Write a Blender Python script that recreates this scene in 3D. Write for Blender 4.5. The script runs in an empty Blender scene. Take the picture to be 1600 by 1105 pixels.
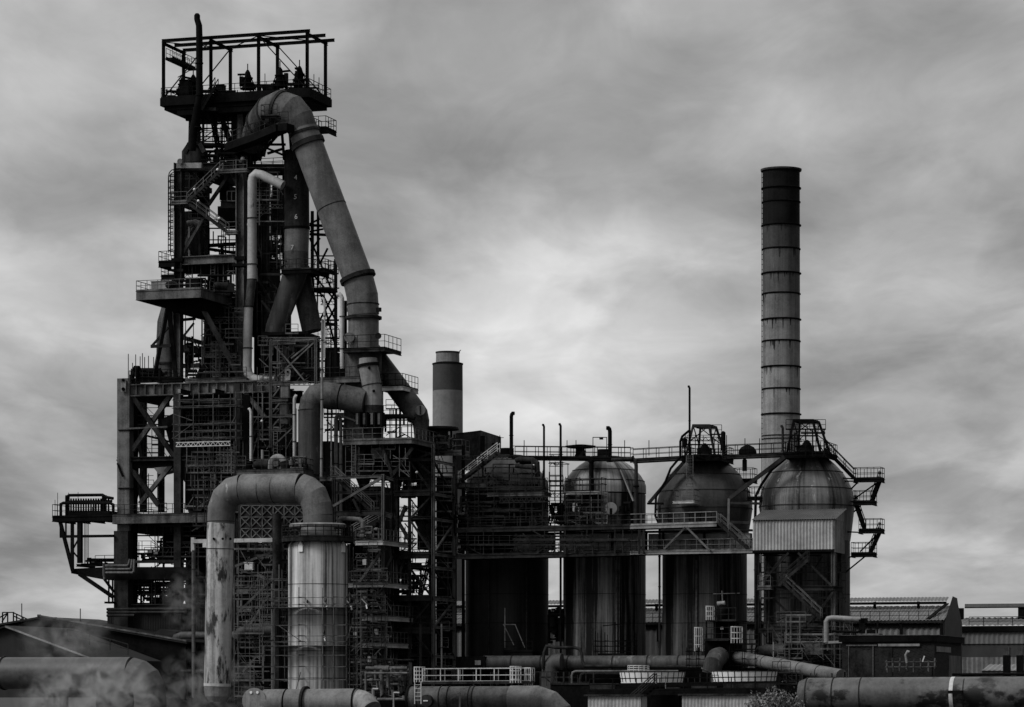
import bpy, math, random
from mathutils import Vector, Matrix
R = math.radians
sc = bpy.context.scene
# ------------------------------------------------------------------ camera, sky, sun, exposure
F = 5000.0          # focal length in pixels of a 1600 px wide picture
CH = 7.0            # camera height
cam_d = bpy.data.cameras.new('camera'); cam = bpy.data.objects.new('camera', cam_d)
sc.collection.objects.link(cam); sc.camera = cam
cam.location = (0, 0, CH); cam.rotation_euler = (R(90), 0, 0)
cam_d.sensor_width = 36; cam_d.lens = 36*F/1600
cam_d.shift_y = (1080-552.5)/1600
cam_d.clip_start = 1; cam_d.clip_end = 20000
sc.view_settings.view_transform = 'Standard'; sc.view_settings.look = 'None'
sc.view_settings.exposure = 0.3; sc.view_settings.gamma = 1
SUN_EL, SUN_AZ = 42, 244     # azimuth clockwise from +Y
world = bpy.data.worlds.new('World'); sc.world = world; world.use_nodes = True
def build_world():
    nt = world.node_tree; N = nt.nodes; L = nt.links; N.clear()
    def n(t, **k):
        x = N.new(t)
        for a, b in k.items(): setattr(x, a, b)
        return x
    def math_(op, a, b=None, c=None, clamp=False):
        m = n('ShaderNodeMath', operation=op); m.use_clamp = clamp
        for i, v in enumerate((a, b, c)):
            if v is None: continue
            if isinstance(v, (int, float)): m.inputs[i].default_value = v
            else: L.new(v, m.inputs[i])
        return m.outputs[0]
    out = n('ShaderNodeOutputWorld'); bg = n('ShaderNodeBackground')
    sky = n('ShaderNodeTexSky', sky_type='NISHITA'); sky.sun_disc = False
    sky.sun_elevation = R(SUN_EL); sky.sun_rotation = R(SUN_AZ)
    bw = n('ShaderNodeRGBToBW'); L.new(sky.outputs[0], bw.inputs[0])
    tc = n('ShaderNodeTexCoord'); sp = n('ShaderNodeSeparateXYZ'); L.new(tc.outputs['Generated'], sp.inputs[0])
    x, y, z = sp.outputs
    # cloud deck
    cv = n('ShaderNodeCombineXYZ')
    zz_ = math_('ADD', math_('MAXIMUM', z, 0), .13); L.new(math_('MULTIPLY', math_('DIVIDE', x, zz_), 2.0), cv.inputs[0]); L.new(math_('DIVIDE', y, zz_), cv.inputs[1])   # a flat cloud deck seen at a low angle
    def noise(sc_, det, ro, dist, w):
        t = n('ShaderNodeTexNoise', noise_dimensions='4D'); t.inputs['Scale'].default_value = sc_; t.inputs['Detail'].default_value = det
        t.inputs['Roughness'].default_value = ro; t.inputs['Distortion'].default_value = dist; t.inputs['W'].default_value = w
        L.new(cv.outputs[0], t.inputs['Vector']); return t.outputs[0]
    n1 = noise(.95, 9, .52, .35, SKYW); n2 = noise(3.4, 8, .6, .8, SKYW+4.4)
    def blob(bx, bz, rx, rz, amp):
        dx = math_('DIVIDE', math_('SUBTRACT', math_('DIVIDE', x, y), bx), rx)
        dz = math_('DIVIDE', math_('SUBTRACT', math_('DIVIDE', z, y), bz), rz)
        d2 = math_('ADD', math_('MULTIPLY', dx, dx), math_('MULTIPLY', dz, dz))
        return math_('MULTIPLY', math_('EXPONENT', math_('MULTIPLY', d2, -1)), amp)
    v = math_('ADD', math_('MULTIPLY', math_('SUBTRACT', n1, .5), .66), math_('MULTIPLY', math_('SUBTRACT', n2, .5), .20))
    n3 = noise(1.7, 6, .5, .6, SKYW+9.7)       # firmer cloud edges
    edge = math_('MULTIPLY', math_('SUBTRACT', n3, .47), 9, None, True)
    v = math_('ADD', v, math_('MULTIPLY', math_('SUBTRACT', edge, .5), .075))
    v = math_('ADD', v, .675)
    for (px, py, rx, ry, a) in BLOBS:
        v = math_('ADD', v, blob((px-800)/F, (1080-py)/F, rx/F, ry/F, a))
    v = math_('MAXIMUM', v, .12)
    v = math_('POWER', v, 2.2)
    # thicker, brighter cloud overhead, dark below the horizon
    up = math_('MULTIPLY', math_('MAXIMUM', math_('SUBTRACT', z, .25), 0), 1.3)
    v = math_('ADD', v, up)
    lit = math_('ADD', math_('MULTIPLY', v, .88), math_('MULTIPLY', bw.outputs[0], .06*.12))
    # sky outside the view is dimmed behind and right, so light comes from left
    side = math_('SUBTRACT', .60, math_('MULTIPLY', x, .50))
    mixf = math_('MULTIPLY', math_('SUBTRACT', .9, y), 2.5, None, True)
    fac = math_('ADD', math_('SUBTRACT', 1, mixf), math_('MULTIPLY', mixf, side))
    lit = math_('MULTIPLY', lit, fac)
    dn = math_('GREATER_THAN', z, -.002)
    lit = math_('ADD', math_('MULTIPLY', lit, dn), math_('MULTIPLY', math_('SUBTRACT', 1, dn), .02))
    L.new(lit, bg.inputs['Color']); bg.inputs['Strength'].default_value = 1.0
    L.new(bg.outputs[0], out.inputs[0])
SKYW = 6.1
BLOBS = [(330,190,260,60,-.05),(1330,60,240,60,-.05),(1250,330,200,80,-.04),(560,400,110,130,-.05),(950,555,190,45,.09),(890,655,160,40,.08),(1000,385,200,45,.08),(560,500,400,60,.06),(150,560,260,60,.06),(100,440,240,110,.06),(700,270,260,90,-.13),(60,290,300,50,-.09),
         (1400,350,260,120,-.10),(1450,750,300,260,-.08),(60,800,200,200,-.09),(1200,900,400,120,.02),(880,660,240,60,.06),(1550,30,260,100,-.06),(700,100,300,70,.03),(30,700,200,60,-.05)]
build_world()
sun_d = bpy.data.lights.new('sun', 'SUN'); sun = bpy.data.objects.new('sun', sun_d); sc.collection.objects.link(sun)
sun_d.energy = 1.45; sun_d.angle = R(20); sun_d.color = (1, 1, 1)
_d = Vector((math.sin(R(SUN_AZ))*math.cos(R(SUN_EL)), math.cos(R(SUN_AZ))*math.cos(R(SUN_EL)), math.sin(R(SUN_EL))))
sun.rotation_euler = _d.to_track_quat('Z', 'Y').to_euler()

# ------------------------------------------------------------------ plant grid: s runs right and a little nearer, t runs away
AL = R(18); CA, SA = math.cos(AL), math.sin(AL); D0 = 350.0
U = Vector((CA, -SA, 0)); V = Vector((SA, CA, 0)); ZZ = Vector((0, 0, 1))
def W(s, t, z): return Vector((s*CA+t*SA, D0-s*SA+t*CA, z))
def sz(px, py, t):
    k = (px-800)/F
    s = (k*(D0+t*CA)-t*SA)/(CA+k*SA)
    Y = D0-s*SA+t*CA
    return s, CH+(1080-py)*Y/F
def A(px, py, t):
    s, z = sz(px, py, t); return W(s, t, z)
def mpp(px, t):                       # metres per picture pixel there
    s, _ = sz(px, 0, t); return (D0-s*SA+t*CA)/F
def tof(p):                           # grid t of a world point
    return (p.x*SA+(p.y-D0)*CA)
def ST(px, t, px2):                   # t at which the line s=s(px,t) shows at px2
    s, _ = sz(px, 0, t); k = (px2-800)/F
    return (k*(D0-s*SA)-s*CA)/(SA-k*CA)

# ------------------------------------------------------------------ mesh builder
class MB:
    def __init__(s): s.v = []; s.f = []; s.sm = []
    def add(s, vs, fs, smooth=False):
        o = len(s.v); s.v += [tuple(v) for v in vs]; s.f += [tuple(i+o for i in f) for f in fs]; s.sm += [smooth]*len(fs)
        return s
    def hexa(s, p):
        return s.add(p, [(0,3,2,1),(4,5,6,7),(0,1,5,4),(1,2,6,5),(2,3,7,6),(3,0,4,7)])
    def beam(s, p, q, w, h=None, up=None):
        h = w if h is None else h
        d = (q-p); 
        if d.length < 1e-5: return s
        d.normalize()
        upv = up or (ZZ if abs(d.z) < .95 else V)
        sd = d.cross(upv).normalized(); u2 = sd.cross(d).normalized()
        a, b = sd*w/2, u2*h/2
        return s.hexa([p-a-b, p+a-b, p+a+b, p-a+b, q-a-b, q+a-b, q+a+b, q-a+b])
    def ibeam(s, p, q, w, h, tk=.09, up=None):
        d = (q-p).normalized(); upv = up or (ZZ if abs(d.z) < .95 else V)
        sd = d.cross(upv).normalized(); u2 = sd.cross(d).normalized()
        s.beam(p, q, tk, h-2*tk-.004, up)
        o = u2*(h/2-tk/2)
        s.beam(p+o, q+o, w, tk, up); s.beam(p-o, q-o, w, tk, up); return s
    def box(s, s0, s1, t0, t1, z0, z1):
        return s.hexa([W(s0,t0,z0), W(s1,t0,z0), W(s1,t1,z0), W(s0,t1,z0), W(s0,t0,z1), W(s1,t0,z1), W(s1,t1,z1), W(s0,t1,z1)])
    def pbox(s, px0, px1, py0, py1, t0, t1):       # front face covers the pixel rectangle (py0 top)
        pm = (px0+px1)/2; s0 = sz(px0, 0, t0)[0]; s1 = sz(px1, 0, t0)[0]
        return s.box(s0, s1, t0, t1, sz(pm, py1, t0)[1], sz(pm, py0, t0)[1])
    def ring(s, c, d, r, n, ref=None):
        d = d.normalized(); a = ref or (ZZ if abs(d.z) < .9 else V)
        x = d.cross(a).normalized(); y = d.cross(x).normalized()
        return [c+x*math.cos(2*math.pi*i/n)*r+y*math.sin(2*math.pi*i/n)*r for i in range(n)]
    def tube(s, p, q, r0, r1=None, n=10, caps=True):
        r1 = r0 if r1 is None else r1; d = q-p
        if d.length < 1e-5: return s
        A_, B_ = s.ring(p, d, r0, n), s.ring(q, d, r1, n)
        s.add(A_+B_, [(i, (i+1)%n, n+(i+1)%n, n+i) for i in range(n)], True)
        if caps: s.add(A_, [tuple(range(n-1, -1, -1))]); s.add(B_, [tuple(range(n))])
        return s
    def pipe(s, pts, r, n=12, caps=True):          # mitred pipe, r number or list
        m = len(pts); rs = r if isinstance(r, (list, tuple)) else [r]*m
        ds = [(pts[i+1]-pts[i]).normalized() for i in range(m-1)]
        x = ds[0].cross(ZZ if abs(ds[0].z) < .9 else V).normalized(); rings = []; y = ds[0].cross(x)
        for i in range(m):
            if i == 0: nrm = ds[0]
            elif i == m-1: nrm = ds[-1]
            else: nrm = (ds[i-1]+ds[i]).normalized()
            dr = ds[min(i, m-2)] if i == 0 else ds[i-1]
            x = (x-dr*x.dot(dr)).normalized(); y = dr.cross(x)
            ring = []
            for k in range(n):
                o = (x*math.cos(2*math.pi*k/n)+y*math.sin(2*math.pi*k/n))*rs[i]
                den = dr.dot(nrm)
                o = o-dr*(o.dot(nrm)/den) if 0 < i < m-1 else o
                ring.append(pts[i]+o)
            rings.append(ring)
            if 0 < i < m-1:
                x = x-ds[i]*x.dot(ds[i])
        for i in range(m-1):
            s.add(rings[i]+rings[i+1], [(k, (k+1)%n, n+(k+1)%n, n+k) for k in range(n)], True)
        if caps: s.add(rings[0], [tuple(range(n-1, -1, -1))]); s.add(rings[-1], [tuple(range(n))])
        return s
    def lathe(s, c, prof, n=48, smooth=True, cap=True):   # c = world xy, prof [(r,z)] bottom to top
        vs = []; m = len(prof)
        for r, z in prof:
            vs += [(c[0]+r*math.cos(2*math.pi*i/n), c[1]+r*math.sin(2*math.pi*i/n), z) for i in range(n)]
        s.add(vs, [(j*n+i, j*n+(i+1)%n, (j+1)*n+(i+1)%n, (j+1)*n+i) for j in range(m-1) for i in range(n)], smooth)
        if cap:
            s.add(vs[:n], [tuple(range(n-1, -1, -1))]); s.add(vs[-n:], [tuple(range(n))])
        return s
    def rail(s, pts, h=1.1, sp=1.5, r=.045, toe=True, mid=True):
        for p, q in zip(pts, pts[1:]):
            d = (q-p).length; k = max(1, round(d/sp))
            for i in range(k+1):
                a = p.lerp(q, i/k); s.beam(a, a+ZZ*h, r*1.3)
            s.beam(p+ZZ*h, q+ZZ*h, r*1.5)
            if mid: s.beam(p+ZZ*h*.52, q+ZZ*h*.52, r*1.2)
            if toe: s.beam(p+ZZ*.08, q+ZZ*.08, .03, .16)
        return s
    def ladder(s, p, q, w=.5, face=None, cage=True):
        face = face or U; out = -V
        for k in (-1, 1): s.beam(p+face*w/2*k, q+face*w/2*k, .07)
        n = int((q-p).length/.32)
        for i in range(1, n):
            a = p.lerp(q, i/n); s.beam(a-face*w/2, a+face*w/2, .04)
        if cage:
            n = int(((q-p).length-2)/.9)
            for i in range(n+1):
                a = p.lerp(q, (2+.9*i)/(q-p).length)
                pts = [a+face*(.36*math.cos(x))+out*(.1+.62*math.sin(x)) for x in [R(v) for v in (0, 36, 72, 108, 144, 180)]]
                for b, c in zip(pts, pts[1:]): s.beam(b, c, .05)
            for x in (20, 60, 90, 120, 160):
                o = face*(.36*math.cos(R(x)))+out*(.1+.62*math.sin(R(x)))
                s.beam(p.lerp(q, 2/(q-p).length)+o, q+o, .035)
        return s
    def truss(s, p, q, h, w=.07, sp=.8):
        u = ZZ*h; s.beam(p, q, w); s.beam(p+u, q+u, w); k = max(1, int((q-p).length/sp))
        for i in range(k):
            a, b, m = p.lerp(q, i/k), p.lerp(q, (i+1)/k), p.lerp(q, (i+.5)/k)
            s.beam(a, m+u, w*.7); s.beam(m+u, b, w*.7)
        return s
class Stair:
    @staticmethod
    def make(T, p, q, width=.9, wd=None, mat=None, rmat=None):
        wd = wd or V
        d = q-p; 
        if d.z < 0: p, q = q, p; d = q-p
        for k in (0, 1):
            o = wd*width*k
            T.part('stringer', MB().beam(p+o, q+o, .07, .3), mat)
        n = max(3, int(d.z/.24)); mb = MB()
        hd = Vector((d.x, d.y, 0)).normalized()
        for i in range(1, n):
            a = p.lerp(q, i/n); c = a+wd*width/2
            mb.beam(c-hd*.13, c+hd*.13, width, .05)
        T.part('tread', mb, mat)
        for k in (0, 1):
            o = wd*width*k; mb = MB(); m = max(2, int(d.length/1.3))
            for i in range(m+1):
                a = p.lerp(q, i/m)+o; mb.beam(a, a+ZZ*1.0, .07)
            mb.beam(p+o+ZZ, q+o+ZZ, .08); mb.beam(p+o+ZZ*.5, q+o+ZZ*.5, .06)
            T.part('handrail', mb, rmat or mat)

# ------------------------------------------------------------------ linking
def link(name, mb, mat, loc, parent=None, pmat=None):
    me = bpy.data.meshes.new(name); L0 = Vector(loc)
    me.from_pydata([tuple(Vector(v)-L0) for v in mb.v], [], mb.f); me.polygons.foreach_set('use_smooth', mb.sm)
    me.materials.append(mat); me.update()
    o = bpy.data.objects.new(name, me); sc.collection.objects.link(o)
    if parent: o.parent = parent; o.location = L0-Vector(pmat)
    else: o.location = L0
    return o
class Thing:
    def __init__(s, name, label, cat, loc, group=None, mat=None):
        s.loc = Vector(loc); o = bpy.data.objects.new(name, None); sc.collection.objects.link(o); o.location = s.loc
        o.empty_display_size = .5; o['label'] = label; o['category'] = cat
        if group: o['group'] = group
        s.o = o; s.mat = mat
    def part(s, name, mb, mat=None, parent=None, label=None):
        if parent is None: o = link(name, mb, mat or s.mat, s.loc, s.o, s.loc)
        else:
            o = link(name, mb, mat or s.mat, s.loc, parent, s.loc)
        if label: o['label'] = label
        return o
def base_of(mb):
    xs = [v[0] for v in mb.v]; ys = [v[1] for v in mb.v]; zs = [v[2] for v in mb.v]
    return Vector(((min(xs)+max(xs))/2, (min(ys)+max(ys))/2, min(zs)))
def single(name, label, cat, mb, mat, group=None, kind=None, loc=None):
    o = link(name, mb, mat, loc or base_of(mb))
    if kind: o['kind'] = kind
    if label: o['label'] = label
    if cat: o['category'] = cat
    if group: o['group'] = group
    return o
def copy_thing(src, loc, label, rz=0, scale=1, group=None):
    o = src.copy(); sc.collection.objects.link(o); o.location = loc; o.rotation_euler = (0, 0, rz); o.scale = (scale,)*3
    o['label'] = label
    if group: o['group'] = group
    for ch in src.children:
        c = ch.copy(); sc.collection.objects.link(c); c.parent = o
        for g in ch.children:
            d = g.copy(); sc.collection.objects.link(d); d.parent = c
    return o

# ------------------------------------------------------------------ materials (all neutral greys: the place is shown in black and white)
def mat(name, c0, c1=None, rough=.6, fine=1.5, streak=0, polar=False, spec=.35, bump=.15, patch=None, cmid=.5, sharp=1.5, band=None):
    c1 = c0*1.6 if c1 is None else c1
    m = bpy.data.materials.new(name); m.use_nodes = True; nt = m.node_tree; N = nt.nodes; L = nt.links
    b = N['Principled BSDF']; b.inputs['Roughness'].default_value = rough; b.inputs['Specular IOR Level'].default_value = spec
    tc = N.new('ShaderNodeTexCoord'); src = tc.outputs['Object']
    def mth(op, a, c=None, clamp=False):
        x = N.new('ShaderNodeMath'); x.operation = op; x.use_clamp = clamp
        for i, v in enumerate((a, c)):
            if v is None: continue
            if isinstance(v, (int, float)): x.inputs[i].default_value = v
            else: L.new(v, x.inputs[i])
        return x.outputs[0]
    def noise(vec, scl, det=6, ro=.6):
        t = N.new('ShaderNodeTexNoise'); t.inputs['Scale'].default_value = scl; t.inputs['Detail'].default_value = det; t.inputs['Roughness'].default_value = ro
        L.new(vec, t.inputs['Vector']); return t.outputs[0]
    big = noise(src, fine*.25); sm = noise(src, fine*2.2, 8, .7)
    v = mth('ADD', mth('MULTIPLY', big, .55), mth('MULTIPLY', sm, .45))
    if streak:
        mp = N.new('ShaderNodeMapping')
        if polar:
            s_ = N.new('ShaderNodeSeparateXYZ'); L.new(src, s_.inputs[0])
            cx = N.new('ShaderNodeCombineXYZ'); L.new(s_.outputs[0], cx.inputs[0]); L.new(s_.outputs[1], cx.inputs[1])
            nr = N.new('ShaderNodeVectorMath'); nr.operation = 'NORMALIZE'; L.new(cx.outputs[0], nr.inputs[0])
            se = N.new('ShaderNodeSeparateXYZ'); L.new(nr.outputs[0], se.inputs[0])
            c2 = N.new('ShaderNodeCombineXYZ'); L.new(mth('MULTIPLY', se.outputs[0], 5.0), c2.inputs[0]); L.new(mth('MULTIPLY', se.outputs[1], 5.0), c2.inputs[1]); L.new(s_.outputs[2], c2.inputs[2])
            L.new(c2.outputs[0], mp.inputs['Vector'])
        else: L.new(src, mp.inputs['Vector'])
        mp.inputs['Scale'].default_value = (1.6, 1.6, .05)
        st = mth('ADD', mth('MULTIPLY', noise(mp.outputs[0], .45, 3, .5), .5), mth('MULTIPLY', noise(mp.outputs[0], 1.5, 9, .72), .5))
        v = mth('ADD', mth('MULTIPLY', v, 1-streak), mth('MULTIPLY', st, streak))
    rp = N.new('ShaderNodeMapRange'); rp.inputs['From Min'].default_value = cmid-.14/sharp; rp.inputs['From Max'].default_value = cmid+.16/sharp
    rp.inputs['To Min'].default_value = c0; rp.inputs['To Max'].default_value = c1; L.new(v, rp.inputs['Value'])
    col = rp.outputs[0]
    def mix(a, bval, fac):
        x = N.new('ShaderNodeMix'); x.data_type = 'FLOAT'; L.new(fac, x.inputs[0]); L.new(a, x.inputs[2])
        if isinstance(bval, (int, float)): x.inputs[3].default_value = bval
        else: L.new(bval, x.inputs[3])
        return x.outputs[0]
    if patch:   # irregular stains: (value, scale, threshold, z stretch)
        mp = N.new('ShaderNodeMapping'); L.new(src, mp.inputs['Vector']); mp.inputs['Scale'].default_value = (1, 1, patch[3])
        pn = noise(mp.outputs[0], patch[1], 7, .65)
        fc = mth('MULTIPLY', mth('SUBTRACT', pn, patch[2]), 14, True)
        col = mix(col, patch[0], fc)
    if band:    # painted or sooty zones by height: [(z, multiplier)...] multiplier above z, with a ragged edge
        s2 = N.new('ShaderNodeSeparateXYZ'); L.new(src, s2.inputs[0])
        for z, mul, soft in band:
            e = mth('DIVIDE', mth('SUBTRACT', mth('ADD', s2.outputs[2], mth('MULTIPLY', big, soft*.8)), z), soft, True)
            col = mix(col, mth('MULTIPLY', col, mul), e)
    L.new(col, b.inputs['Base Color'])
    if bump:
        bp = N.new('ShaderNodeBump'); bp.inputs['Strength'].default_value = bump; bp.inputs['Distance'].default_value = .06
        L.new(sm, bp.inputs['Height']); L.new(bp.outputs[0], b.inputs['Normal'])
    rr = N.new('ShaderNodeMapRange'); rr.inputs['To Min'].default_value = max(.1, rough-.15); rr.inputs['To Max'].default_value = min(1, rough+.2); L.new(sm, rr.inputs['Value'])
    L.new(rr.outputs[0], b.inputs['Roughness'])
    return m
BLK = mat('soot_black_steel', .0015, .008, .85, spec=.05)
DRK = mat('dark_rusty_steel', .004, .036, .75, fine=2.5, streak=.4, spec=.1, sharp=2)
STL = mat('weathered_steel', .025, .14, .65, fine=2.5, streak=.5, spec=.16, sharp=2)
GRY = mat('grey_painted_steel', .09, .30, .6, streak=.5, spec=.22)
PIP = mat('grey_pipe_plate', .07, .17, .55, fine=2.6, streak=.4, spec=.3, bump=.4, sharp=2, patch=(.05, 1.1, .66, .4))
DPP = mat('dull_pipe_plate', .022, .10, .6, fine=2.6, sharp=2, patch=(.13, 1.2, .68, .4), streak=.4, spec=.2, bump=.3)
RST = mat('rusty_pipe_plate', .02, .085, .6, fine=2, streak=.6, patch=(.16, .6, .6, .4), spec=.2, bump=.3)
LGT = mat('pale_lagged_pipe', .24, .46, .5, streak=.4, patch=(.05, .9, .62, .5), spec=.3)
WHT = mat('pale_galvanised', .36, .62, .5, streak=.3, spec=.3)
PAL = mat('galvanised_rail', .3, .6, .5, spec=.3)
WPT = mat('white_paint', .68, .85, .5, streak=.4, spec=.3)
def PL(pts, t): return [A(x, y, t) for x, y in pts]
def AT(p): return A(p[0], p[1], p[2])
# ================================================================== SETTING
gm = MB(); gm.add([(-6000, -200, 0), (6000, -200, 0), (6000, 9000, 0), (-6000, 9000, 0)], [(0, 1, 2, 3)])
single('ground', 'dark cinder ground of the works yard', None, gm, mat('cinder', .015, .04, .9, fine=.3), kind='structure', loc=(0, 350, 0))

# ================================================================== BLAST FURNACE TOP
BT = 5.6
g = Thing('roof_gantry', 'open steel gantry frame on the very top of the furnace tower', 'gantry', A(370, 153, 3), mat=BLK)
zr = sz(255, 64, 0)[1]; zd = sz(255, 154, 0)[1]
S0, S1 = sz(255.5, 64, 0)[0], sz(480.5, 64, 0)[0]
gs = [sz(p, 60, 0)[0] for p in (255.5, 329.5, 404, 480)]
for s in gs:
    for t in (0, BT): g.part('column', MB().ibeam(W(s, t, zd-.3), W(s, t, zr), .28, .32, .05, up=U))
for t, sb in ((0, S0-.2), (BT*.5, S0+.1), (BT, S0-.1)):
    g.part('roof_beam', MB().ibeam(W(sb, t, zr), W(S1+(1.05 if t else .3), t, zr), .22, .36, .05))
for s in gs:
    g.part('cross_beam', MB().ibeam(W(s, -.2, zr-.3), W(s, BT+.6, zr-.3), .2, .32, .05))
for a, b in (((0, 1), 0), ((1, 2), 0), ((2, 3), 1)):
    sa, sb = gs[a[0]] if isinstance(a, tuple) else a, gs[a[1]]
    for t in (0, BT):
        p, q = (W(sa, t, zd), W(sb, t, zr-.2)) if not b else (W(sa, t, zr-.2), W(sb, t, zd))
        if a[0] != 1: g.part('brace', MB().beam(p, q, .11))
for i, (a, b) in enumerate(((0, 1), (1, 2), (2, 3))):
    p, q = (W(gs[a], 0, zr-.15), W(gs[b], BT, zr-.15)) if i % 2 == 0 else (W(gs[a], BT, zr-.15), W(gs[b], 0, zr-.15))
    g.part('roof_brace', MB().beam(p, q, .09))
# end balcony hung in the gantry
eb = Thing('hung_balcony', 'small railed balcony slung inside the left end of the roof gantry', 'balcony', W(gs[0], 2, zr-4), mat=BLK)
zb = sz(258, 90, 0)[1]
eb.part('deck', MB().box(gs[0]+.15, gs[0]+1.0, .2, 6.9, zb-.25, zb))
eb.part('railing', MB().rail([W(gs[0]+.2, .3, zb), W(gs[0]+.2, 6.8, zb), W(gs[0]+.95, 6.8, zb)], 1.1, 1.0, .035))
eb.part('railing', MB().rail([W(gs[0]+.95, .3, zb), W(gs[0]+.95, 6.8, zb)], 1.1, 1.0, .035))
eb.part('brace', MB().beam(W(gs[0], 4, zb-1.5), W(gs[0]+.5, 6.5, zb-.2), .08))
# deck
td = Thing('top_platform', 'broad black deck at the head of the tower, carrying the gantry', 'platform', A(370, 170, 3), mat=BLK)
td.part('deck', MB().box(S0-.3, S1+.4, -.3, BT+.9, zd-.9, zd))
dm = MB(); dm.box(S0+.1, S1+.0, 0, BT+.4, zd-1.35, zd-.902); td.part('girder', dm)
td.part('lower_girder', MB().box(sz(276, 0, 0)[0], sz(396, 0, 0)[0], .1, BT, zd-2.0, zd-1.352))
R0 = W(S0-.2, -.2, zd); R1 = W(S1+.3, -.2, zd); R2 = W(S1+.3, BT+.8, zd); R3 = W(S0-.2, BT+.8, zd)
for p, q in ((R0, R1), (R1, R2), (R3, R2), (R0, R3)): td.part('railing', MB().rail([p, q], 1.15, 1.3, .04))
# bells / bleeder valves standing on the deck
def bleeder(px, py, t, sc_=1, lid=1):
    o = A(px, py, t); T = Thing('bleeder_valve', '', 'valve', o, 'bleeder valves on the top deck', BLK); c = (o.x, o.y); z = o.z
    T.part('body', MB().lathe(c, [(.62, z), (.62, z+.55), (.8, z+.56), (.8, z+.7), (.45, z+.72), (.45, z+1.2), (.6, z+1.22), (.6, z+1.34), (.34, z+1.36), (.30, z+1.9), (.12, z+2.2)], 12, False))
    for a in (.4, 2.2, 4.4): T.part('stay', MB().beam(o+Vector((math.cos(a)*.95, math.sin(a)*.95, 0)), o+Vector((math.cos(a)*.3, math.sin(a)*.3, 1.7)), .09))
    T.part('counterweight', MB().beam(o+U*.75*lid+ZZ*.4, o+U*.75*lid+ZZ*1.5, .4, .35))
    T.part('flange', MB().lathe(c, [(.85, z+.02), (.85, z+.15)], 16))
    T.part('lever', MB().beam(o+ZZ*1.7-U*.2*lid, o+ZZ*1.75+U*1.2*lid, .22, .2))
    T.part('spindle', MB().tube(o+ZZ*2.1, o+ZZ*2.9, .06))
    return T.o
bv = bleeder(387, 140, 1.5, 1, -1); bv['label'] = 'squat black relief valve with a lever, left of the middle gantry column'
copy_thing(bv, A(437.5, 136, 1.5), 'squat black relief valve on the deck directly above the downcomer bend', R(180))
copy_thing(bv, A(468, 134, 2.5), 'squat black relief valve at the right end of the top deck', R(90))
copy_thing(bv, A(302, 147, 2.5), 'squat black relief valve standing beside the tall bent vent pipe', R(60))
copy_thing(bv, A(285, 148, 1.5), 'squat black relief valve at the left end of the top deck', R(200), .9)
for i, (x, y0, y1, t, w) in enumerate(((375.5, 118, 140, 1, 'leftmost'), (414, 115, 137, 2, 'second from left'), (490.5, 116, 140, 4, 'third from left'), (498.5, 121, 144, 5.4, 'rightmost'))):
    single('lightning_rod', 'thin rod sticking up from the top deck railing, %s of four' % w, 'rod', MB().tube(A(x, y1, t), A(x, y0, t), .045, n=6), BLK, 'lightning rods on the top deck')
# tall bent vent pipe
vp = Thing('bent_vent_pipe', 'tallest black vent pipe with a kinked tip, rising through the gantry', 'pipe', A(303, 225, -1), mat=BLK)
vp.part('pipe', MB().pipe(PL([(299, 235), (303, 200), (311.5, 150), (311.5, 60), (311, 40), (308, 30), (308, 24)], -1.2), [.5, .45, .38, .38, .36, .34, .34], 12))
vp.part('cap', MB().lathe(A(308, 24, -1.2).xy, [(.34, A(308, 24, -1.2).z), (.2, A(308, 24, -1.2).z+.2), (.02, A(308, 24, -1.2).z+.25)], 12))
for y in (100, 150, 200): vp.part('clamp', MB().tube(A(311.5-(3 if y > 180 else 0), y, -1.2), A(311.5-(3 if y > 180 else 0), y-2, -1.2), .45, n=12))
# neck vessels between deck and tower
nv = Thing('charging_hopper', 'narrow dark hopper between the tower and the top deck, left side', 'hopper', A(303, 255, 2), mat=DRK)
c = A(304, 255, 2.5); m_ = mpp(304, 2.5); zz = lambda py: A(304, py, 2.5).z
nv.part('body', MB().lathe(c.xy, [(20*m_, zz(256)), (20*m_, zz(237)), (10*m_, zz(222)), (9*m_, zz(176)), (9*m_, zz(168))], 28))
nv.part('flange', MB().lathe(c.xy, [(12*m_, zz(186)), (12*m_, zz(184.5))], 28))
nv.part('hatch', MB().tube(A(291, 186, 1), A(300, 186, 1), .25, .3), BLK)
for k in (-1, 1): nv.part('gusset', MB().beam(A(304+k*15, 238, 1), A(304+k*8, 224, 1), .15, .5))
single('round_hatch', 'pale round hatch on the tower head, beside the left hopper foot', 'hatch', MB().tube(A(281, 252, -1.2), A(281, 252, -1.6), .32, .28, 16), GRY)
cb = Thing('furnace_top_cone', 'dark cylindrical furnace throat under the top deck, behind the pipe bend', 'vessel', A(378, 300, 3), mat=DRK)
c = A(376, 255, 3.5); m_ = mpp(376, 3.5)
cb.part('shell', MB().lathe(c.xy, [(20*m_, A(376, 262, 3.5).z), (20*m_, A(376, 240, 3.5).z), (15*m_, A(376, 215, 3.5).z), (15*m_, A(376, 168, 3.5).z)], 32))
cb.part('riser', MB().tube(A(375, 218, 1.6), A(375, 168, 1.6), .34), STL)
cb.part('flange', MB().lathe(c.xy, [(22*m_, A(376, 236, 3.5).z), (22*m_, A(376, 233, 3.5).z)], 32))
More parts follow.
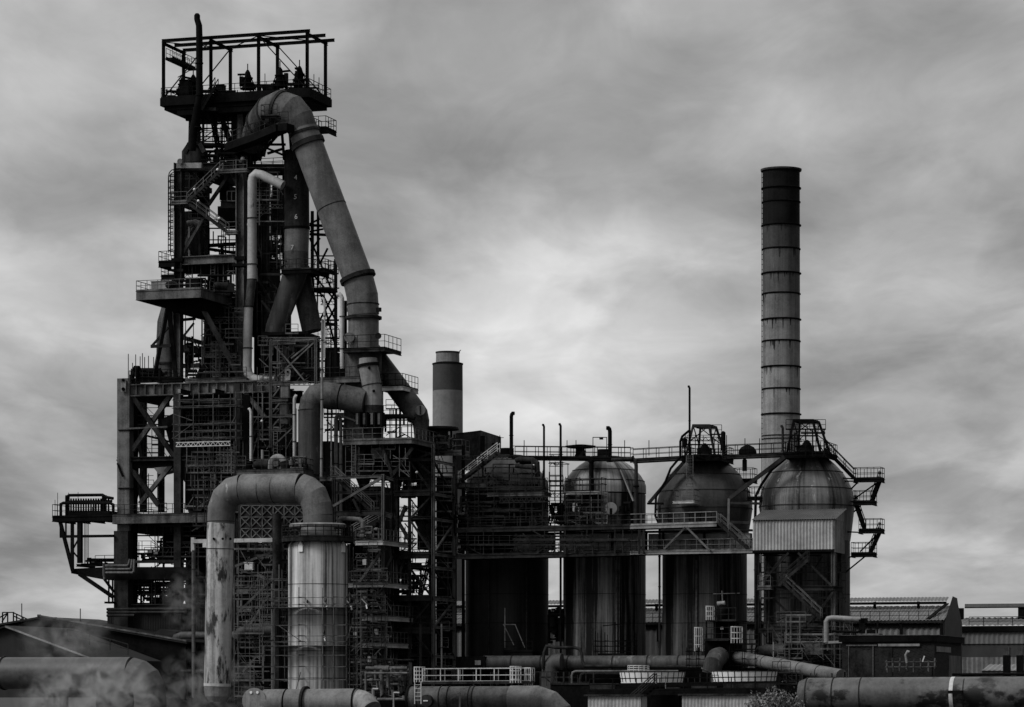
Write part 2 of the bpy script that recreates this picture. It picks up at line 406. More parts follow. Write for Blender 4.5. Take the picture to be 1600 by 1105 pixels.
# little lattice and stairs between deck and tower
nk = Thing('stair_lattice', 'thin lattice mast with crossed bars under the top deck', 'lattice', A(336, 262, 2), mat=BLK)
for x in (317, 338, 347): nk.part('post', MB().beam(A(x, 262, 2.2), A(x, 172, 2.2), .16))
for a in (((312, 178), (336, 196)), ((336, 203), (313, 219)), ((336, 210), (313, 224)), ((311, 203), (336, 200)), ((311, 203.5), (336, 205)), ((314, 232), (338, 250)), ((338, 232), (316, 250))):
    nk.part('brace', MB().beam(AT(a[0]+(2.2,)), AT(a[1]+(2.2,)), .09))
nk.part('landing', MB().beam(A(308, 226.5, 2), A(360, 228.5, 2), 1.8, .3))
nk.part('landing', MB().beam(A(306, 172, 0), A(341, 172, 0), 1.4, .35), DRK)
def stair(label, p, q, m=BLK, w=.9, t=None, rm=None):
    T = Thing('staircase', label, 'stairs', p if p.z < q.z else q, 'stairs of the furnace tower', m); Stair.make(T, p, q, w, V, m, rm); return T
stair('steep black stair zigzagging down from the top deck beside the furnace throat', A(358, 226, 1.5), A(341, 175, 1.5))
stair('short black stair just under the top deck behind the vent pipe', A(327, 175, .5), A(337, 226, .5))
stair('black stair dropping from the middle landing to the tower head', A(338, 232, 1.5), A(360, 254, 1.5))
stair('small stair from the vent pipe up to the top deck', A(315, 172, -1.3), A(336, 135, -1.3))

# ================================================================== UPPER TOWER
tw = Thing('furnace_tower', 'dark upper steel tower of thick columns and beams around the furnace', 'tower', A(330, 600, 5), mat=DRK)
TD = 11.0
colsF = [(279, 13), (377, 14)]
def colz(px, py0, py1, t, w, m=DRK, nm='column'):
    s = sz(px, 0, t)[0]; z0 = sz(px, py1, t)[1]; z1 = sz(px, py0, t)[1]
    tw.part(nm, MB().ibeam(W(s, t, z0), W(s, t, z1), w, w, .12, up=U), m)
colz(280, 255, 440, 0, .95, DRK); colz(278, 440, 600, 0, .95, STL); colz(377, 250, 605, 0, 1.0, STL)
colz(415, 262, 560, 3, .75); colz(350, 404, 600, TD, .6, BLK); colz(403, 262, 600, 8.5, .7, BLK); colz(448, 262, 560, TD, .8, BLK); colz(318, 262, 420, 6, .8, BLK)
def bm(nm, a, b, w, h=None, m=None, i=False):
    mb = MB(); (mb.ibeam if i else mb.beam)(AT(a), AT(b), w, h if h else w); return tw.part(nm, mb, m)
bm('beam', (273, 262, 0), (385, 261, 0), .7, .9, DRK, True)
bm('beam', (277, 259, -.8), (316, 259, -.8), .5, .6, GRY)
bm('beam', (377, 262, 0), (448, 262, 10.9), .6, .8, BLK)
bm('beam', (280, 300, 0), (330, 298, 0), .5, .6, BLK)
bm('beam', (345, 320, 1), (377, 319, 1), .5, .85, DRK, True)
bm('beam', (287, 408, -.1), (370, 404, -.1), .6, .95, STL, True)
bm('beam', (377, 405, 0), (440, 412, 9), .5, .8, BLK, True)
bm('beam', (285, 420, 2), (400, 417, 2), 2.5, 1.0, BLK)
bm('beam', (287, 470, 1), (375, 468, 1), .6, 1.3, BLK)
bm('beam', (290, 384, 9), (372, 396, 10), .25, .35, BLK); bm('beam', (325, 384, 9), (372, 381, 9), .3, .4, BLK)
bm('brace', (286, 397, .4), (317, 343, .4), .3, .3, STL); bm('brace', (359, 272, .8), (326, 320, .8), .35, .35, DRK)
bm('brace', (362, 270, .5), (377, 305, .3), .25, .3, DRK); bm('brace', (297, 268, .5), (330, 300, .5), .3)
bm('brace', (405, 350, 3), (440, 420, 8), .3); bm('brace', (395, 345, 3), (422, 450, 3), .22, .22, DRK); bm('brace', (400, 430, 2), (422, 470, 2), .25, .25, DRK)
bm('brace', (318, 484, -5.5), (374, 590, -.3), .42, .42, STL); bm('brace', (262, 480, -5), (240, 594, -1), .4, .4, DRK); bm('brace', (263, 512, -3), (237, 541, -3), .22); bm('beam', (236, 541.5, -3), (268, 540, -3), .3, .35)
bm('brace', (264, 480, -4), (275, 594, -.6), .45, .45, DRK)
bm('brace', (422, 395, 3), (440, 372, 3), .22); bm('brace', (422, 380, 5), (448, 392, 5), .3); bm('beam', (420, 367, 5), (450, 362, 8), .35)
bm('brace', (284, 500, 3), (305, 498, 3), .3); bm('brace', (287, 525, 2), (303, 505, 2), .2); bm('beam', (287, 528, 3), (330, 540, 3), .4, .5); bm('beam', (285, 545, 4), (372, 552, 4), .4, .9); bm('beam', (285, 572, 4), (372, 570, 4), .4, .5)
bm('brace', (409, 470, 1), (432, 500, 1), .22, .22, DRK)
bm('base_plate', (270, 407, -.1), (288, 407, -.1), 1.0, .4, BLK); bm('base_plate', (369, 404, -.1), (386, 404, -.1), 1.1, .4, BLK); bm('base_plate', (270, 423, -.1), (288, 423, -.1), .8, .3, DRK)
# big internal bins of the tower
def bin_(label, rects, name='storage_bin', m=BLK):
    """rects: px0, px1, py0, py1, t0, t1 ; first is the body"""
    T = Thing(name, label, 'bin', A((rects[0][0]+rects[0][1])/2, rects[0][3], rects[0][4]), 'steel bins inside the furnace tower', m)
    for i, r in enumerate(rects):
        x0, x1, y0, y1, t0, t1 = r
        # the rectangle is the outline of the whole box as it recedes, so the front face is a little smaller
        kx = (SA-(x1-800)/F*CA)/mpp(x1, t0); dep = min(t1-t0, .5*(x1-x0)/max(kx, .1)); t1 = t0+dep
        x1 -= kx*dep; y1 -= (1080-y1)*CA*dep/D0; r = (x0, x1, y0, max(y1, y0+2), t0, t1)
        T.part('body' if i == 0 else 'chute', MB().pbox(*r), m)
        if i == 0:
            mb = MB(); n = max(2, int((x1-x0)/12))
            for k in range(n+1):
                x = x0+(x1-x0)*k/n; mb.beam(A(x, y1, t0-.05), A(x, y0, t0-.05), .1, .12)
            T.part('stiffener', mb, DRK)
    return T
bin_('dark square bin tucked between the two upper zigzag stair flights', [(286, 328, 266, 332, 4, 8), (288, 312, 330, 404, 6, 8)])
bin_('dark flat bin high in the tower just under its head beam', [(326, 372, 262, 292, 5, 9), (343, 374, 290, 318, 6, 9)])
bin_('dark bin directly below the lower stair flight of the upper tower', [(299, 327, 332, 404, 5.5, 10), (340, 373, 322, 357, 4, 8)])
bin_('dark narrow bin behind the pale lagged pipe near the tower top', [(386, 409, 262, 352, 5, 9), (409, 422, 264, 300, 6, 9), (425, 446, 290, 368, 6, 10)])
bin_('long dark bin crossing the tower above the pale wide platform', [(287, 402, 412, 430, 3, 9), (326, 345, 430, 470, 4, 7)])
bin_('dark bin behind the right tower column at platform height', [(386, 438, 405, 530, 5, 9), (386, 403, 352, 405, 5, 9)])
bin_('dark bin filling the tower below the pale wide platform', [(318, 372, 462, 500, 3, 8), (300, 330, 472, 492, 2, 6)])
# window frames hanging on the upper tower (glazed cabin)
for (x0, x1, y0, y1, t, w) in ((355, 369, 299, 314, .2, 'between the head beam and the short beam'), (404, 417, 311, 327, 2.4, 'right of the pale lagged pipe')):
    T = Thing('cabin_window', 'small square window frame '+w, 'window', A((x0+x1)/2, y1, t), None, DRK)
    mb = MB()
    for a, b in (((x0, y0), (x1, y0)), ((x0, y1), (x1, y1)), ((x0, y0), (x0, y1)), ((x1, y0), (x1, y1)), (((x0+x1)/2, y0), ((x0+x1)/2, y1))): mb.beam(AT(a+(t,)), AT(b+(t,)), .1)
    fo = T.part('frame', mb, STL); T.part('pane', MB().pbox(x0, x1, y0, y1, t+.06, t+.09), BLK, fo)
# rounded grey machine seen inside the tower, left bay
T = Thing('skip_winch', 'pale rounded winch with a bent pipe in the left tower bay', 'machine', A(305, 395, 2), mat=GRY)
T.part('drum', MB().lathe(A(306, 390, 2.5).xy, [(.5, A(306, 402, 2.5).z), (1.1, A(306, 392, 2.5).z), (1.25, A(306, 380, 2.5).z), (.9, A(306, 365, 2.5).z), (.4, A(306, 355, 2.5).z)], 20), DRK)
T.part('pipe', MB().pipe(PL([(293, 349), (306, 347), (314, 350)], 1.5), .3)); T.part('leg', MB().beam(A(296, 404, 1.6), A(296, 350, 1.6), .2)); T.part('leg', MB().beam(A(313, 404, 1.6), A(310, 352, 1.6), .3), DRK)
# tower stairs
def platform(label, px0, px1, py, t0, t1, th=.3, m=BLK, rm=None, sides='fblr', edge=None, group=None, joists=0, name='platform', h=1.1, sp=1.5, beam=None, rr=.04):
    """front edge (top) covers px0..px1 at picture height py on plane t0"""
    s0, s1 = sz(px0, 0, t0)[0], sz(px1, 0, t0)[0]; z = sz((px0+px1)/2, py, t0)[1]
    T = Thing(name, label, 'platform', W((s0+s1)/2, (t0+t1)/2, z-th), group, m)
    T.part('deck', MB().box(s0, s1, t0+.02, t1, z-.12, z))
    if th > .15: T.part('edge_beam', MB().ibeam(W(s0, t0, z-th/2), W(s1, t0, z-th/2), .2, th, .05), edge or m); T.part('edge_beam', MB().ibeam(W(s1, t0, z-th/2), W(s1, t1, z-th/2), .2, th, .05), edge or m); T.part('edge_beam', MB().ibeam(W(s0, t0, z-th/2), W(s0, t1, z-th/2), .2, th, .05), edge or m)
    for k in range(joists):
        s = s0+(s1-s0)*(k+1)/(joists+1); T.part('joist', MB().ibeam(W(s, t0+.1, z-.12-th*.4), W(s, t1, z-.12-th*.4), .2, th*.75, .05))
    e = {'f': (W(s0, t0, z), W(s1, t0, z)), 'r': (W(s1, t0, z), W(s1, t1, z)), 'b': (W(s0, t1, z), W(s1, t1, z)), 'l': (W(s0, t0, z), W(s0, t1, z))}
    for k in sides: T.part('railing', MB().rail(list(e[k]), h, sp, rr), rm or m)
    return T, s0, s1, z
stair('upper zigzag flight climbing right to the tower head, railed both sides', A(292, 316, -1.6), A(343.5, 267, -1.6), DRK, .9, rm=STL)
platform('landing at the head of the upper zigzag flight', 343.5, 386, 266, -1.6, -.6, .3, DRK, STL, 'f', STL)
platform('landing at the left tower column between the two zigzag flights', 268, 292, 315, -1.6, -.6, .3, DRK, STL, 'fl', STL)
stair('lower zigzag flight running down right from the column landing', A(292, 316, -1.5), A(353, 362, -1.5), DRK, .9, rm=STL)
platform('small landing at the foot of the lower zigzag flight', 353, 370, 362, -1.5, -.5, .3, DRK, STL, 'fr', STL)
platform('narrow railed walkway around the tower head, behind the pale pipe top', 392, 442, 268, 3, 5.5, .3, BLK, DRK, 'f')
platform('railed walkway tucked below the downcomer bend, left of the uptake', 408, 446, 262, 8, 10.5, .3, BLK, BLK, 'fr')
T = Thing('bend_gallery', 'railed gallery climbing along the under side of the pipe bend', 'gallery', A(410, 210, -5), mat=BLK)
gp = [A(360, 226, -1), A(402, 211, -4), A(440, 195, -6.4), A(454, 194, -6.6)]
for p, q in zip(gp, gp[1:]): T.part('deck', MB().beam(p-ZZ*.4, q-ZZ*.4, 1.6, .8)); T.part('railing', MB().rail([p-V*.7, q-V*.7], 1.25, .9, .05), DRK)
T.part('web', MB().hexa([A(362, 229, 0), A(402, 216, 0), A(402, 216, 3), A(362, 229, 3), A(366, 240, 0), A(420, 222, 0), A(420, 222, 3), A(366, 240, 3)]))
for a, b in (((404, 214), (404, 245)), ((420, 205), (412, 245)), ((440, 200), (444, 250)), ((412, 236), (440, 204)), ((408, 226), (446, 226)), ((418, 240), (444, 232)), ((418, 232), (444, 243)), ((452, 196), (456, 250))): T.part('strut', MB().beam(A(*a, -1), A(*b, -1), .25))
T.part('knee_plate', MB().hexa([A(382, 226, 1), A(418, 216, 1), A(418, 216, 2), A(382, 226, 2), A(388, 250, 1), A(408, 252, 1), A(408, 252, 2), A(388, 250, 2)]))
platform('short railed stage hooked on the front of the pipe bend', 408, 433, 181, -7.0, -6.0, .3, BLK, DRK, 'fl', h=1.25, sp=.8)
platform('little railed perch sticking out right of the pipe bend', 486, 509, 200, -3, .2, .5, BLK, BLK, 'fblr', h=1.3, sp=.9)
platform('small railed balcony left of the tower at the grey cross beam', 248, 273, 409, -1, 2.5, .6, BLK, BLK, 'flb', h=1.2, sp=1.0)
platform('lower small balcony left of the tower, just above the wide platform', 252, 273, 431, -.5, 1.5, .5, BLK, BLK, 'flb', h=1.0, sp=.9)
# caged ladder
T = Thing('caged_ladder', 'tall hooped ladder running up the left face of the tower', 'ladder', A(267, 392, -.5), mat=BLK)
T.part('ladder', MB().ladder(A(270, 398, -.2), A(270, 272, -.2), .5, V*.2+U))
mb = MB()
for y in range(275, 395, 9):
    mb.pipe(PL([(273, y), (266, y+1), (263, y), (266, y-1.5), (273, y-2)], -.7), .045, 5)
mb.pipe(PL([(263, 395), (263, 278), (264.5, 270), (268, 266), (273, 264.5)], -.7), .055, 6); mb.pipe(PL([(266, 395), (266, 278), (268, 271), (273, 268)], -.9), .045, 6)
T.part('cage', mb)
T.part('riser_pipe', MB().tube(A(271.5, 395, -.8), A(271.5, 330, -.8), .09), PAL)
# wide cantilever platform
T, s0, s1, z = platform('wide pale-edged cantilever platform jutting left from mid tower', 213, 314, 453, -8, 3, 1.0, DRK, STL, 'flbr', STL, joists=4, h=1.15, sp=1.2)
T.part('bracket', MB().add([tuple(W(s0+1.2, -6, z-1.0)), tuple(W(s1-.3, -6, z-1.0)), tuple(W(s1-.3, -6, z-2.2)), tuple(W(s0+3.5, -6, z-2.2)), tuple(W(s0+1.2, 2, z-1.0)), tuple(W(s1-.3, 2, z-1.0)), tuple(W(s1-.3, 2, z-2.2)), tuple(W(s0+3.5, 2, z-2.2))], [(0,1,2,3), (4,7,6,5), (0,4,5,1), (1,5,6,2), (2,6,7,3), (3,7,4,0)]), BLK)
PLZ = z; PLS = (s0, s1)
# things standing on the platform
def cabinet(label, s, t, z, w, h, d, m, group=None, door=True):
    T = Thing('control_cabinet', label, 'cabinet', W(s, t, z), group, m)
    ca = T.part('case', MB().box(s-w/2, s+w/2, t-d/2, t+d/2, z+.08, z+h)); T.part('plinth', MB().box(s-w/2+.03, s+w/2-.03, t-d/2+.03, t+d/2-.03, z, z+.08), BLK)
    if door:
        T.part('door', MB().box(s-w*.42, s+w*.42, t-d/2-.04, t-d/2-.003, z+.18, z+h-.1)); T.part('lid', MB().box(s-w/2-.06, s+w/2+.06, t-d/2-.08, t+d/2+.05, z+h+.002, z+h+.07), None, ca)
    return T
cabinet('pale boxy cabinet at the left end of the wide platform', s0+1.9, -5, z, 2.4, 1.3, 1.2, GRY)
cabinet('dark squat cabinet in the middle of the wide platform', s0+5.2, -4, z, 1.6, 1.6, 1.2, BLK)
cabinet('tall pale cabinet beside the right tower column, on the wide platform', s0+9.8, .5, z, .8, 2.3, .8, STL)
def motor(label, p, sc_=1, m=STL, group='pump sets and motors on the decks'):
    T = Thing('motor', label, 'motor', p, group, m)
    T.part('housing', MB().tube(p+ZZ*.55*sc_-U*.6*sc_, p+ZZ*.55*sc_+U*.4*sc_, .38*sc_, n=14)); T.part('gearbox', MB().hexa([p+(U*a+V*b+ZZ*c_)*sc_ for a, b, c_ in ((.42,-.35,0), (1.1,-.35,0), (1.1,.35,0), (.42,.35,0), (.42,-.35,.95), (1.1,-.35,.8), (1.1,.35,.8), (.42,.35,.95))]))
    T.part('base', MB().beam(p+(U*-.8+ZZ*.08)*sc_, p+(U*1.25+ZZ*.08)*sc_, .8*sc_, .16*sc_)); T.part('fan_cover', MB().tube(p+(ZZ*.55-U*.61)*sc_, p+(ZZ*.55-U*.8)*sc_, .34*sc_, .25*sc_, 14))
    return T.o
mt0 = motor('small motor at the rear of the wide platform between cabinets', W(s0+7.2, -1, z), 1.2, DRK)
copy_thing(mt0, W(s0+3.6, -6.5, z), 'small motor near the front rail of the wide platform', R(90))
copy_thing(mt0, W(s0+8.7, -4.2, z), 'small motor at the right rail of the wide platform', R(40))
# curved duct at the tower's left below the platform
T = Thing('bustle_duct', 'bulging grey duct left of the tower under the wide platform', 'duct', A(262, 600, 5), mat=STL)
T.part('shell', MB().pipe(PL([(283, 462), (268, 482), (262, 505), (260, 530), (260, 598)], 3.5), [1.1, 1.15, 1.2, 1.15, 1.15], 24)); T.part('flange', MB().tube(A(260, 570, 3.5), A(260, 567, 3.5), 1.3, n=24), DRK)
# furnace shaft
T = Thing('furnace_shaft', 'fat dark furnace shaft standing inside the lower tower', 'vessel', A(345, 900, 8), mat=BLK)
c = A(345, 600, 7); m_ = mpp(345, 7); Z = lambda y: A(345, y, 7).z
T.part('shell', MB().lathe(c.xy, [(50*m_, 0), (50*m_, Z(800)), (46*m_, Z(720)), (52*m_, Z(640)), (46*m_, Z(605)), (27*m_, Z(560)), (26*m_, Z(480))], 40))
for y, r in ((790, 51), (720, 48), (650, 54), (606, 48)): T.part('cooling_band', MB().lathe(c.xy, [(r*m_, Z(y)), (r*m_, Z(y-3))], 40), DRK)
mb = MB()
for k in range(26):
    a = 2*math.pi*k/26; p = Vector((c.x+math.cos(a)*51*m_, c.y+math.sin(a)*51*m_, Z(790))); mb.beam(p, p+ZZ*(Z(740)-Z(790)), .14)
T.part('cooling_pipe', mb, DRK)
# ================================================================== UPTAKE, DOWNCOMER AND PIPES
T = Thing('downcomer_pipe', 'huge grey pipe bending over the tower head and slanting down right', 'pipe', A(567, 540, -2), mat=PIP)
def dc(x, y, t): return A(x, y, t)
bend = [(393, 236, 3.2), (400, 215, .8), (409, 193, -1.4), (422, 176, -3), (439, 168.5, -4), (455, 174, -4.3), (467, 187, -4.3), (473, 203, -4.2)]
k_ = mpp(470, -4)
T.part('bend', MB().pipe([dc(*b) for b in bend], [20*k_, 23*k_, 25*k_, 26*k_, 26.5*k_, 26*k_, 24*k_, 23.5*k_], 36), DPP)
T.part('slanting_run', MB().pipe([dc(474, 203, -4.2), dc(480, 222, -4.2), dc(560, 437, -3.5)], [23.5*k_]*3, 44), PIP)
T.part('lower_bend', MB().pipe([dc(559.9, 437, -3.5), dc(566, 462, -3.4), dc(568, 492, -3.3)], [24*k_, 24.5*k_, 24.5*k_], 36), PIP)
T.part('end_socket', MB().pipe([dc(568, 491, -3.3), dc(568, 545, -3.3)], 23.6*k_, 36), PIP)
def collar(T, p, q, r, w, m=None, nm='collar', n=36):
    d = (q-p).normalized(); T.part(nm, MB().tube(p-d*w/2, p+d*w/2, r, n=n), m or DRK)
P = [dc(*b) for b in bend]
collar(T, P[2], P[3], 26.6*k_, .3); collar(T, P[3], P[4], 27.2*k_, .25); collar(T, P[4], P[5], 28*k_, .35)
collar(T, dc(476, 209, -4.2), dc(480, 222, -4.2), 25*k_, .3); collar(T, dc(481, 225, -4.2), dc(560, 437, -3.5), 27*k_, .55)
collar(T, dc(559, 434, -3.5), dc(560, 437, -3.5), 28.5*k_, .45); collar(T, dc(568, 497, -3.3), dc(568, 520, -3.3), 28.5*k_, .28); collar(T, dc(567, 476, -3.3), dc(568, 520, -3.3), 25.6*k_, .12)
T.part('seam', MB().tube(dc(518, 324, -3.85), dc(518.6, 325.5, -3.85), 23.9*k_, n=40), DRK)
for x, y in ((545, 487), (592, 487)): T.part('lug', MB().tube(dc(x, y, -3.5), dc(x, y-6, -3.5), .3), DRK)
# uptake
T = Thing('uptake_pipe', 'dark vertical uptake painted with white numbers, forking into two legs', 'pipe', A(464, 420, 0), mat=DRK)
m_ = mpp(464, 1)
T.part('riser', MB().pipe(PL([(463, 236), (464, 357)], 1), 19.5*m_, 32), DRK)
T.part('lagged_section', MB().pipe(PL([(464, 357), (463, 394)], 1), 19.2*m_, 32), PIP)
T.part('lower_section', MB().pipe(PL([(463, 394), (463, 428)], 1), 19.2*m_, 32), DPP)
collar(T, A(464, 357, 1), A(464, 390, 1), 20.6*m_, .25, BLK)
T.part('leg', MB().pipe(PL([(463, 420), (456, 443), (443, 479), (431, 511), (429, 521)], .6), [19*m_, 18*m_, 16.5*m_, 15.5*m_, 15*m_], 28), RST)
T.part('leg', MB().pipe(PL([(466, 420), (472, 448), (480, 480), (488, 518)], 3.2), [18*m_, 17*m_, 16.5*m_, 16*m_], 28), DPP)
def text(T, s, px, py, t, h, m, al='CENTER', parent=None, name='painted_number', rot=None, ext=.01):
    cu = bpy.data.curves.new('t', 'FONT'); cu.body = s; cu.size = h; cu.align_x = al; cu.extrude = ext
    o = bpy.data.objects.new('t', cu); sc.collection.objects.link(o); bpy.context.view_layer.update()
    me = bpy.data.meshes.new_from_object(o.evaluated_get(bpy.context.evaluated_depsgraph_get())); bpy.data.objects.remove(o)
    d = bpy.data.objects.new(name, me); sc.collection.objects.link(d); me.materials.clear(); me.materials.append(m)
    p = A(px, py, t); d.parent = T.o; d.location = p-T.loc; d.rotation_euler = rot or (R(90), 0, -AL)
    d['label'] = 'painted white figure %s' % s
    return d
for s, x, y, dt in (('4', 462, 281, .03), ('5', 461.5, 311, .03), ('6', 462.5, 342, .03), ('7', 456.5, 390, .06)):
    text(T, s, x, y, 1-19.5*m_-dt, .75, WHT)
platform('round-the-pipe railed gallery at the fork of the uptake', 440, 486, 421, -1.5, 4, .45, BLK, DRK, 'flr', h=1.15, sp=1.0)
platform('railed gallery right of the uptake fork, below the first', 487, 508, 421, 1, 4.5, .35, BLK, BLK, 'fr', h=1.15, sp=1.0)
platform('small railed stage right of the uptake legs', 491, 516, 451, 3, 5, .35, BLK, STL, 'flr', h=1.1, sp=.9)
# lattice behind the downcomer
T = Thing('downcomer_trestle', 'slim dark lattice mast behind the slanting downcomer', 'trestle', A(505, 600, 4), mat=BLK)
for x, y0, y1, t, w in ((488, 330, 520, 4, .3), (524.5, 405, 600, 2, .3), (497, 330, 445, 7, .25), (540, 470, 600, 7, .25)): T.part('post', MB().beam(A(x, y1, t), A(x, y0, t), w))
for a, b in (((484, 372), (522, 462)), ((512, 388), (500, 412)), ((500, 455), (524, 540)), ((524, 455), (500, 500)), ((484, 350), (500, 342)), ((484, 362), (505, 358)), ((490, 430), (524, 470)), ((524, 480), (502, 520)), ((524, 500), (504, 460)), ((486, 392), (500, 372))):
    T.part('brace', MB().beam(A(a[0], a[1], 4), A(b[0], b[1], 4), .18))
for y in (352, 366, 455, 505, 545): T.part('strut', MB().beam(A(484, y, 4.2), A(527, y+2, 4.2), .22, .3))
# pale lagged pipe down the tower
T = Thing('lagged_pipe', 'long pale pipe running down the front of the tower beside its right column', 'pipe', A(388, 590, -2.5), mat=LGT)
m_ = mpp(390, -2.5)
T.part('upper_run', MB().pipe(PL([(442, 290), (424, 281), (410, 274), (401, 272), (395.5, 277), (394, 284), (393.5, 436)], -2.2), 7.2*m_, 20), LGT)
T.part('middle_run', MB().pipe(PL([(393.5, 437), (391, 462), (388.5, 480)], -2.2), 6.9*m_, 20), DPP)
T.part('lower_run', MB().pipe(PL([(388.3, 480.5), (387, 530), (386.5, 575), (388, 584), (394, 591), (402, 593.5), (430, 593.5)], -2.2), 7*m_, 20), LGT)
for x, y in ((393.7, 342), (393.5, 414), (387, 545), (388.3, 480)): T.part('flange', MB().tube(A(x, y, -2.2), A(x, y-1.6, -2.2), 8.2*m_, n=20), DRK)
T.part('bracket', MB().beam(A(366, 415, -1.6), A(401, 415, -1.6), 1.4, .3), BLK)
T.part('flange', MB().tube(A(412, 593.5, -2.2), A(414, 593.5, -2.2), 8.2*m_, n=20), STL)
single('short_pipe', 'short horizontal pipe stub leaving the pale pipe bend at the tower top', 'pipe', MB().pipe(PL([(430, 283), (444, 290)], -1.2), .5, 16), STL)

# ================================================================== DUST CATCHER GROUP
T = Thing('dust_catcher', 'upright grey vessel receiving the downcomer, ringed by railings', 'vessel', A(568, 760, -3), mat=PIP)
c = A(568, 600, -3.3); m_ = mpp(568, -3.3); Z = lambda y: A(568, y, -3.3).z
T.part('head', MB().lathe(c.xy, [(24*m_, Z(546)), (24*m_, Z(499))], 40), PIP)
T.part('body', MB().lathe(c.xy, [(31*m_, Z(700)), (31*m_, Z(605)), (28.5*m_, Z(585)), (28.5*m_, Z(547)), (24*m_, Z(544))], 40), DPP)
T.part('manhole', MB().tube(A(546, 527, -5), A(545.6, 527.1, -5.5), .55, n=20), GRY)
T.part('manhole', MB().tube(A(591, 525, -5), A(591, 525, -5.4), .35, n=20), DRK)
T.part('hopper', MB().lathe(c.xy, [(.5, Z(760)), (17*m_, Z(735)), (30*m_, Z(702))], 24), DRK)
T, *_ = platform('railed ring stage around the neck of the upright vessel', 537, 601, 545, -6.2, -1, .35, DRK, BLK, 'flr', h=1.5, sp=1.4)
platform('long railed walkway in front of the upright vessel, above the fat pipe', 500, 562, 591, -6.5, -5, .5, DRK, DRK, 'fr', STL, h=1.2, sp=1.1)
platform('railed walkway left of the vessel beside the slim trestle', 497, 540, 598, 2, 4, .3, BLK, BLK, 'fb', h=1.2, sp=1.1)
platform('railed perch right of the vessel crossing the slanting duct', 595, 629, 604, -4, 1, .45, BLK, BLK, 'flr', PAL, h=1.4, sp=1.0)
platform('small railed stage by the slim trestle, left of the vessel neck', 508, 536, 545, 2.5, 4.5, .4, BLK, BLK, 'fblr', h=1.3, sp=1.0)
# leaning front pipe
T = Thing('leaning_outlet_pipe', 'short light grey pipe leaning down the front of the upright vessel', 'pipe', A(584, 655, -7), mat=PIP)
m_ = mpp(580, -7)
T.part('pipe', MB().pipe(PL([(575, 560), (575.5, 573), (581, 602), (584, 625), (584, 648)], -6.4), [14*m_, 15.3*m_, 15.3*m_, 15*m_, 14.5*m_], 28), GRY)
collar(T, A(575.5, 571, -6.4), A(578, 590, -6.4), 17.5*m_, .3, BLK); collar(T, A(581, 602, -6.4), A(584, 620, -6.4), 15.9*m_, .1, DRK)
T.part('band', MB().tube(A(584, 634, -6.4), A(584, 646, -6.4), 15.8*m_, n=28), DRK)
for x, y in ((577, 575), (584, 611)): T.part('lug', MB().tube(A(x, y, -7.4), A(x, y, -7.75), .16, n=10), BLK)
T = Thing('valve_yoke', 'black clamp yoke with four pale plates under the leaning pipe', 'valve', A(577, 675, -6.4), mat=BLK)
T.part('body', MB().lathe(A(584, 660, -6.4).xy, [(15*m_, A(584, 680, -6.4).z), (16*m_, A(584, 668, -6.4).z), (12*m_, A(584, 660, -6.4).z), (13*m_, A(584, 648, -6.4).z)], 24))
for x in (560, 571, 583, 594): T.part('plate', MB().pbox(x-4, x-.5, 646, 663, -7.9, -7.2), STL); T.part('plate', MB().pbox(x, x+2.5, 644, 666, -8.1, -7.1), BLK)
T.part('drain', MB().pipe(PL([(598, 652), (640, 651), (648, 654)], -5), .25, 10)); T.part('actuator', MB().pipe(PL([(530, 648), (556, 658)], -6), .12, 8), GRY)
T.part('base_drum', MB().lathe(A(584, 680, -6.4).xy, [(14*m_, A(584, 686, -6.4).z), (14*m_, A(584, 668, -6.4).z)], 24), DRK)
# fat elbow pipe
T = Thing('elbow_main', 'fat dull pipe turning from the vessel and dropping straight down', 'pipe', A(484, 720, -7), mat=DPP)
m_ = mpp(490, -7)
pts = [(570, 623), (533, 620), (520, 616)]
T.part('horizontal_run', MB().pipe([A(572, 628, -6.6), A(520, 618, -7)], 20*m_, 32), DPP)
T.part('elbow', MB().pipe([A(524, 618.8, -7), A(508, 617.2, -7), A(495, 620, -7.1), A(487, 630, -7.2), A(484, 643, -7.2)], [20*m_, 20*m_, 19.5*m_, 18.6*m_, 18.2*m_], 32), DPP)
T.part('vertical_run', MB().pipe(PL([(484, 642), (484, 742)], -7.2), 18.1*m_, 32), RST)
collar(T, A(484, 641, -7.2), A(484, 660, -7.2), 18.8*m_, .1, DRK); collar(T, A(533, 620, -6.9), A(520, 618, -7), 20.7*m_, .1, BLK)
# slanting duct to lower right
T = Thing('slanting_duct', 'dark duct sloping down right from the vessel to a capped elbow', 'duct', A(660, 690, -2), mat=DPP)
m_ = mpp(630, -1)
T.part('run', MB().pipe(PL([(575, 545), (583, 555), (645, 638), (653, 650)], -1), 17.5*m_, 28), DPP)
T.part('elbow', MB().pipe(PL([(652, 648), (658, 660), (659, 690)], -1), [17.5*m_, 13*m_, 11*m_], 28), DPP)
T.part('cap', MB().tube(A(657, 641, -1.9), A(656.5, 641.3, -2.6), .55, n=20), GRY); T.part('cap_bar', MB().beam(A(656.6, 648, -2.66), A(656.6, 634, -2.66), .08), BLK)
T.part('vent', MB().beam(A(653, 630, -1), A(657, 630, -1), .1, .08), BLK)

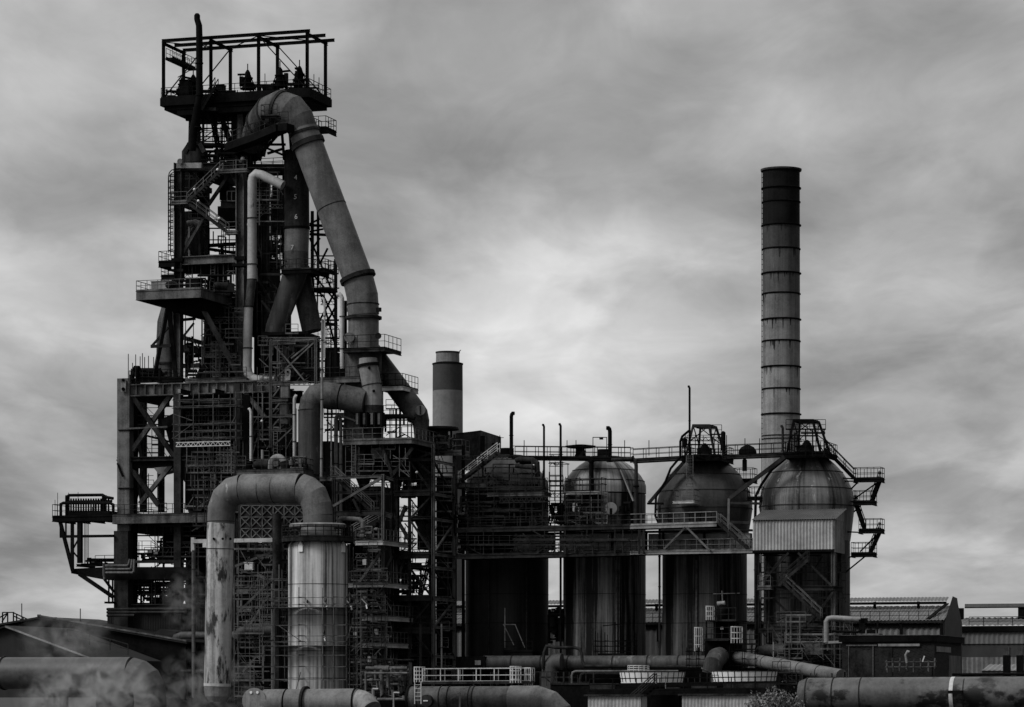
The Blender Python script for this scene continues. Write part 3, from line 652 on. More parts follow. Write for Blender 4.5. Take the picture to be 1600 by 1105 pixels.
# ================================================================== MID SCAFFOLD FRAME
T = Thing('braced_stage', 'pale-edged braced steel stage right of the long pale pipe', 'frame', A(460, 700, -4), mat=DRK)
FR = -5
for x, y0, y1, t in ((423, 531, 700, FR), (493.5, 529, 720, FR), (411, 521, 575, -2), (454, 519, 560, -2), (439, 540, 700, -3)): T.part('post', MB().ibeam(A(x, y1, t), A(x, y0, t), .28, .28, .06, up=U), STL if t == FR else DRK)
for a, b, w in (((423, 532), (495, 529), .3), ((425, 537), (462, 536), .25), ((423, 600), (482, 597), .3), ((423, 626), (450, 625), .25), ((423, 650), (458, 649), .25), ((423, 673), (446, 673), .25), ((425, 567), (440, 567), .3)): T.part('beam', MB().ibeam(A(*a, FR), A(*b, FR), .2, w, .05), STL)
T.part('beam', MB().beam(A(409, 522, -2), A(482, 520, -2), .3, .35), BLK)
for a, b in (((428, 538), (476, 595)), ((490, 536), (434, 588)), ((425, 622), (437, 606)), ((425, 646), (437, 630)), ((423, 670), (436, 655)), ((455, 560), (483, 538)), ((424, 700), (458, 668))): T.part('brace', MB().beam(A(*a, FR+.1), A(*b, FR+.1), .15), STL)
platform('small railed bench inside the braced stage', 470, 498, 576, -4.5, -3, .3, BLK, DRK, 'f')
cabinet('tall pale panel standing inside the braced stage, uppermost', sz(446, 0, -3.5)[0], -3.5, sz(446, 623, -3.5)[1], .95, 2.6, .5, GRY)
cabinet('tall pale panel inside the braced stage, below the first', sz(445, 0, -3.5)[0], -3.5, sz(445, 664, -3.5)[1], .85, 2.3, .5, STL)
T = Thing('sheave_wheel', 'pale teardrop bracket with a round eye at the end of the long pale pipe', 'pulley', A(449, 590, -5.3), mat=GRY)
T.part('bracket', MB().hexa([A(446, 594, -5.3), A(453, 594, -5.3), A(453, 594, -5.1), A(446, 594, -5.1), A(445, 581, -5.3), A(454, 581, -5.3), A(454, 581, -5.1), A(445, 581, -5.1)])); T.part('wheel', MB().tube(A(449.5, 581, -5.4), A(449.5, 581, -5.05), .36, n=18)); T.part('hub', MB().tube(A(449.5, 581, -5.45), A(449.5, 581, -5.38), .12, n=12), BLK)
# poles and thin pipes (each its own)
def hook_pipe(label, px, y0, y1, t, rpx, hook=0, m=LGT, cat='pipe', name='standpipe', group=None, lean=0):
    k = mpp(px, t); pts = [(px, y1), (px+lean, y0+(6 if hook else 0))]
    if hook: pts += [(px+lean+hook*.3, y0+2), (px+lean+hook*.7, y0), (px+lean+hook*1.3, y0+1)]
    T = Thing(name, label, cat, A(px, y1, t), group, m)
    po = T.part('pipe', MB().pipe(PL(pts, t), rpx*k, 12)); n = max(1, int((y1-y0)/45))
    for i in range(n):
        y = y1-(y1-y0)*(i+.6)/(n+.3); T.part('clamp', MB().tube(A(px+lean*(y1-y)/(y1-y0), y, t), A(px+lean*(y1-y)/(y1-y0), y-1.2, t), rpx*k*1.35, n=12), DRK, po)
    return T
hook_pipe('tall thin pale pipe rising right beside the fat elbow pipe', 502, 500, 745, -9.5, 2.1, 0, GRY, lean=2)
hook_pipe('slim pale standpipe between trestle mast and uptake, with bent tip', 507, 466, 560, -1, 1.8, -4, WHT)
hook_pipe('pale standpipe left of the downcomer foot, bent over at the top', 534.5, 460, 576, -1, 3.4, -6, WHT)
hook_pipe('pale standpipe against the left side of the fat drop pipe, hooked top', 460, 619, 716, -7, 2.6, 3, LGT)
hook_pipe('short hooked pale standpipe left of the braced stage', 392, 639, 720, -7, 2.0, -3, WHT)
hook_pipe('thin pale standpipe right of the fat drop pipe', 517.5, 658, 745, -6, 1.3, 0, LGT)
hook_pipe('left one of the paired pale pipes below the fat elbow', 525, 650, 840, -5, 3.2, 3, GRY)
hook_pipe('right one of the paired pale pipes below the fat elbow', 532.5, 652, 840, -5, 2.6, -3, GRY)

# small bulkhead lamps and drips
for i, (x, y, t, w) in enumerate(((303.7, 296, -2.0, 'on the lower half of the upper zigzag flight'), (340, 265, -2.0, 'near the top of the upper zigzag flight'), (310, 314, -2.0, 'at the head of the lower zigzag flight'), (342.6, 341, -2.0, 'low on the lower zigzag flight'), (379, 248, -1, 'on the tower head landing, the largest'), (409, 658, -6, 'low in the dark bay left of the fat drop pipe'), (651, 738, -7, 'high inside the stair tower'))):
    r_ = .15 if i != 4 else .24; T = Thing('bulkhead_lamp', 'small round pale lamp '+w, 'lamp', A(x, y, t), 'round lamps on the furnace stairs', WPT); p = A(x, y, t)
    T.part('globe', MB().lathe(p.xy, [(r_*.5, p.z-r_*.85), (r_*.9, p.z-r_*.4), (r_, p.z), (r_*.85, p.z+r_*.5), (r_*.4, p.z+r_*.9)], 12)); T.part('bracket', MB().beam(p-ZZ*r_*.8, p-ZZ*(r_*.8+.5), .06), DRK)
# ================================================================== LOWER TOWER
lt = Thing('casthouse_tower', 'wide dark lower steel frame with crossed bars under the furnace tower', 'frame', A(280, 980, 0), mat=DRK)
LF = -3.0
def lm(nm, a, b, w, h=None, m=None, i=False):
    mb = MB(); (mb.ibeam if i else mb.beam)(AT(a), AT(b), w, h if h else w); return lt.part(nm, mb, m)
def lcol(px, y0, y1, t, w, d, m=None, nm='column'):
    s = sz(px, 0, t)[0]; p, q = W(s, t, sz(px, y1, t)[1]), W(s, t, sz(px, y0, t)[1])
    return lt.part(nm, MB().beam(p, q, d, w, up=U), m)
lcol(196, 592, 830, LF, 1.5, 1.2, STL); lcol(193, 830, 990, LF-.2, 1.75, 1.4, DRK)
for y in (671, 762): lt.part('splice_plate', MB().pbox(184.5, 207.5, y, y+1.5, LF-.75, LF+.7), BLK)
lcol(279, 616, 990, LF, .85, .8, DRK); lcol(224, 600, 800, 6, .65, .7, BLK); lcol(252, 600, 800, 8, .6, .6, BLK); lcol(211, 600, 980, LF+1.4, .3, .8, BLK)
lcol(386, 617, 860, LF, .9, .8, BLK); lcol(300, 616, 800, 9, .7, .7, BLK); lcol(372, 600, 800, LF, .8, .8, DRK)
# plate girder with stiffeners
gz0 = sz(300, 617, LF)[1]; gz1 = sz(300, 598, LF)[1]
lt.part('girder', MB().ibeam(W(sz(186, 0, LF)[0], LF, (gz0+gz1)/2), W(sz(432, 0, LF)[0], LF, (gz0+gz1)/2), .8, gz1-gz0, .12), STL)
mb = MB()
for x in range(212, 430, 14): mb.pbox(x, x+1.4, 599.5, 615.5, LF-.38, LF-.05)
lt.part('stiffener', mb, STL)
lt.part('girder', MB().ibeam(W(sz(196, 0, LF)[0], LF, gz1-.8), W(sz(196, 0, LF)[0], LF+12, gz1-.8), .8, 1.4, .12), BLK)
lt.part('girder', MB().ibeam(W(sz(279, 0, LF)[0], 9, gz1-.8), W(sz(410, 0, LF)[0], 9, gz1-.8), .8, 1.4, .12), BLK)
T = Thing('lifting_lug', 'pale pinned lifting lug on top of the far left frame column', 'lug', A(192, 612, LF-1), mat=GRY)
T.part('plate', MB().pbox(188.5, 196.5, 595, 612, LF-.95, LF-.82)); T.part('plate', MB().tube(A(192.5, 595, LF-.95), A(192.5, 595, LF-.8), .29, n=16)); T.part('pin', MB().tube(A(192.5, 594, LF-1.1), A(192.5, 594, LF-.9), .16, n=12), BLK); T.part('pin', MB().tube(A(192.5, 608, LF-1.1), A(192.5, 608, LF-.9), .2, n=12), BLK)
for a, b, w, m in (((207, 618, LF), (272, 713, LF), .5, DRK), ((268, 616, LF+.5), (207, 704, LF+.5), .5, STL), ((208, 736, LF), (248, 790, LF), .5, DRK), ((268, 727, LF+.5), (219, 787, LF+.5), .45, STL),
                   ((217, 632, 5.5), (212, 720, 5.5), .4, BLK), ((210, 630, 5), (222, 720, 5.2), .4, BLK), ((213, 735, 5), (222, 790, 5), .3, BLK), ((222, 735, 5), (212, 780, 5), .35, BLK),
                   ((218, 678, 7), (271, 692, 7), .22, BLK), ((197, 670, LF-1), (262, 667, LF-1), .18, STL), ((290, 710, LF), (272, 735, LF), .3, BLK),
                   ((381, 610, LF), (414, 652, LF-.1), .45, STL), ((414, 652, LF), (376, 712, LF), .4, DRK), ((410, 650, 1), (430, 690, 1), .3, DRK)): lm('brace', a, b, w, None, m)
lm('beam', (184, 718, LF), (297, 716, LF), .5, .5, DRK, True); lm('beam', (206, 727, LF+.5), (285, 722, LF+.5), .5, .8, BLK); lm('beam', (206, 727, 6), (300, 722, 6), .5, .8, BLK)
lm('beam', (285, 627, LF), (385, 627, LF), .4, .5, DRK, True); lm('brace', (183.5, 724, LF-.8), (192, 745, LF-.8), .18, .18, BLK)
for i, x in enumerate((278, 332)):
    T = Thing('crane_rail_stub', 'pale-ended beam stub poking from under the plate girder, %s one' % ('left', 'right')[i], 'beam', A(x, 613, -4), mat=DRK)
    T.part('beam', MB().ibeam(A(x+2, 611, -6.5), W(sz(x+2, 0, -6.5)[0], -3.5, A(x+2, 611, -6.5).z), .3, .5, .05)); T.part('end_plate', MB().pbox(x, x+4, 608, 614, -6.6, -6.52), GRY)
# sloped chute and dark bins in the right half of the lower frame
def slab(T, nm, pts, t0, t1, m):
    a, b = PL(pts, t0), [p+V*(t1-t0) for p in PL(pts, t0)]
    n = len(pts); return T.part(nm, MB().add(a+b, [tuple(range(n-1, -1, -1)), tuple(range(n, 2*n))]+[(i, (i+1) % n, n+(i+1) % n, n+i) for i in range(n)]), m)
T = Thing('ore_chute', 'dark sloping chute behind the crossed bars of the lower frame', 'chute', A(275, 700, 5), mat=BLK)
slab(T, 'trough', [(252, 655), (292, 636), (292, 655), (255, 672)], 3, 5.5, DRK); slab(T, 'hood', [(258, 668), (300, 640), (300, 770), (276, 735)], 5, 8, BLK); slab(T, 'side_plate', [(240, 731), (268, 728), (270, 735), (248, 741)], 1.5, 3.5, GRY)
def steelwork(label, x0, x1, y0, y1, t, seed, m=DRK, n=1.0, w=.09, lad=True):
    rnd = random.Random(seed); T = Thing('access_steelwork', label, 'steelwork', A((x0+x1)/2, y1, t), 'thin access steelwork', m)
    xs = [x0]
    while xs[-1] < x1-6: xs.append(xs[-1]+rnd.uniform(6, 16)/n)
    ys = [y0]
    while ys[-1] < y1-8: ys.append(ys[-1]+rnd.uniform(9, 20)/n)
    for x in xs[:26]:
        if rnd.random() < .75:
            a, b = sorted((rnd.uniform(y0, y1), rnd.uniform(y0, y1)))
            if b-a < 12: a, b = y0, y1
            T.part('post', MB().beam(A(x, b, t), A(x, a, t), w*rnd.choice((1, 1, 1.8))))
    for y in ys[:34]:
        a, b = sorted((rnd.uniform(x0, x1), rnd.uniform(x0, x1)))
        if b-a < 10: a, b = x0, x1
        k = rnd.random(); dt = rnd.uniform(-.6, .6)
        if k < .35: T.part('railing', MB().rail([A(a, y, t+dt), A(b, y, t+dt)], 1.1, rnd.uniform(.8, 1.3), .04))
        elif k < .85: T.part('beam', MB().beam(A(a, y, t+dt), A(b, y, t+dt), w*1.3, w*rnd.choice((1, 2, 3))))
        else: T.part('truss', MB().truss(A(a, y, t+dt), A(b, y, t+dt), .4, .07, .6))
    for k in range(int((x1-x0)*(y1-y0)/900)+1):
        x, y = rnd.uniform(x0, x1), rnd.uniform(y0, y1); dx, dy = rnd.uniform(10, 24)*rnd.choice((-1, 1)), rnd.uniform(10, 26)
        T.part('brace', MB().beam(A(x, y, t+.2), A(min(max(x+dx, x0), x1), min(y+dy, y1), t+.2), w*rnd.choice((.8, 1.4))))
    if lad: x = rnd.uniform(x0+2, x1-2); T.part('ladder', MB().ladder(A(x, y1, t-.4), A(x, max(y0, y1-60), t-.4), .45, U, False)); return T
for a in (('thin dark steelwork in the left bay of the upper tower', 288, 326, 268, 404, 2.5, 1, DRK), ('thin black steelwork crossing the arched sky gap of the upper tower', 327, 372, 358, 402, 8, 2, BLK, 1.7, .06),
          ('thin dark steelwork between pale lagged pipe and uptake, high up', 404, 445, 300, 420, 2, 3, DRK), ('thin dark steelwork between pale lagged pipe and uptake legs', 402, 436, 430, 520, 2, 4, DRK, 1.2),
          ('thin grey steelwork just above the plate girder', 290, 372, 480, 594, .5, 5, STL, 1.0, .07), ('thin grey steelwork behind the hanging scaffold', 290, 386, 622, 716, -1, 6, STL, 1.1, .07),
          ('thin grey steelwork behind the braced stage', 395, 462, 600, 733, -3.3, 7, STL, 1.1, .07), ('thin grey steelwork under the pump platform', 300, 366, 740, 830, -6, 8, DRK, 1.2),
          ('thin grey steelwork around the legs of the arched pipe', 364, 450, 850, 1090, -9.5, 9, STL, 1.2, .07), ('thin grey steelwork behind the stacked catwalks', 546, 612, 850, 1085, -6, 10, STL, 1.2, .07),
          ('thin dark steelwork within the stair tower', 616, 676, 745, 1085, -2, 11, DRK, 1.3, .08), ('thin dark steelwork over the leftmost stove above its deck', 714, 856, 718, 824, -1.2, 12, DRK, .7, .06),
          ('thin black steelwork in the gap between the first two stoves', 858, 880, 716, 862, 2, 13, BLK, 1.3, .05, False), ('fine black cage rails round the third stove top', 1066, 1136, 680, 716, .4, 41, BLK, 2, .07, False), ('fine black cage rails round the rightmost stove top', 1228, 1290, 672, 712, .4, 42, BLK, 2, .07, False), ('thin grey steelwork beneath the corrugated cabin', 1188, 1322, 868, 1048, -2.5, 14, DRK, 1.1, .08),
          ('thin dark steelwork under the round canopy', 642, 712, 692, 745, -1, 15, DRK, 1.3, .08), ('thin black steelwork below the fat elbow pipe', 506, 540, 598, 690, 1, 16, BLK, 1.6, .08),
          ('thin black steelwork in the slots of the casthouse tower', 208, 292, 828, 946, 1, 17, BLK, 1.3, .07), ('thin dark steelwork on the big deck right of the upright vessel', 598, 655, 640, 688, -1, 18, BLK, 1.8, .1),
          ('thin grey steelwork beneath the big deck by the square bay', 540, 612, 745, 850, -4, 19, DRK, 1.2, .08), ('thin dark steelwork along the lower stove deck', 714, 1008, 828, 866, -3.0, 20, DRK, 1.0, .08),
          ('thin grey steelwork beside the second stove barrel, above the deck', 884, 950, 770, 822, -1.6, 21, STL, 1.3, .06), ('thin black steelwork under the top deck of the furnace', 308, 362, 172, 258, 1.5, 22, BLK, 1.5, .07),
          ('thin grey steelwork low before the third stove', 1075, 1185, 1000, 1048, -7, 23, DRK, 1.2, .08), ('thin black steelwork around the downcomer trestle', 486, 530, 400, 560, 5, 24, BLK, 1.3, .07),
          ('fine dark steelwork right beside the pale lagged pipe, upper half', 386, 446, 262, 352, .5, 25, STL, 1.3, .06), ('fine dark steelwork over the bin above the wide platform', 286, 400, 404, 440, .6, 26, STL, 1.5, .06),
          ('fine grey steelwork in front of the braced stage drum', 402, 500, 522, 600, -3.4, 27, STL, 1.3, .06), ('fine black steelwork crossing the left frame openings', 208, 270, 622, 800, 4, 28, BLK, .9, .06),
          ('fine grey steelwork over the girder near the furnace shaft', 318, 384, 480, 592, -1.6, 29, STL, 1.4, .06), ('fine dark steelwork on the dark cladding behind the pump platform', 290, 372, 716, 798, -3.2, 30, STL, 1.4, .06),
          ('fine dark steelwork beneath the cast floor deck', 206, 326, 822, 945, -2.8, 31, DRK, 1.2, .07), ('fine grey steelwork on the catwalk stack, front layer', 552, 606, 855, 1080, -14.6, 32, STL, 1.3, .05),
          ('fine grey steelwork in the stair tower side face', 680, 706, 745, 1080, -1.5, 33, STL, 1.2, .06), ('fine grey steelwork before the hopper of the big deck', 540, 640, 694, 745, -8.8, 34, STL, 1.1, .06),
          ('fine dark steelwork before the great dark casing under the plate girder', 292, 384, 690, 740, -3.5, 35, STL, 1.5, .06), ('fine black steelwork low between last stove and brick house', 1200, 1330, 960, 1048, -9, 36, STL, 1.2, .05),
          ('fine dark steelwork in the yard below the stoves, left half', 740, 930, 1050, 1072, -20, 37, DRK, 1.2, .08), ('fine dark steelwork in the yard below the stoves, right half', 1075, 1300, 1052, 1080, -34, 38, DRK, 1.2, .07),
          ('fine dark steelwork between the arched pipe foot and the scaffold', 366, 412, 900, 1090, -12, 39, STL, 1.5, .05), ('fine black rails round the lower parts of the upper tower', 402, 446, 355, 425, 4, 40, DRK, 1.8, .06)): steelwork(*a)
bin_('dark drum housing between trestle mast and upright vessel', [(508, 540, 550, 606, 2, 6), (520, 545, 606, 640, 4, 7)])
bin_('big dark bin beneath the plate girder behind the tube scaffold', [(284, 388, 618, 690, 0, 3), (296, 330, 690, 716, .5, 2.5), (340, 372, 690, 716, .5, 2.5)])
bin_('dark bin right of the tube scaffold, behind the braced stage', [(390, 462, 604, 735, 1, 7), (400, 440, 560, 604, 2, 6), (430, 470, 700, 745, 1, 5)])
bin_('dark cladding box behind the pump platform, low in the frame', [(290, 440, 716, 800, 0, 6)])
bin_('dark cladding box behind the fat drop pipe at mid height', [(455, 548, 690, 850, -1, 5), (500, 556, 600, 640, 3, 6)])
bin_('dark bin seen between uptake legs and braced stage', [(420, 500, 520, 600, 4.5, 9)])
# tube scaffold hung below girder
def scaffold(label, xs, ys, t0, t1, boards, m=STL, bm_=None, xtra=(), group=None, tp=6, d=.06, r=None):
    T = Thing('scaffold', label, 'scaffold', A((xs[0]+xs[-1])/2, ys[-1], t0), group, m)
    rnd = random.Random(len(label))
    for t in (t0, t1):
        for x in xs:
            s = sz(x, 0, t0)[0]; j = rnd.uniform(-4, 4)
            T.part('standard', MB().beam(W(s, t, sz(x, ys[-1]+5+j, t0)[1]), W(s, t, sz(x, ys[0]-tp+j, t0)[1]), d))
    for y in ys:
        s0, s1 = sz(xs[0]-2, 0, t0)[0], sz(xs[-1]+2, 0, t0)[0]; z = sz((xs[0]+xs[-1])/2, y, t0)[1]
        T.part('ledger', MB().beam(W(s0, t0-.05, z), W(s1, t0-.05, z), d)); T.part('ledger', MB().beam(W(s0, t1-.05, z), W(s1, t1-.05, z), d))
        mb = MB()
        for x in xs:
            s = sz(x, 0, t0)[0]+.06; mb.beam(W(s, t0-.3, z+.06), W(s, t1+.3, z+.06), d)
        T.part('transom', mb)
    for y in boards:
        s0, s1 = sz(xs[0]-2, 0, t0)[0], sz(xs[-1]+2, 0, t0)[0]; z = sz((xs[0]+xs[-1])/2, y, t0)[1]
        mb = MB(); n = 4
        for k in range(n): mb.box(s0+rnd.uniform(-.3, .1), s1+rnd.uniform(-.1, .3), t0+(t1-t0)*k/n, t0+(t1-t0)*(k+.93)/n, z+.1, z+.16)
        T.part('board', mb, bm_ or m)
    for a, b in xtra: T.part('brace', MB().beam(A(*a, t0-.1), A(*b, t0-.1), d))
    return T
T = scaffold('hanging tube scaffold with a zigzag girder under the plate girder', [271, 302, 333, 360, 368], [624, 634, 662, 673, 684], -6, -4.4, [638], STL, STL, [((271, 647), (300, 657)), ((299, 664), (272, 684)), ((362, 662), (368, 650))], tp=12)
T.part('truss_girder', MB().truss(A(275, 698, -6), A(360, 696, -6), .45, .09, .55), PAL)
scaffold('dark scaffold cage left of the pump platform', [350, 356, 362], [703, 712, 725, 735], -7, -6, [], STL, tp=3)
# clutter: process pipework
def pipework(label, x0, x1, y0, y1, t0, t1, n, seed, m=BLK, r=(.08, .25)):
    rnd = random.Random(seed); T = Thing('pipework', label, 'pipes', A((x0+x1)/2, y1, t0), 'small-bore pipework', m)
    for i in range(n):
        x, y, t = rnd.uniform(x0, x1), rnd.uniform(y0, y1), rnd.uniform(t0, t1); pts = [(x, y, t)]; rr = rnd.uniform(*r)
        for k in range(rnd.choice((1, 2, 2, 3))):
            if (k+i) % 2: x = rnd.uniform(x0, x1)
            else: y = rnd.uniform(y0, y1)
            if abs(pts[-1][0]-x)+abs(pts[-1][1]-y) > 4:
                if len(pts) > 1 and ((pts[-1][0] == pts[-2][0]) == (x == pts[-1][0])): pts.pop()
                if pts[-1][0] == x or pts[-1][1] == y: pts.append((x, y, t))
        if len(pts) > 1:
            P_ = [AT(p) for p in pts]
            for j in range(1, len(P_)):   # square runs
                pass
            T.part('pipe', MB().pipe(P_, rr, 8), m)
            if i % 3 == 0:
                a = P_[0].lerp(P_[1], .5); d = (P_[1]-P_[0]).normalized(); T.part('valve_body', MB().tube(a-d*rr*1.6, a+d*rr*1.6, rr*1.9, n=10), m)
    return T
pipework('dark small pipes in the bay right of the two upper zigzag flights', 390, 445, 300, 400, 5, 9, 14, 1)
pipework('dark small pipes seen against the sky in the arched bay of the upper tower', 326, 374, 360, 404, 7, 10, 16, 2, r=(.04, .1))
pipework('dark small pipes on the wide pale-edged platform', 262, 372, 430, 462, -3, 2, 18, 3, r=(.05, .16))
pipework('dark small pipes in the narrow sky gap below the wide platform', 288, 325, 525, 596, 0, 6, 26, 4, r=(.05, .2))
pipework('dark small pipes right of the furnace shaft above the plate girder', 335, 384, 520, 596, -1, 4, 18, 5, DRK, r=(.05, .16))
pipework('dark small pipes inside the braced stage', 425, 495, 535, 600, -3, 0, 16, 6, DRK, r=(.05, .2))
pipework('dark small pipes behind the uptake at the fork gallery', 400, 440, 395, 425, 5, 9, 14, 7)
pipework('dark small pipes behind the pump platform over the arched pipe', 290, 470, 660, 735, -3.5, -1, 40, 8, DRK, r=(.05, .16))
pipework('dark small pipes between fat drop pipe and dust vessel', 525, 600, 655, 700, 0, 3, 14, 9)
pipework('dark pipes and rails low between the left front pipe and the arched pipe', 255, 330, 1035, 1100, -12, -9, 40, 91, DRK, r=(.05, .2))
pipework('dark pipes packed behind the arched pipe', 362, 455, 800, 1000, -5, -2, 50, 10, STL, r=(.05, .16))
pipework('dark pipes on the tower head beside the throat vessel', 312, 400, 236, 262, 0, 4, 26, 12, r=(.06, .2))
pipework('low black pipes and fittings strewn over the top deck, left half', 260, 380, 138, 152, .6, 4.5, 26, 101, BLK, r=(.04, .14))
pipework('low black pipes and fittings strewn over the top deck, right half', 380, 500, 130, 146, .6, 4.5, 26, 102, BLK, r=(.04, .14))
for lb_, x, y, t, w_, h_ in (('squat black box on the top deck left of the vent pipe', 290, 150, .8, 1.2, 1.7), ('small black box between two gantry columns on the top deck', 345, 148, 3, .9, 1.0), ('low black box on the top deck right of the middle column', 421, 144, 1, 1.3, .6)):
    q_ = sz(x, y, t); cabinet(lb_, q_[0], t, q_[1], w_, h_, .9, BLK)
# scaffold poles standing at the left end of the girder
mb = None
for i, (x, y, t) in enumerate(((200.5, 553, -4), (207, 567, -2), (212, 554, -4), (219, 557, -1), (222.5, 552, -3), (226, 558, 0), (232, 556, -3), (240, 558, -1))):
    single('scaffold_pole', ['first', 'second', 'third', 'fourth', 'fifth', 'sixth', 'seventh', 'last'][i]+' thin pole from the left, above the far left frame column', 'pole', MB().tube(A(x, 596, t), A(x, y, t), .05, n=6), DRK, 'thin poles above the plate girder')
platform('railed walkway over the left end of the plate girder', 202, 285, 592, -3, 0, .4, BLK, BLK, 'fb', h=1.0, sp=.9)
platform('upper pipe rack deck at the left end of the plate girder', 204, 240, 579, 0, 4, .5, BLK, BLK, '')
pipework('tangle of dark pipes over the far left frame column', 203, 262, 576, 594, -3, 2, 22, 14)
platform('railed walkway on the plate girder in the middle of the tower', 290, 385, 592, -3, 1, .3, DRK, DRK, 'f', STL, h=1.2, sp=1.3)
# ================================================================== LEFT CANTILEVER CAST DECKS
T, s0, s1, z = platform('long cast floor deck across the lower frame, pale edge beam', 176, 345, 804, -4.5, 8, .95, DRK, DRK, 'fl', STL, h=1.2, sp=1.4, joists=5)
CZ = z
T2, a0, a1, z2 = platform('dark outrigger deck at the far left carrying the bank of cooling tubes', 82, 175, 807, -4.5, 1.5, .55, BLK, BLK, 'fbl', h=1.4, sp=1.1, joists=3)
# cooling tube bank
T = Thing('cooler_bank', 'bank of upright black cooling tubes at the far left end of the cast deck', 'cooler', A(140, 806, -3), mat=BLK)
for k in range(16):
    x = 111+k*3.9; T.part('tube', MB().tube(A(x, 805, -3.3), A(x, 779, -3.3), .105, n=8))
T.part('header_pipe', MB().pipe(PL([(104, 806), (104, 777), (108, 774), (160, 773.5), (166, 777), (177, 779)], -3.5), .17, 10))
T.part('header_pipe', MB().pipe(PL([(95, 806), (95, 788), (99, 786), (172, 786), (177, 789), (177, 806)], -4), .17, 10))
T.part('header_pipe', MB().pipe(PL([(103, 784), (175, 783)], -3.0), .14, 8)); T.part('header_pipe', MB().pipe(PL([(103, 800), (172, 800)], -3.0), .14, 8))
for x in (104, 107, 161, 165): T.part('frame_post', MB().beam(A(x, 806, -2.8), A(x, 774, -2.8), .22))
for k in range(16):
    x = 111+k*3.9; T.part('tube', MB().tube(A(x, 805, -1.9), A(x, 781, -1.9), .1, n=6))
T.part('base_tray', MB().pbox(106, 172, 799, 806, -4, -1.5))
mb = None
for i, (x, y) in enumerate(((86, 781), (90, 770), (107, 770), (122, 769))): single('lightning_rod', 'thin spike above the cooling tubes, number %s from the left edge' % ('one', 'two', 'three', 'four')[i], 'rod', MB().tube(A(x, 806, -3), A(x, y, -3), .035, n=6), BLK, 'spikes at the cooling tubes')
# supports of the outrigger
T = Thing('outrigger_frame', 'tapering black support frame under the far left outrigger deck', 'frame', A(150, 905, -3), mat=BLK)
for a, b, w in (((94, 815), (114, 893), .35), ((95, 815), (95, 838), .22), ((113, 815), (113, 888), .32), ((125, 815), (125, 880), .5), ((103, 815), (103, 840), .15), ((125, 838), (113, 860), .15), ((94, 838.5), (178, 837.5), .3), ((114, 862), (125, 875), .15), ((124, 897), (177, 933), .4), ((170, 905), (170, 942), .15), ((176, 905), (176, 940), .15), ((163, 905), (178, 925), .25)):
    T.part('strut', MB().beam(A(*a, -4.2), A(*b, -4.2), w))
for x in (132, 134, 136, 138): T.part('hanger', MB().beam(A(x, 815, 0), A(x, 885, 0), .05))
T.part('bracket', MB().pbox(163, 176, 940, 943, -4.8, -3.5))
slab(T, 'tray', [(111, 889), (163, 886), (293, 886), (293, 905), (163, 906), (126, 899), (111, 896)], -4, 2, BLK)
platform('lower left catwalk under the outrigger deck', 120, 180, 881, -3.8, 1, .3, BLK, BLK, 'b', h=1.15, sp=1.2)
pipework('heap of dark pipes on the lower left catwalk', 118, 180, 872, 884, -3, 1, 22, 21, r=(.05, .15))
pipework('dark pipes and floodlights in the bright slot of the cast frame', 208, 288, 862, 878, -2, 3, 26, 22, r=(.06, .2))
pipework('thin dark pipes crossing the right half of the bright slot', 240, 292, 840, 880, 0, 4, 22, 23, r=(.04, .14))
pipework('dark valves in the lowest slot of the cast frame', 204, 292, 908, 944, -2, 3, 60, 24, r=(.05, .16))
bin_('dark underfloor box beneath the cast floor deck', [(205, 330, 820, 838, -3, 6), (255, 330, 838, 862, 0, 5), (290, 330, 862, 950, 0, 5)])
for i, (x, y) in enumerate(((235, 862), (244, 864))):
    T = Thing('floodlight', '%s of two square floodlights standing in the bright slot' % ('left', 'right')[i], 'lamp', A(x, y, -3.4), None, BLK); p = A(x, y, -3.4)
    T.part('head', MB().beam(p-U*.3, p+U*.3, .25, .35)); T.part('stand', MB().beam(p-ZZ*.6, p-ZZ*.18, .07)); T.part('lens', MB().beam(p-U*.25-V*.14, p+U*.25-V*.14, .02, .28), STL)
T = Thing('pipe_bundle', 'three parallel grey pipes stepping up beside the left frame column', 'pipes', A(185, 890, -5), mat=STL)
for k in range(3): T.part('pipe', MB().pipe(PL([(164, 884+k*5.5), (199+k*4, 884+k*5.5), (201+k*4, 882+k*5.5), (203+k*3.6, 874)], -5), .14, 8))
T.part('pipe', MB().tube(A(163, 890, -5), A(163, 905, -5), .14)); T.part('clamp', MB().beam(A(162, 900, -5.1), A(162, 882, -5.1), .1, .35))
lm('beam', (205, 948, LF), (345, 946, LF), .7, .5, DRK, True); lm('beam', (206, 878, LF), (290, 877, LF), .6, .3, DRK); lm('beam', (183, 720, LF), (183.5, 719, LF), .2)
for y in (948, 955, 961): 
    pass
T = Thing('pipe_bundle', 'three level dark pipes along the top of the casthouse wall', 'pipes', A(230, 962, -5), mat=DRK)
for y, x1 in ((952, 292), (957, 292), (962, 210)): T.part('pipe', MB().tube(A(167, y, -5), A(x1, y-.5, -5), .15))
T = Thing('casthouse', 'dark windowless casthouse block below the left frame', 'building', A(280, 1085, 2), mat=BLK)
def cladding(mb, p, q, z0, z1, pitch=.3, dep=.05):
    d = q-p; n = max(2, int(d.length/pitch)); nrm = Vector((d.y, -d.x, 0)).normalized(); vs = []; fs = []
    for i in range(2*n+1):
        a = p.lerp(q, i/(2*n))+nrm*(dep if i % 2 else 0); vs += [(a.x, a.y, z0), (a.x, a.y, z1)]
    for i in range(2*n): fs.append((2*i, 2*i+2, 2*i+3, 2*i+1))
    return mb.add(vs, fs)
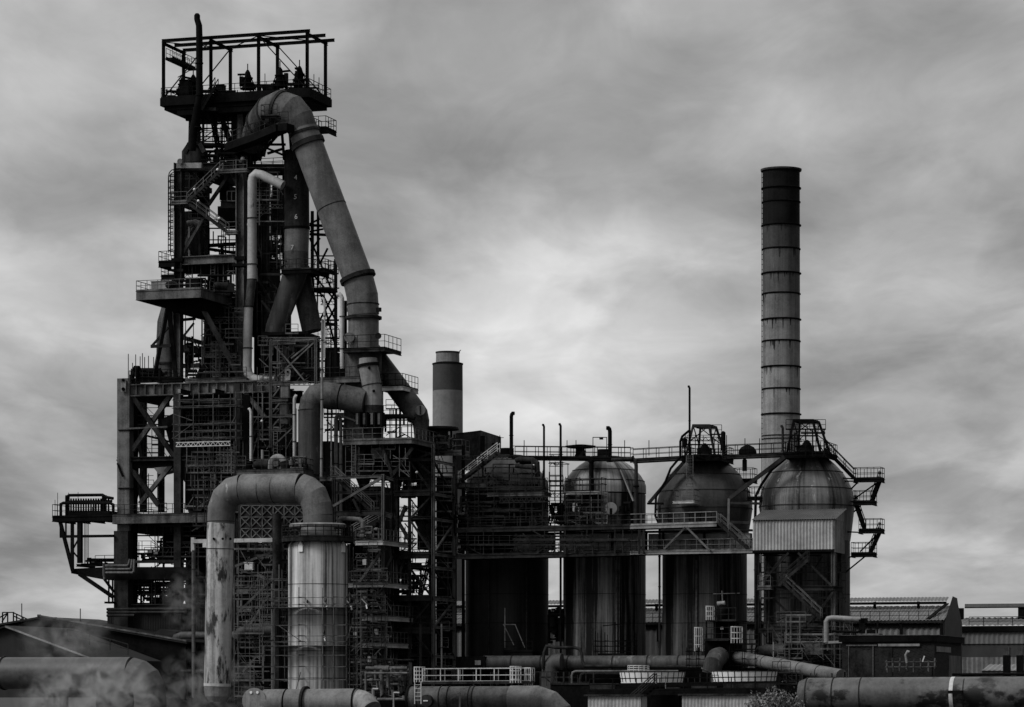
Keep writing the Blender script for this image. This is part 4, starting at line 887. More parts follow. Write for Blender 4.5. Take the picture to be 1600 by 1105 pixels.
def shed(label, px0, px1, ytop, t0, t1, m, wallname='wall', zbot=0, T=None, cl=True, name='shed', roofm=None, rf=0):
    s0, s1 = sz(px0, 0, t0)[0], sz(px1, 0, t0)[0]; z = sz((px0+px1)/2, ytop, t0)[1]
    T = T or Thing(name, label, 'shed', W((s0+s1)/2, t0, 0), None, m)
    T.part(wallname, MB().box(s0, s1, t0, t1, zbot, z), m)
    if cl:
        mb = MB(); cladding(mb, W(s0, t0-.06, 0), W(s1, t0-.06, 0), zbot+.01, z-.02); T.part('cladding', mb, m)
        mb = MB(); cladding(mb, W(s1+.06, t0, 0), W(s1+.06, t1, 0), zbot+.01, z-.02); T.part('cladding', mb, m)
    if rf: T.part('roof', MB().box(s0-.3, s1+.3, t0-.35, t1+.3, z+.003, z+rf), roofm or m)
    return T, s0, s1, z
shed('', 168, 330, 949, -2.5, 10, mat('black_cladding', .008, .022, .8, streak=.4, spec=.15), T=T)
# ================================================================== PUMP PLATFORM ABOVE ARCHED PIPE
T, p0, p1, pz = platform('railed pump platform directly above the arched pipe', 370, 474, 735, -11, -2, .75, DRK, DRK, 'fr', STL, h=1.25, sp=1.0)
platform('railed catwalk bay right of the pump platform leading to the stair', 500, 518, 746, -9, -6, .4, DRK, DRK, 'f', STL)
copy_thing(mt0, W(p0+2.5, -9.5, pz), 'leftmost pump on the platform above the arched pipe', R(10), 1.1)
T = Thing('blower', 'pale curled blower casing on the pump platform', 'blower', W(p0+4.3, -9.8, pz), mat=GRY); o = W(p0+4.3, -9.8, pz)
T.part('casing', MB().pipe([o+U*(.75*math.cos(R(a)))+ZZ*(.75+.75*math.sin(R(a))) for a in range(-60, 200, 20)]+[o-U*.75+ZZ*.1], [.36]*14, 12)); T.part('base', MB().beam(o-U*1+ZZ*.07, o+U*1.2+ZZ*.07, .9, .14), DRK); T.part('inlet', MB().tube(o+ZZ*.75-V*.6, o+ZZ*.75, .32), STL)
copy_thing(mt0, W(p0+6, -9.6, pz), 'pump between the pale blower and the fat drop pipe', R(200), 1.0)
copy_thing(mt0, W(p0+6.9, -8.5, pz), 'small pump close to the foot of the fat drop pipe', R(120), .8)
hook_pipe('stubby pale standpipe on the pump platform next to the blower', 410, 703, 734, -9, 2.2, 0, GRY)
pipework('grey valves clustered at the foot of the fat drop pipe', 455, 478, 712, 733, -10.5, -9, 14, 31, STL, r=(.07, .2))
# ================================================================== ARCHED PIPE
T = Thing('arched_pipe', 'great pale stained arched pipe shaped like an upside-down U', 'pipe', A(340, 1098, -22), mat=LGT)
AT_ = -22; m_ = mpp(420, AT_); r = 21.6*m_
STP = mat('pale_stained_pipe', .18, .55, .5, streak=.7, patch=(.03, .8, .53, .3), spec=.3, sharp=2.3, bump=.3)
AP2 = mat('arch_plate', .06, .15, .5, streak=.45, spec=.3, patch=(.35, .8, .62, .4))
T.part('down_leg', MB().pipe(PL([(345, 817), (344, 850), (339.5, 1068)], AT_), [21.4*m_, 21.4*m_, 21*m_], 40, False), STP)
T.part('end_cone', MB().pipe(PL([(339.5, 1072), (339.3, 1088), (339.3, 1097)], AT_), [20.8*m_, 19.4*m_, 15*m_], 40), GRY)
T.part('end_band', MB().pipe(PL([(339.6, 1068), (339.5, 1072.5)], AT_), 21.4*m_, 40), WHT)
T.part('elbow', MB().pipe(PL([(345, 818), (346, 796), (352, 779), (364, 768), (380, 764)], AT_), [21.4*m_, 21.6*m_, 21.8*m_, 22.4*m_, 23*m_], 40, False), AP2)
T.part('crosspiece', MB().pipe(PL([(379.5, 764), (470, 763)], AT_), 23.2*m_, 44), PIP)
T.part('elbow', MB().pipe(PL([(469.5, 763), (480, 767), (489, 775), (495, 790), (496.5, 806)], AT_), [23.2*m_, 23.2*m_, 23.1*m_, 23*m_, 22.8*m_], 40, False), PIP)
T.part('short_leg', MB().pipe(PL([(496.5, 805), (496.5, 822)], AT_), 22.8*m_, 40), AP2)
T.part('cone_foot', MB().lathe(A(496.5, 835, AT_).xy, [(30*m_, A(496, 842, AT_).z), (30*m_, A(496, 838, AT_).z), (23*m_, A(496, 818, AT_).z)], 40), PIP)
for x, y, x2, y2 in ((345, 815, 345, 830), (343.7, 858, 343.5, 870), (409, 764, 420, 764), (430, 763.6, 440, 763.5), (469, 763, 474, 763.5), (379, 764, 390, 764)): collar(T, A(x, y, AT_), A(x2, y2, AT_), 23.3*m_ if x > 370 else 21.9*m_, .07, DRK, 'seam', 40)
for x in (334, 348, 360): T.part('lug', MB().tube(A(x, 842, AT_-1.45), A(x, 842, AT_-1.75), .14, n=8), BLK)
# tall vessel under it
VS = mat('streaked_vessel_plate', .05, .6, .5, fine=1.2, streak=.88, polar=True, spec=.3, sharp=1.9, cmid=.5)
T = Thing('scrubber_vessel', 'pale streaked upright cylinder under the right end of the arched pipe', 'vessel', A(496.5, 1100, AT_), mat=VS)
c = A(496.5, 1000, AT_); Z = lambda y: A(496.5, y, AT_).z
c = c+V*0
T.part('shell', MB().lathe(c.xy, [(46*m_, 0), (46*m_, Z(858)), (44*m_, Z(850)), (38*m_, Z(845))], 64), VS)
for y in (914, 962, 1018, 1060): T.part('weld_seam', MB().lathe(c.xy, [(46.3*m_, Z(y)), (46.3*m_, Z(y-.8))], 64), DRK)
for x in (473, 537):
    a = math.asin((x-496.5)/46.4); p = Vector((c.x+46.6*m_*math.sin(a), c.y-46.6*m_*math.cos(a), Z(864))); tg = Vector((math.cos(a), math.sin(a), 0)); nn = Vector((math.sin(a), -math.cos(a), 0))
    T.part('lifting_trunnion', MB().add([p-tg*.27+nn*.1, p+tg*.27+nn*.1, p+tg*.27+nn*.1+ZZ*.7, p+nn*.1+ZZ*1.1, p-tg*.27+nn*.1+ZZ*.7, p-tg*.27-nn*.1, p+tg*.27-nn*.1, p+tg*.27-nn*.1+ZZ*.7, p-nn*.1+ZZ*1.1, p-tg*.27-nn*.1+ZZ*.7], [(0,1,2,3,4), (9,8,7,6,5), (0,5,6,1), (1,6,7,2), (2,7,8,3), (3,8,9,4), (4,9,5,0)]), WPT)
# ring gallery
T = Thing('ring_gallery', 'round railed gallery crowning the pale streaked cylinder', 'gallery', A(496.5, 848, AT_), mat=DRK)
rr = 55*m_; T.part('deck', MB().lathe(c.xy, [(rr, Z(847)), (rr, Z(841))], 56), BLK)
circ = lambda r_, z_, n=40: [Vector((c.x+r_*math.cos(2*math.pi*i/n), c.y+r_*math.sin(2*math.pi*i/n), z_)) for i in range(n+1)]
T.part('edge_beam', MB().lathe(c.xy, [(rr+.06, Z(847.5)), (rr+.06, Z(842))], 56, cap=False), DRK)
mb = MB(); P_ = circ(rr, Z(841), 28)
for i in range(28): mb.rail([P_[i], P_[i+1]], 1.25, 3, .05)
T.part('railing', mb, DRK)
T.part('spray_ring', MB().pipe(circ(41*m_, Z(822), 40), .24, 10), GRY)
T.part('side_deck', MB().beam(A(441, 846, AT_+1.5), A(470, 846, AT_+1.5), 2.2, .4), BLK)
T.part('side_rail', MB().rail([A(440, 843, AT_), A(466, 844, AT_)], 1.25, 1.0, .045), DRK)
pipework('grey valves on the right side of the round gallery', 560, 592, 822, 843, -21, -19, 12, 33, STL, r=(.06, .18))
T = Thing('hose_pipe', 'dull grey pipe looping over the right rail of the round gallery', 'pipe', A(545, 838, -20), mat=STL)
T.part('pipe', MB().pipe(PL([(528, 824), (531, 812), (536, 810), (562, 812), (567, 816), (567, 832)], -20), .26, 12)); T.part('flange', MB().tube(A(567, 826, -20), A(567, 824, -20), .42, n=12))
# scaffold round the vessel
s_c = -22; 
T = scaffold('silvery tube scaffold wrapped around the lower half of the streaked cylinder', [410, 429, 467, 504, 521, 541], [934, 945, 977, 994, 1003, 1024, 1042, 1062], AT_-4.6, AT_+1.5, [951, 1011], STL, STL, [((436, 978), (472, 1003)), ((549, 978), (541, 1004)), ((462, 1080), (470, 1050))], tp=14, d=.065)
T = scaffold('side bay of tube scaffold right of the streaked cylinder', [546, 558, 564], [930, 943, 957, 976, 996, 1010, 1030, 1052, 1070], AT_-3.2, AT_+4, [957, 1014], STL, STL, tp=8, d=.065)
T = scaffold('side bay of tube scaffold left of the streaked cylinder', [403, 418, 436], [905, 921, 938, 950], AT_-2, AT_+2, [952], STL, STL, tp=20, d=.065)
for i, (x, y, w) in enumerate(((474, 940, 'left'), (503, 938, 'middle'), (541, 938, 'right'), (500, 988, 'lower middle'), (565, 936, 'far right'))):
    T = Thing('sprinkler_head', 'little bright spray nozzle at the upper scaffold lift, %s' % w if i != 3 else 'little dark spray nozzle at the lower scaffold lift', 'nozzle', A(x, y, AT_-3.5), 'spray nozzles round the vessel', PAL)
    p = A(x, y, AT_-3.3); T.part('arm', MB().beam(p, p+U*.5-ZZ*.6+V*.3, .1)); T.part('wheel', MB().tube(p+U*.4, p+U*.48, .2, n=10), STL); T.part('tip', MB().beam(p+U*.5-ZZ*.6, p+U*.6-ZZ*1.0, .12), WPT)
# stairs and braced gallery bay right of arched pipe
T = Thing('stair_bay', 'open square bay with one long diagonal, right of the arched pipe', 'frame', A(560, 1090, -12), mat=DRK)
FB = -12
for x, y0, w, t in ((598.5, 741, .3, FB), (522, 746, .3, FB), (613, 744, .4, FB+8), (545, 850, .3, FB+2), (576, 860, .3, FB+2), (598, 850, .3, FB+3)): T.part('post', MB().ibeam(A(x, 1090, t), A(x, y0, t), w, w, .06, up=U), STL if x == 598.5 else DRK)
for a, b, t, w, m in (((516, 747), (600, 744), FB, .3, STL), ((598, 744), (615, 750), FB+.1, .3, DRK), ((519, 803), (598, 801), FB, .55, DRK), ((598, 802), (613, 807), FB, .5, DRK), ((520, 770), (600, 770), FB+4, .3, DRK)): T.part('beam', MB().ibeam(A(*a, t), A(*b, t), .2, w, .05), m)
for a, b, m in (((521, 791), (596, 747), STL), ((552, 780), (562, 800), DRK), ((556, 918), (596, 862), STL), ((580, 935), (613, 870), DRK)): T.part('brace', MB().beam(A(*a, FB-.2), A(*b, FB-.2), .26), m)
stair('long stair with pale handrails going down right in the square bay', A(519, 742, -11.5), A(580, 799, -11.5), DRK, .9, rm=STL)
stair('stair with pale handrails below the square bay, going down left', A(592, 812, -10), A(548, 836, -10), DRK, .9, rm=GRY)
for i, (y, x0, x1, w) in enumerate(((846, 556, 612, 'top'), (912, 545, 612, 'second'), (964, 566, 614, 'third'), (1006, 567, 612, 'lowest'))):
    platform('pale-edged railed catwalk right of the streaked cylinder, %s of the four' % w, x0, x1-14, y, -14, -5, .4, BLK, STL, 'fr', PAL, 'stacked catwalks right of the streaked cylinder', h=1.3, sp=1.1)
for k, (x, y) in enumerate(((570, 884), (571, 941), (555, 998), (588, 993), (577, 1036))): cabinet('small bright junction box on the stacked catwalks, %s' % ('top', 'second down', 'left of the middle pair', 'right of the middle pair', 'bottom')[k], sz(x, 0, -13)[0], -13, sz(x, y, -13)[1], .4, .7, .3, WHT, 'junction boxes on the catwalks', False)
pipework('tangle of grey pipes at ground level under the stacked catwalks', 556, 648, 1030, 1085, -13, -8, 36, 35, STL, r=(.08, .28))
pipework('dark pipes behind the stacked catwalks', 548, 612, 860, 1030, -5, -2, 36, 36, DRK, r=(.08, .25))
# dark girder boxes behind arched pipe
T = Thing('lattice_wall', 'dark wall panel with rows of crossed bars behind the arched pipe', 'wall', A(420, 840, -9), mat=DRK)
T.part('panel', MB().pbox(372, 480, 786, 842, -9, -8.7), DRK)
for i in range(6):
    for j in range(3):
        x, y = 376+i*17, 790+j*18; mb = MB(); mb.beam(A(x, y, -9.1), A(x+15, y+15, -9.1), .1); mb.beam(A(x+15, y, -9.1), A(x, y+15, -9.1), .1); mb.beam(A(x, y, -9.1), A(x+17, y, -9.1), .1); mb.beam(A(x, y, -9.1), A(x, y+17, -9.1), .1); T.part('lattice_panel', mb, STL)
T = Thing('lower_rack', 'dark multi-level rack of beams behind the arched pipe legs', 'rack', A(400, 1090, -8), mat=DRK)
for x, t in ((366, -8), (400, -7), (432.5, -10), (456, -6)): T.part('post', MB().beam(A(x, 1100, t), A(x, 804, t), .4 if x != 432.5 else .75), DRK)
for y in (866, 878, 900, 921, 935, 958, 980, 1010, 1040): T.part('beam', MB().ibeam(A(362, y, -8), A(458, y-1, -8), .3, .45, .06), DRK if y != 921 else STL)
for a, b in (((368, 885), (426, 862)), ((375, 890), (416, 904)), ((370, 960), (440, 890)), ((376, 1000), (420, 930)), ((380, 1050), (440, 980))): T.part('brace', MB().beam(A(*a, -8.6), A(*b, -8.6), .25), STL)
T.part('column_pipe', MB().tube(A(433, 915, -10.5), A(433, 803, -10.5), .5), DRK)
T = Thing('pale_duct', 'long pale box duct crossing behind the arched pipe', 'duct', A(360, 852, -9.5), mat=LGT)
T.part('run', MB().beam(A(303, 846, -9.5), A(428, 844, -9.5), .8, .42)); T.part('end_cap', MB().beam(A(302, 840, -9.5), A(302, 862, -9.5), .4)); T.part('junction', MB().beam(A(318, 852, -10), A(324, 852, -10), .5, .5), WHT)
hook_pipe('slim dark pole left of the arched pipe, rising to the pale box duct', 302.5, 860, 1090, -12, 3, 0, STL)
cabinet('pale box hanging low behind the arched pipe legs', sz(390, 0, -9)[0], -9, sz(390, 892, -9)[1], 1.0, .85, .5, WHT)
hook_pipe('pale thin pipe left of the streaked cylinder, between the scaffold poles', 426.5, 912, 1085, -17, 3.0, 0, GRY)
T = Thing('ground_main', 'two-step grey pipe running low behind the arched pipe', 'pipe', A(400, 1000, -10), mat=DPP)
T.part('run', MB().pipe(PL([(272, 1010), (276, 996), (284, 993), (375, 993)], -10), .42, 16)); T.part('run', MB().pipe(PL([(372, 999), (376, 989), (384, 986), (432, 984)], -10.5), .6, 16))
hook_pipe('rust-dark drop pipe with steam around it, left of the arched pipe foot', 272, 1000, 1040, -10, 4, 0, DPP)
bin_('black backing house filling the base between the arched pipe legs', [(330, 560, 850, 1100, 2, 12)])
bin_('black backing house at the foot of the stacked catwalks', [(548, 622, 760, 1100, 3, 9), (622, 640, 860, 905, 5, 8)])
# ================================================================== MAIN PLATFORM AND STAIR TOWER
T, m0, m1, mz = platform('big railed deck at the foot of the upright vessel, pale edge', 536, 643, 687, -9, 4, .5, BLK, STL, 'flr', STL, h=1.3, sp=1.2)
platform('railed extension of the big deck toward the small chimney', 660, 722, 706, 0, 2.5, .45, BLK, STL, 'fr', STL, h=1.3, sp=1.2)
T = Thing('deck_hopper', 'huge dark hopper hanging beneath the big railed deck', 'hopper', A(590, 800, -3), mat=BLK)
slab(T, 'body', [(536, 692), (640, 690), (640, 742), (606, 748), (536, 742)], -5, 3, BLK)
slab(T, 'chute', [(579, 704), (594, 698), (608, 706), (603, 716), (582, 717)], -7.6, -6.5, STL)
slab(T, 'chute', [(552, 712), (570, 702), (565, 730), (552, 738)], -7, -6, DRK)
for a, b in (((596, 694), (614, 745)), ((645, 700), (612, 745)), ((560, 694), (552, 742))): T.part('strut', MB().beam(A(*a, -8.4), A(*b, -8.4), .35), DRK)
T.part('apron', MB().pbox(620, 652, 720, 744, -2, 2), BLK)
T = Thing('round_canopy', 'flat round black canopy on the big deck, in front of the small chimney', 'canopy', A(684, 700, 1), mat=BLK)
c = A(685, 690, 1); T.part('roof', MB().lathe(c.xy, [(2.3, A(685, 672, 1).z), (2.2, A(685, 668, 1).z), (.5, A(685, 666, 1).z)], 24)); T.part('drum', MB().lathe(c.xy, [(1.1, A(685, 690, 1).z), (1.1, A(685, 672, 1).z)], 20), DRK)
for x in (664, 705): T.part('post', MB().beam(A(x, 700, 1), A(x, 672, 1), .2))
pipework('pale and dark pipes under the round canopy', 655, 712, 678, 704, -2, 1.5, 22, 41, DRK, r=(.05, .16))
T = Thing('stair_tower', 'tall braced stair tower of slender posts between vessel and stoves', 'tower', A(680, 1090, -4), mat=DRK)
TT = -6
sF = sz(677, 0, TT)[0]; sL = sz(640, 0, TT)[0]; tB = ST(677, TT, 710); sB = sF
def zt(y): return sz(677, y, TT)[1]
for s, t, w, m in ((sF, TT, .32, STL), (sF, tB, .32, STL), (sL, TT, .3, DRK), (sL, tB, .3, BLK), (sz(613, 0, TT)[0], TT+1, .7, DRK), (sz(696, 0, TT)[0], TT+6, .3, BLK)):
    T.part('post', MB().ibeam(W(s, t, 0), W(s, t, zt(694 if t < 0 else 690)), w, w, .07, up=U), m)
LV = [720, 772, 811, 866, 887, 936, 980, 1026]
for y in LV:
    T.part('side_beam', MB().ibeam(W(sF, TT, zt(y)), W(sF, tB, zt(y)), .25, .3, .05), GRY)
    T.part('front_beam', MB().ibeam(W(sL, TT, zt(y-2)), W(sF, TT, zt(y-2)), .25, .3, .05), DRK)
    T.part('side_beam', MB().ibeam(W(sL, TT, zt(y)), W(sL, tB, zt(y)), .25, .3, .05), BLK)
for i, (a, b) in enumerate(zip(LV, LV[1:])):
    if b-a < 25: continue
    p, q = (W(sF, TT, zt(a)), W(sF, tB, zt(b)))
    if i in (2, 5): p, q = W(sF, TT, zt(b)), W(sF, tB, zt(a))
    T.part('brace', MB().beam(p, q, .2), STL if i in (2, 5) else DRK)
    T.part('brace', MB().beam(W(sL, TT, zt(b if i % 2 else a)), W(sF, TT, zt(a if i % 2 else b)), .2), DRK)
for a, b, w in (((640, 712), (608, 752), .35), ((634, 790), (613, 845), .35), ((613, 800), (640, 845), .35), ((634, 870), (612, 930), .3), ((645, 700), (678, 712), .2), ((613, 748), (642, 748), .3), ((610, 770), (676, 766), .4), ((652, 722), (672, 740), .2), ((642, 722), (672, 708), .25)):
    T.part('brace', MB().beam(A(*a, TT+1), A(*b, TT+1), w), DRK)
for i, (y, x0, x1, w) in enumerate(((768, 616, 672, 'top'), (866, 613, 670, 'middle'), (932, 613, 672, 'lower'), (983, 613, 672, 'lowest'))):
    platform('railed bridge from stair tower toward the vessel, %s one of four' % w, x0, x1, y, -6.3, -3.5, .5, DRK, DRK, 'f' if i else 'fb', DRK, 'bridges of the stair tower', h=1.3, sp=1.0)
for i in range(5):
    ya, yb = (720, 766) if i == 0 else ((772, 811), (815, 864), (868, 932), (936, 983))[i-1]
    stair('dark stair flight inside the stair tower, %s from the top' % ('first', 'second', 'third', 'fourth', 'fifth')[i], A(655 if i % 2 else 675, yb, -3), A(672 if i % 2 else 650, ya, -3), DRK, .8, rm=DRK)
T = Thing('lift_shaft', 'solid dark lift shaft standing inside the stair tower', 'shaft', A(690, 1090, 0), mat=DRK)
T.part('wall', MB().pbox(682, 700, 745, 1100, 1, 4), BLK); 
for y in range(760, 1090, 24): T.part('seam', MB().pbox(680, 702, y, y+.8, .97, .998), BLK)
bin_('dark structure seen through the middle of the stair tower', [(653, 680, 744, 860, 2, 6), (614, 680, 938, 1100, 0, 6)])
pipework('dark valves against the sky inside the stair tower, lower gap', 614, 660, 870, 940, -2, 2, 44, 43, r=(.05, .2))
pipework('dark pipes on the top bridge of the stair tower', 616, 655, 746, 768, -4, 0, 18, 44, r=(.05, .15))
hook_pipe('thin grey pole rising at the right foot of the stair tower', 690, 975, 1045, -12, 1.4, 0, GRY)
hook_pipe('thin dull pole rising at the left foot of the stair tower', 657, 975, 1040, -12, 2.4, 0, DRK)
pipework('small scaffold-like pipes between stair tower and first stove', 711, 730, 780, 866, -1, 3, 28, 45, BLK, r=(.05, .16))
# plant room behind
T = Thing('plant_room', 'dark boxy plant room with a shallow peaked roof behind the stairs', 'building', A(745, 720, 6), mat=DRK)
slab(T, 'wall', [(712, 735), (712, 677.5), (751, 673), (751, 735)], 6, 6.3, DRK)
x2 = 782
pA, pB = A(751, 673, 6), A(782, 683, 11); zl = A(751, 735, 6).z
mb = MB(); q0, q1 = A(751, 673, 6.0), A(782.5, 683, 9.5); mb.hexa([Vector((q0.x, q0.y, zl)), Vector((q1.x, q1.y, zl)), Vector((q1.x, q1.y, zl))+V*.1, Vector((q0.x, q0.y, zl))+V*.1, q0, q1, q1+V*.1, q0+V*.1]); T.part('wall', mb, STL)
T.part('door', MB().beam(A(754, 706, 5.4), A(754, 681, 5.4), .5, .1), BLK); T.part('doorframe', MB().beam(A(776, 700, 8), A(776, 692, 8), 1.0, .1), BLK)
T.part('roof', MB().add([A(712, 677.3, 5.9), A(751, 672.5, 5.9), A(783, 682.7, 9.6), A(745, 686, 9.8)], [(0, 1, 2, 3)]), BLK)
T = Thing('tv_aerial', 'thin cross-shaped aerial on the right corner of the plant room', 'aerial', A(781, 700, 9), mat=BLK); T.part('mast', MB().beam(A(781, 705, 9), A(781, 680, 9), .06)); T.part('arm', MB().beam(A(768, 684, 9), A(787, 684, 9), .06))

# ================================================================== CHIMNEYS
CHM = mat('big_chimney_plate', .09, .27, .55, fine=2.4, streak=.5, patch=(.04, 1.6, .66, .25), bump=.3, polar=True, spec=.3, band=[(0, 1, 1)])
CHM2D = mat('big_chimney_plate_sooted', .035, .12, .6, fine=2.4, streak=.5, patch=(.16, 1.3, .64, .25), bump=.3, polar=True, spec=.2); CHM2 = mat('big_chimney_plate_dull', .06, .2, .6, fine=2.4, streak=.5, patch=(.04, 1.3, .62, .25), bump=.3, polar=True, spec=.25); CHM3 = mat('big_chimney_plate_pale', .12, .36, .55, fine=2.4, streak=.5, patch=(.05, 1.6, .68, .25), bump=.3, polar=True, spec=.3)
CHD = mat('sooty_chimney_plate', .002, .014, .7, streak=.4, polar=True, spec=.08)
CHE = mat('dim_chimney_plate', .02, .07, .6, fine=1.4, streak=.5, polar=True, spec=.15, patch=(.15, .8, .62, .3))
ct = 45; T = Thing('tall_chimney', 'tall ringed steel chimney, sooty at the top, behind the last stove', 'chimney', A(1220.5, 1090, ct), mat=CHM)
T.loc.z = 0; T.o.location.z = 0
c = A(1220.5, 700, ct); m_ = mpp(1220, ct); Z = lambda y: A(1220, y, ct).z
ys = [266, 295, 316.6, 353, 390, 428, 460, 500, 534, 574, 608.6, 648]
def rad(y): return (29.1+(y-266)*.0012)*m_
bands = [(266, 353, CHD), (353, 428, CHE), (428, 1000, CHM)]
def cx(y): return Vector((c.x+(y-266)*.0035*m_*0, c.y))
RINGS = []
for i, (a, b) in enumerate(zip(ys, ys[1:]+[980])):
    zb = Z(b) if b != 980 else 0
    sr = T.part('shell_ring', MB().lathe(c.xy, [(rad(b), zb), (rad(a), Z(a))], 64), CHD if b <= 354 else (CHE if b <= 391 else (CHM2D if b <= 461 else CHM2 if i in (6,) else (CHM if b < 580 else CHM3)))); RINGS.append(sr)
for i, y in enumerate(ys):
    T.part('flange_ring', MB().lathe(c.xy, [(rad(y)+.04, Z(y)-.1), (rad(y)+(.17 if i % 2 else .1), Z(y)-.06), (rad(y)+(.17 if i % 2 else .1), Z(y)+.06), (rad(y)+.04, Z(y)+.1)], 64), BLK, RINGS[i])
T.part('lip', MB().lathe(c.xy, [(rad(266)+.2, Z(268)), (rad(266)+.24, Z(265)), (rad(266)-.1, Z(265))], 64), DRK)
rnd = random.Random(3)
for i, y in enumerate(ys[3:-1]):     # rust runs hanging from every ring
    mb = MB()
    for k in range(rnd.randint(5, 9)):
        a = R(rnd.uniform(-85, 85)); ln = rnd.uniform(.25, 1.3); wv = rnd.uniform(.05, .13); rr_ = rad(y)+.012
        q = lambda da, dz: Vector((c.x+rr_*math.sin(a+da), c.y-rr_*math.cos(a+da), Z(y)-dz))
        mb.add([q(-wv/rr_, .1), q(wv/rr_, .1), q(wv/rr_*.3, ln), q(-wv/rr_*.3, ln)], [(0, 1, 2, 3)])
    T.part('rust_run', mb, DRK, RINGS[i+3])
for y in (681, 686): T.part('strap', MB().lathe(c.xy, [(rad(y)+.1, Z(y+1)), (rad(y)+.1, Z(y))], 64), BLK)
mb = MB()
for y in range(270, 700, 8): mb.beam(Vector((c.x-rad(y)-.12, c.y-.2, Z(y))), Vector((c.x-rad(y)+.1, c.y-.2, Z(y))), .08)
mb.beam(Vector((c.x-rad(300)-.12, c.y-.2, Z(900))), Vector((c.x-rad(300)-.12, c.y-.2, Z(266))), .05); T.part('rung_ladder', mb, BLK)
CH2 = mat('concrete_chimney', .13, .23, .8, fine=.8, streak=.25, polar=True, spec=.2)
CH3 = mat('dark_band_paint', .035, .06, .7, polar=True, streak=.2, spec=.2)
ct = 60; T = Thing('short_chimney', 'short thick chimney with a narrow pale collar, behind the stair tower', 'chimney', A(700, 1090, ct), mat=CH2)
T.loc.z = 0; T.o.location.z = 0
c = A(699.5, 700, ct); m_ = mpp(700, ct); Z = lambda y: A(700, y, ct).z
T.part('shaft', MB().lathe(c.xy, [(24.5*m_, 0), (23.6*m_, Z(611))], 56), CH2); T.part('painted_band', MB().lathe(c.xy, [(23.6*m_, Z(611)), (23.4*m_, Z(569))], 56), CH3)
T.part('ledge', MB().lathe(c.xy, [(24.2*m_, Z(570)), (24.2*m_, Z(568)), (19*m_, Z(566.5))], 56), BLK)
T.part('collar', MB().lathe(c.xy, [(18.5*m_, Z(567)), (18.2*m_, Z(551))], 48), GRY); T.part('lip', MB().lathe(c.xy, [(19*m_, Z(552)), (19*m_, Z(550))], 48), DRK)
T.part('lightning_rod', MB().beam(A(715, 552, ct), A(720, 547, ct), .08), BLK)

# ================================================================== HOT BLAST STOVES
SV = [mat('stove_plate_black', .002, .02, .6, fine=1.0, streak=.7, polar=True, spec=.12, sharp=1.6),
      mat('stove_plate_streaked', .003, .24, .5, fine=1.6, streak=.9, polar=True, spec=.16, sharp=1.9, cmid=.57),
      mat('stove_plate_brown', .003, .14, .55, fine=1.6, streak=.88, polar=True, spec=.15, sharp=1.9, cmid=.55),
      mat('stove_plate_dark', .004, .11, .55, fine=1.0, streak=.88, polar=True, spec=.15, sharp=1.8, cmid=.54)]
DM = [mat('dome_black', .008, .08, .55, streak=.5, polar=True, spec=.2), mat('dome_streaked', .014, .34, .45, fine=1.8, streak=.85, polar=True, spec=.3, sharp=1.8, cmid=.52),
      mat('dome_plain', .015, .075, .5, fine=2, streak=.45, polar=True, spec=.3, bump=.3), mat('dome_weathered', .015, .2, .45, fine=2, streak=.78, polar=True, spec=.3, sharp=2, patch=(.42, 1.1, .6, .1))]
ST_T = 6
stv = [(792, 65, 65, 772, 0), (944.5, 64.5, 65, 774, 0), (1101, 66, 74, 787, 1), (1260.7, 67.2, 74, 783, 1)]
lab = ['leftmost dome-topped stove, almost black and wrapped in pipework', 'second stove from the left with pale streaks down a smooth dome', 'third stove from the left, mushroom dome wider than its body', 'rightmost stove, mushroom dome streaked with white runs']
TOP = []
for i, (px, rb, rd, yc, mush) in enumerate(stv):
    T = Thing('blast_stove', lab[i], 'stove', A(px, 1090, ST_T), 'row of four blast stoves', SV[i]); T.loc.z = 0; T.o.location.z = 0
    c = A(px, 800, ST_T); m_ = mpp(px, ST_T); Z = lambda y: A(px, y, ST_T).z
    zc = Z(yc)
    if mush: T.part('body', MB().lathe(c.xy, [(rb*m_, 0), (rb*m_, Z(yc+62))], 72), SV[i])
    else: T.part('body', MB().lathe(c.xy, [(rb*m_, 0), (rb*m_, zc)], 72), SV[i])
    rt = 26 if mush else 24
    dp = [(rb+.5, yc+63), (rb+3, yc+45), (72.5, yc+25), (74.5, yc+9), (74, yc-3), (70.5, yc-18), (64.5, yc-31), (56, yc-44), (45, yc-56), (36, yc-64), (26, yc-71)] if mush else [(65.2, yc-2), (65, yc-14), (62.5, yc-21), (57, yc-30), (50, yc-38), (40, yc-46.5), (30, yc-53), (24, yc-56)]
    prof = []
    for (ra, ya), (rb_, yb_) in zip(dp, dp[1:]):
        for q in range(3): prof.append(((ra+(rb_-ra)*q/3)*m_, Z(ya+(yb_-ya)*q/3)))
    prof.append((dp[-1][0]*m_, Z(dp[-1][1])))
    dome = T.part('dome', MB().lathe(c.xy, prof, 72), DM[i])
    zt_ = prof[-1][1]; TOP.append((c, zt_, m_))
    T.part('top_flange', MB().lathe(c.xy, [(rt*1.05*m_, zt_-.05), (rt*1.05*m_, zt_+.3), (rt*.7*m_, zt_+.32)], 48), DRK)
    T.part('nozzle', MB().lathe(c.xy, [(rt*.45*m_, zt_+.3), (rt*.45*m_, zt_+1.1)], 32), BLK, dome)
    for k in ((9, 15, 21) if mush else (6, 12)):
        r_, z_ = prof[k]; T.part('plate_seam', MB().lathe(c.xy, [(r_+.05, z_-.05), (r_+.03, z_+.05)], 72, cap=False), DRK, dome)
    for y in (930, 975): T.part('plate_seam', MB().lathe(c.xy, [(rb*m_+.03, Z(y)), (rb*m_+.03, Z(y-.7))], 72, cap=False), BLK)
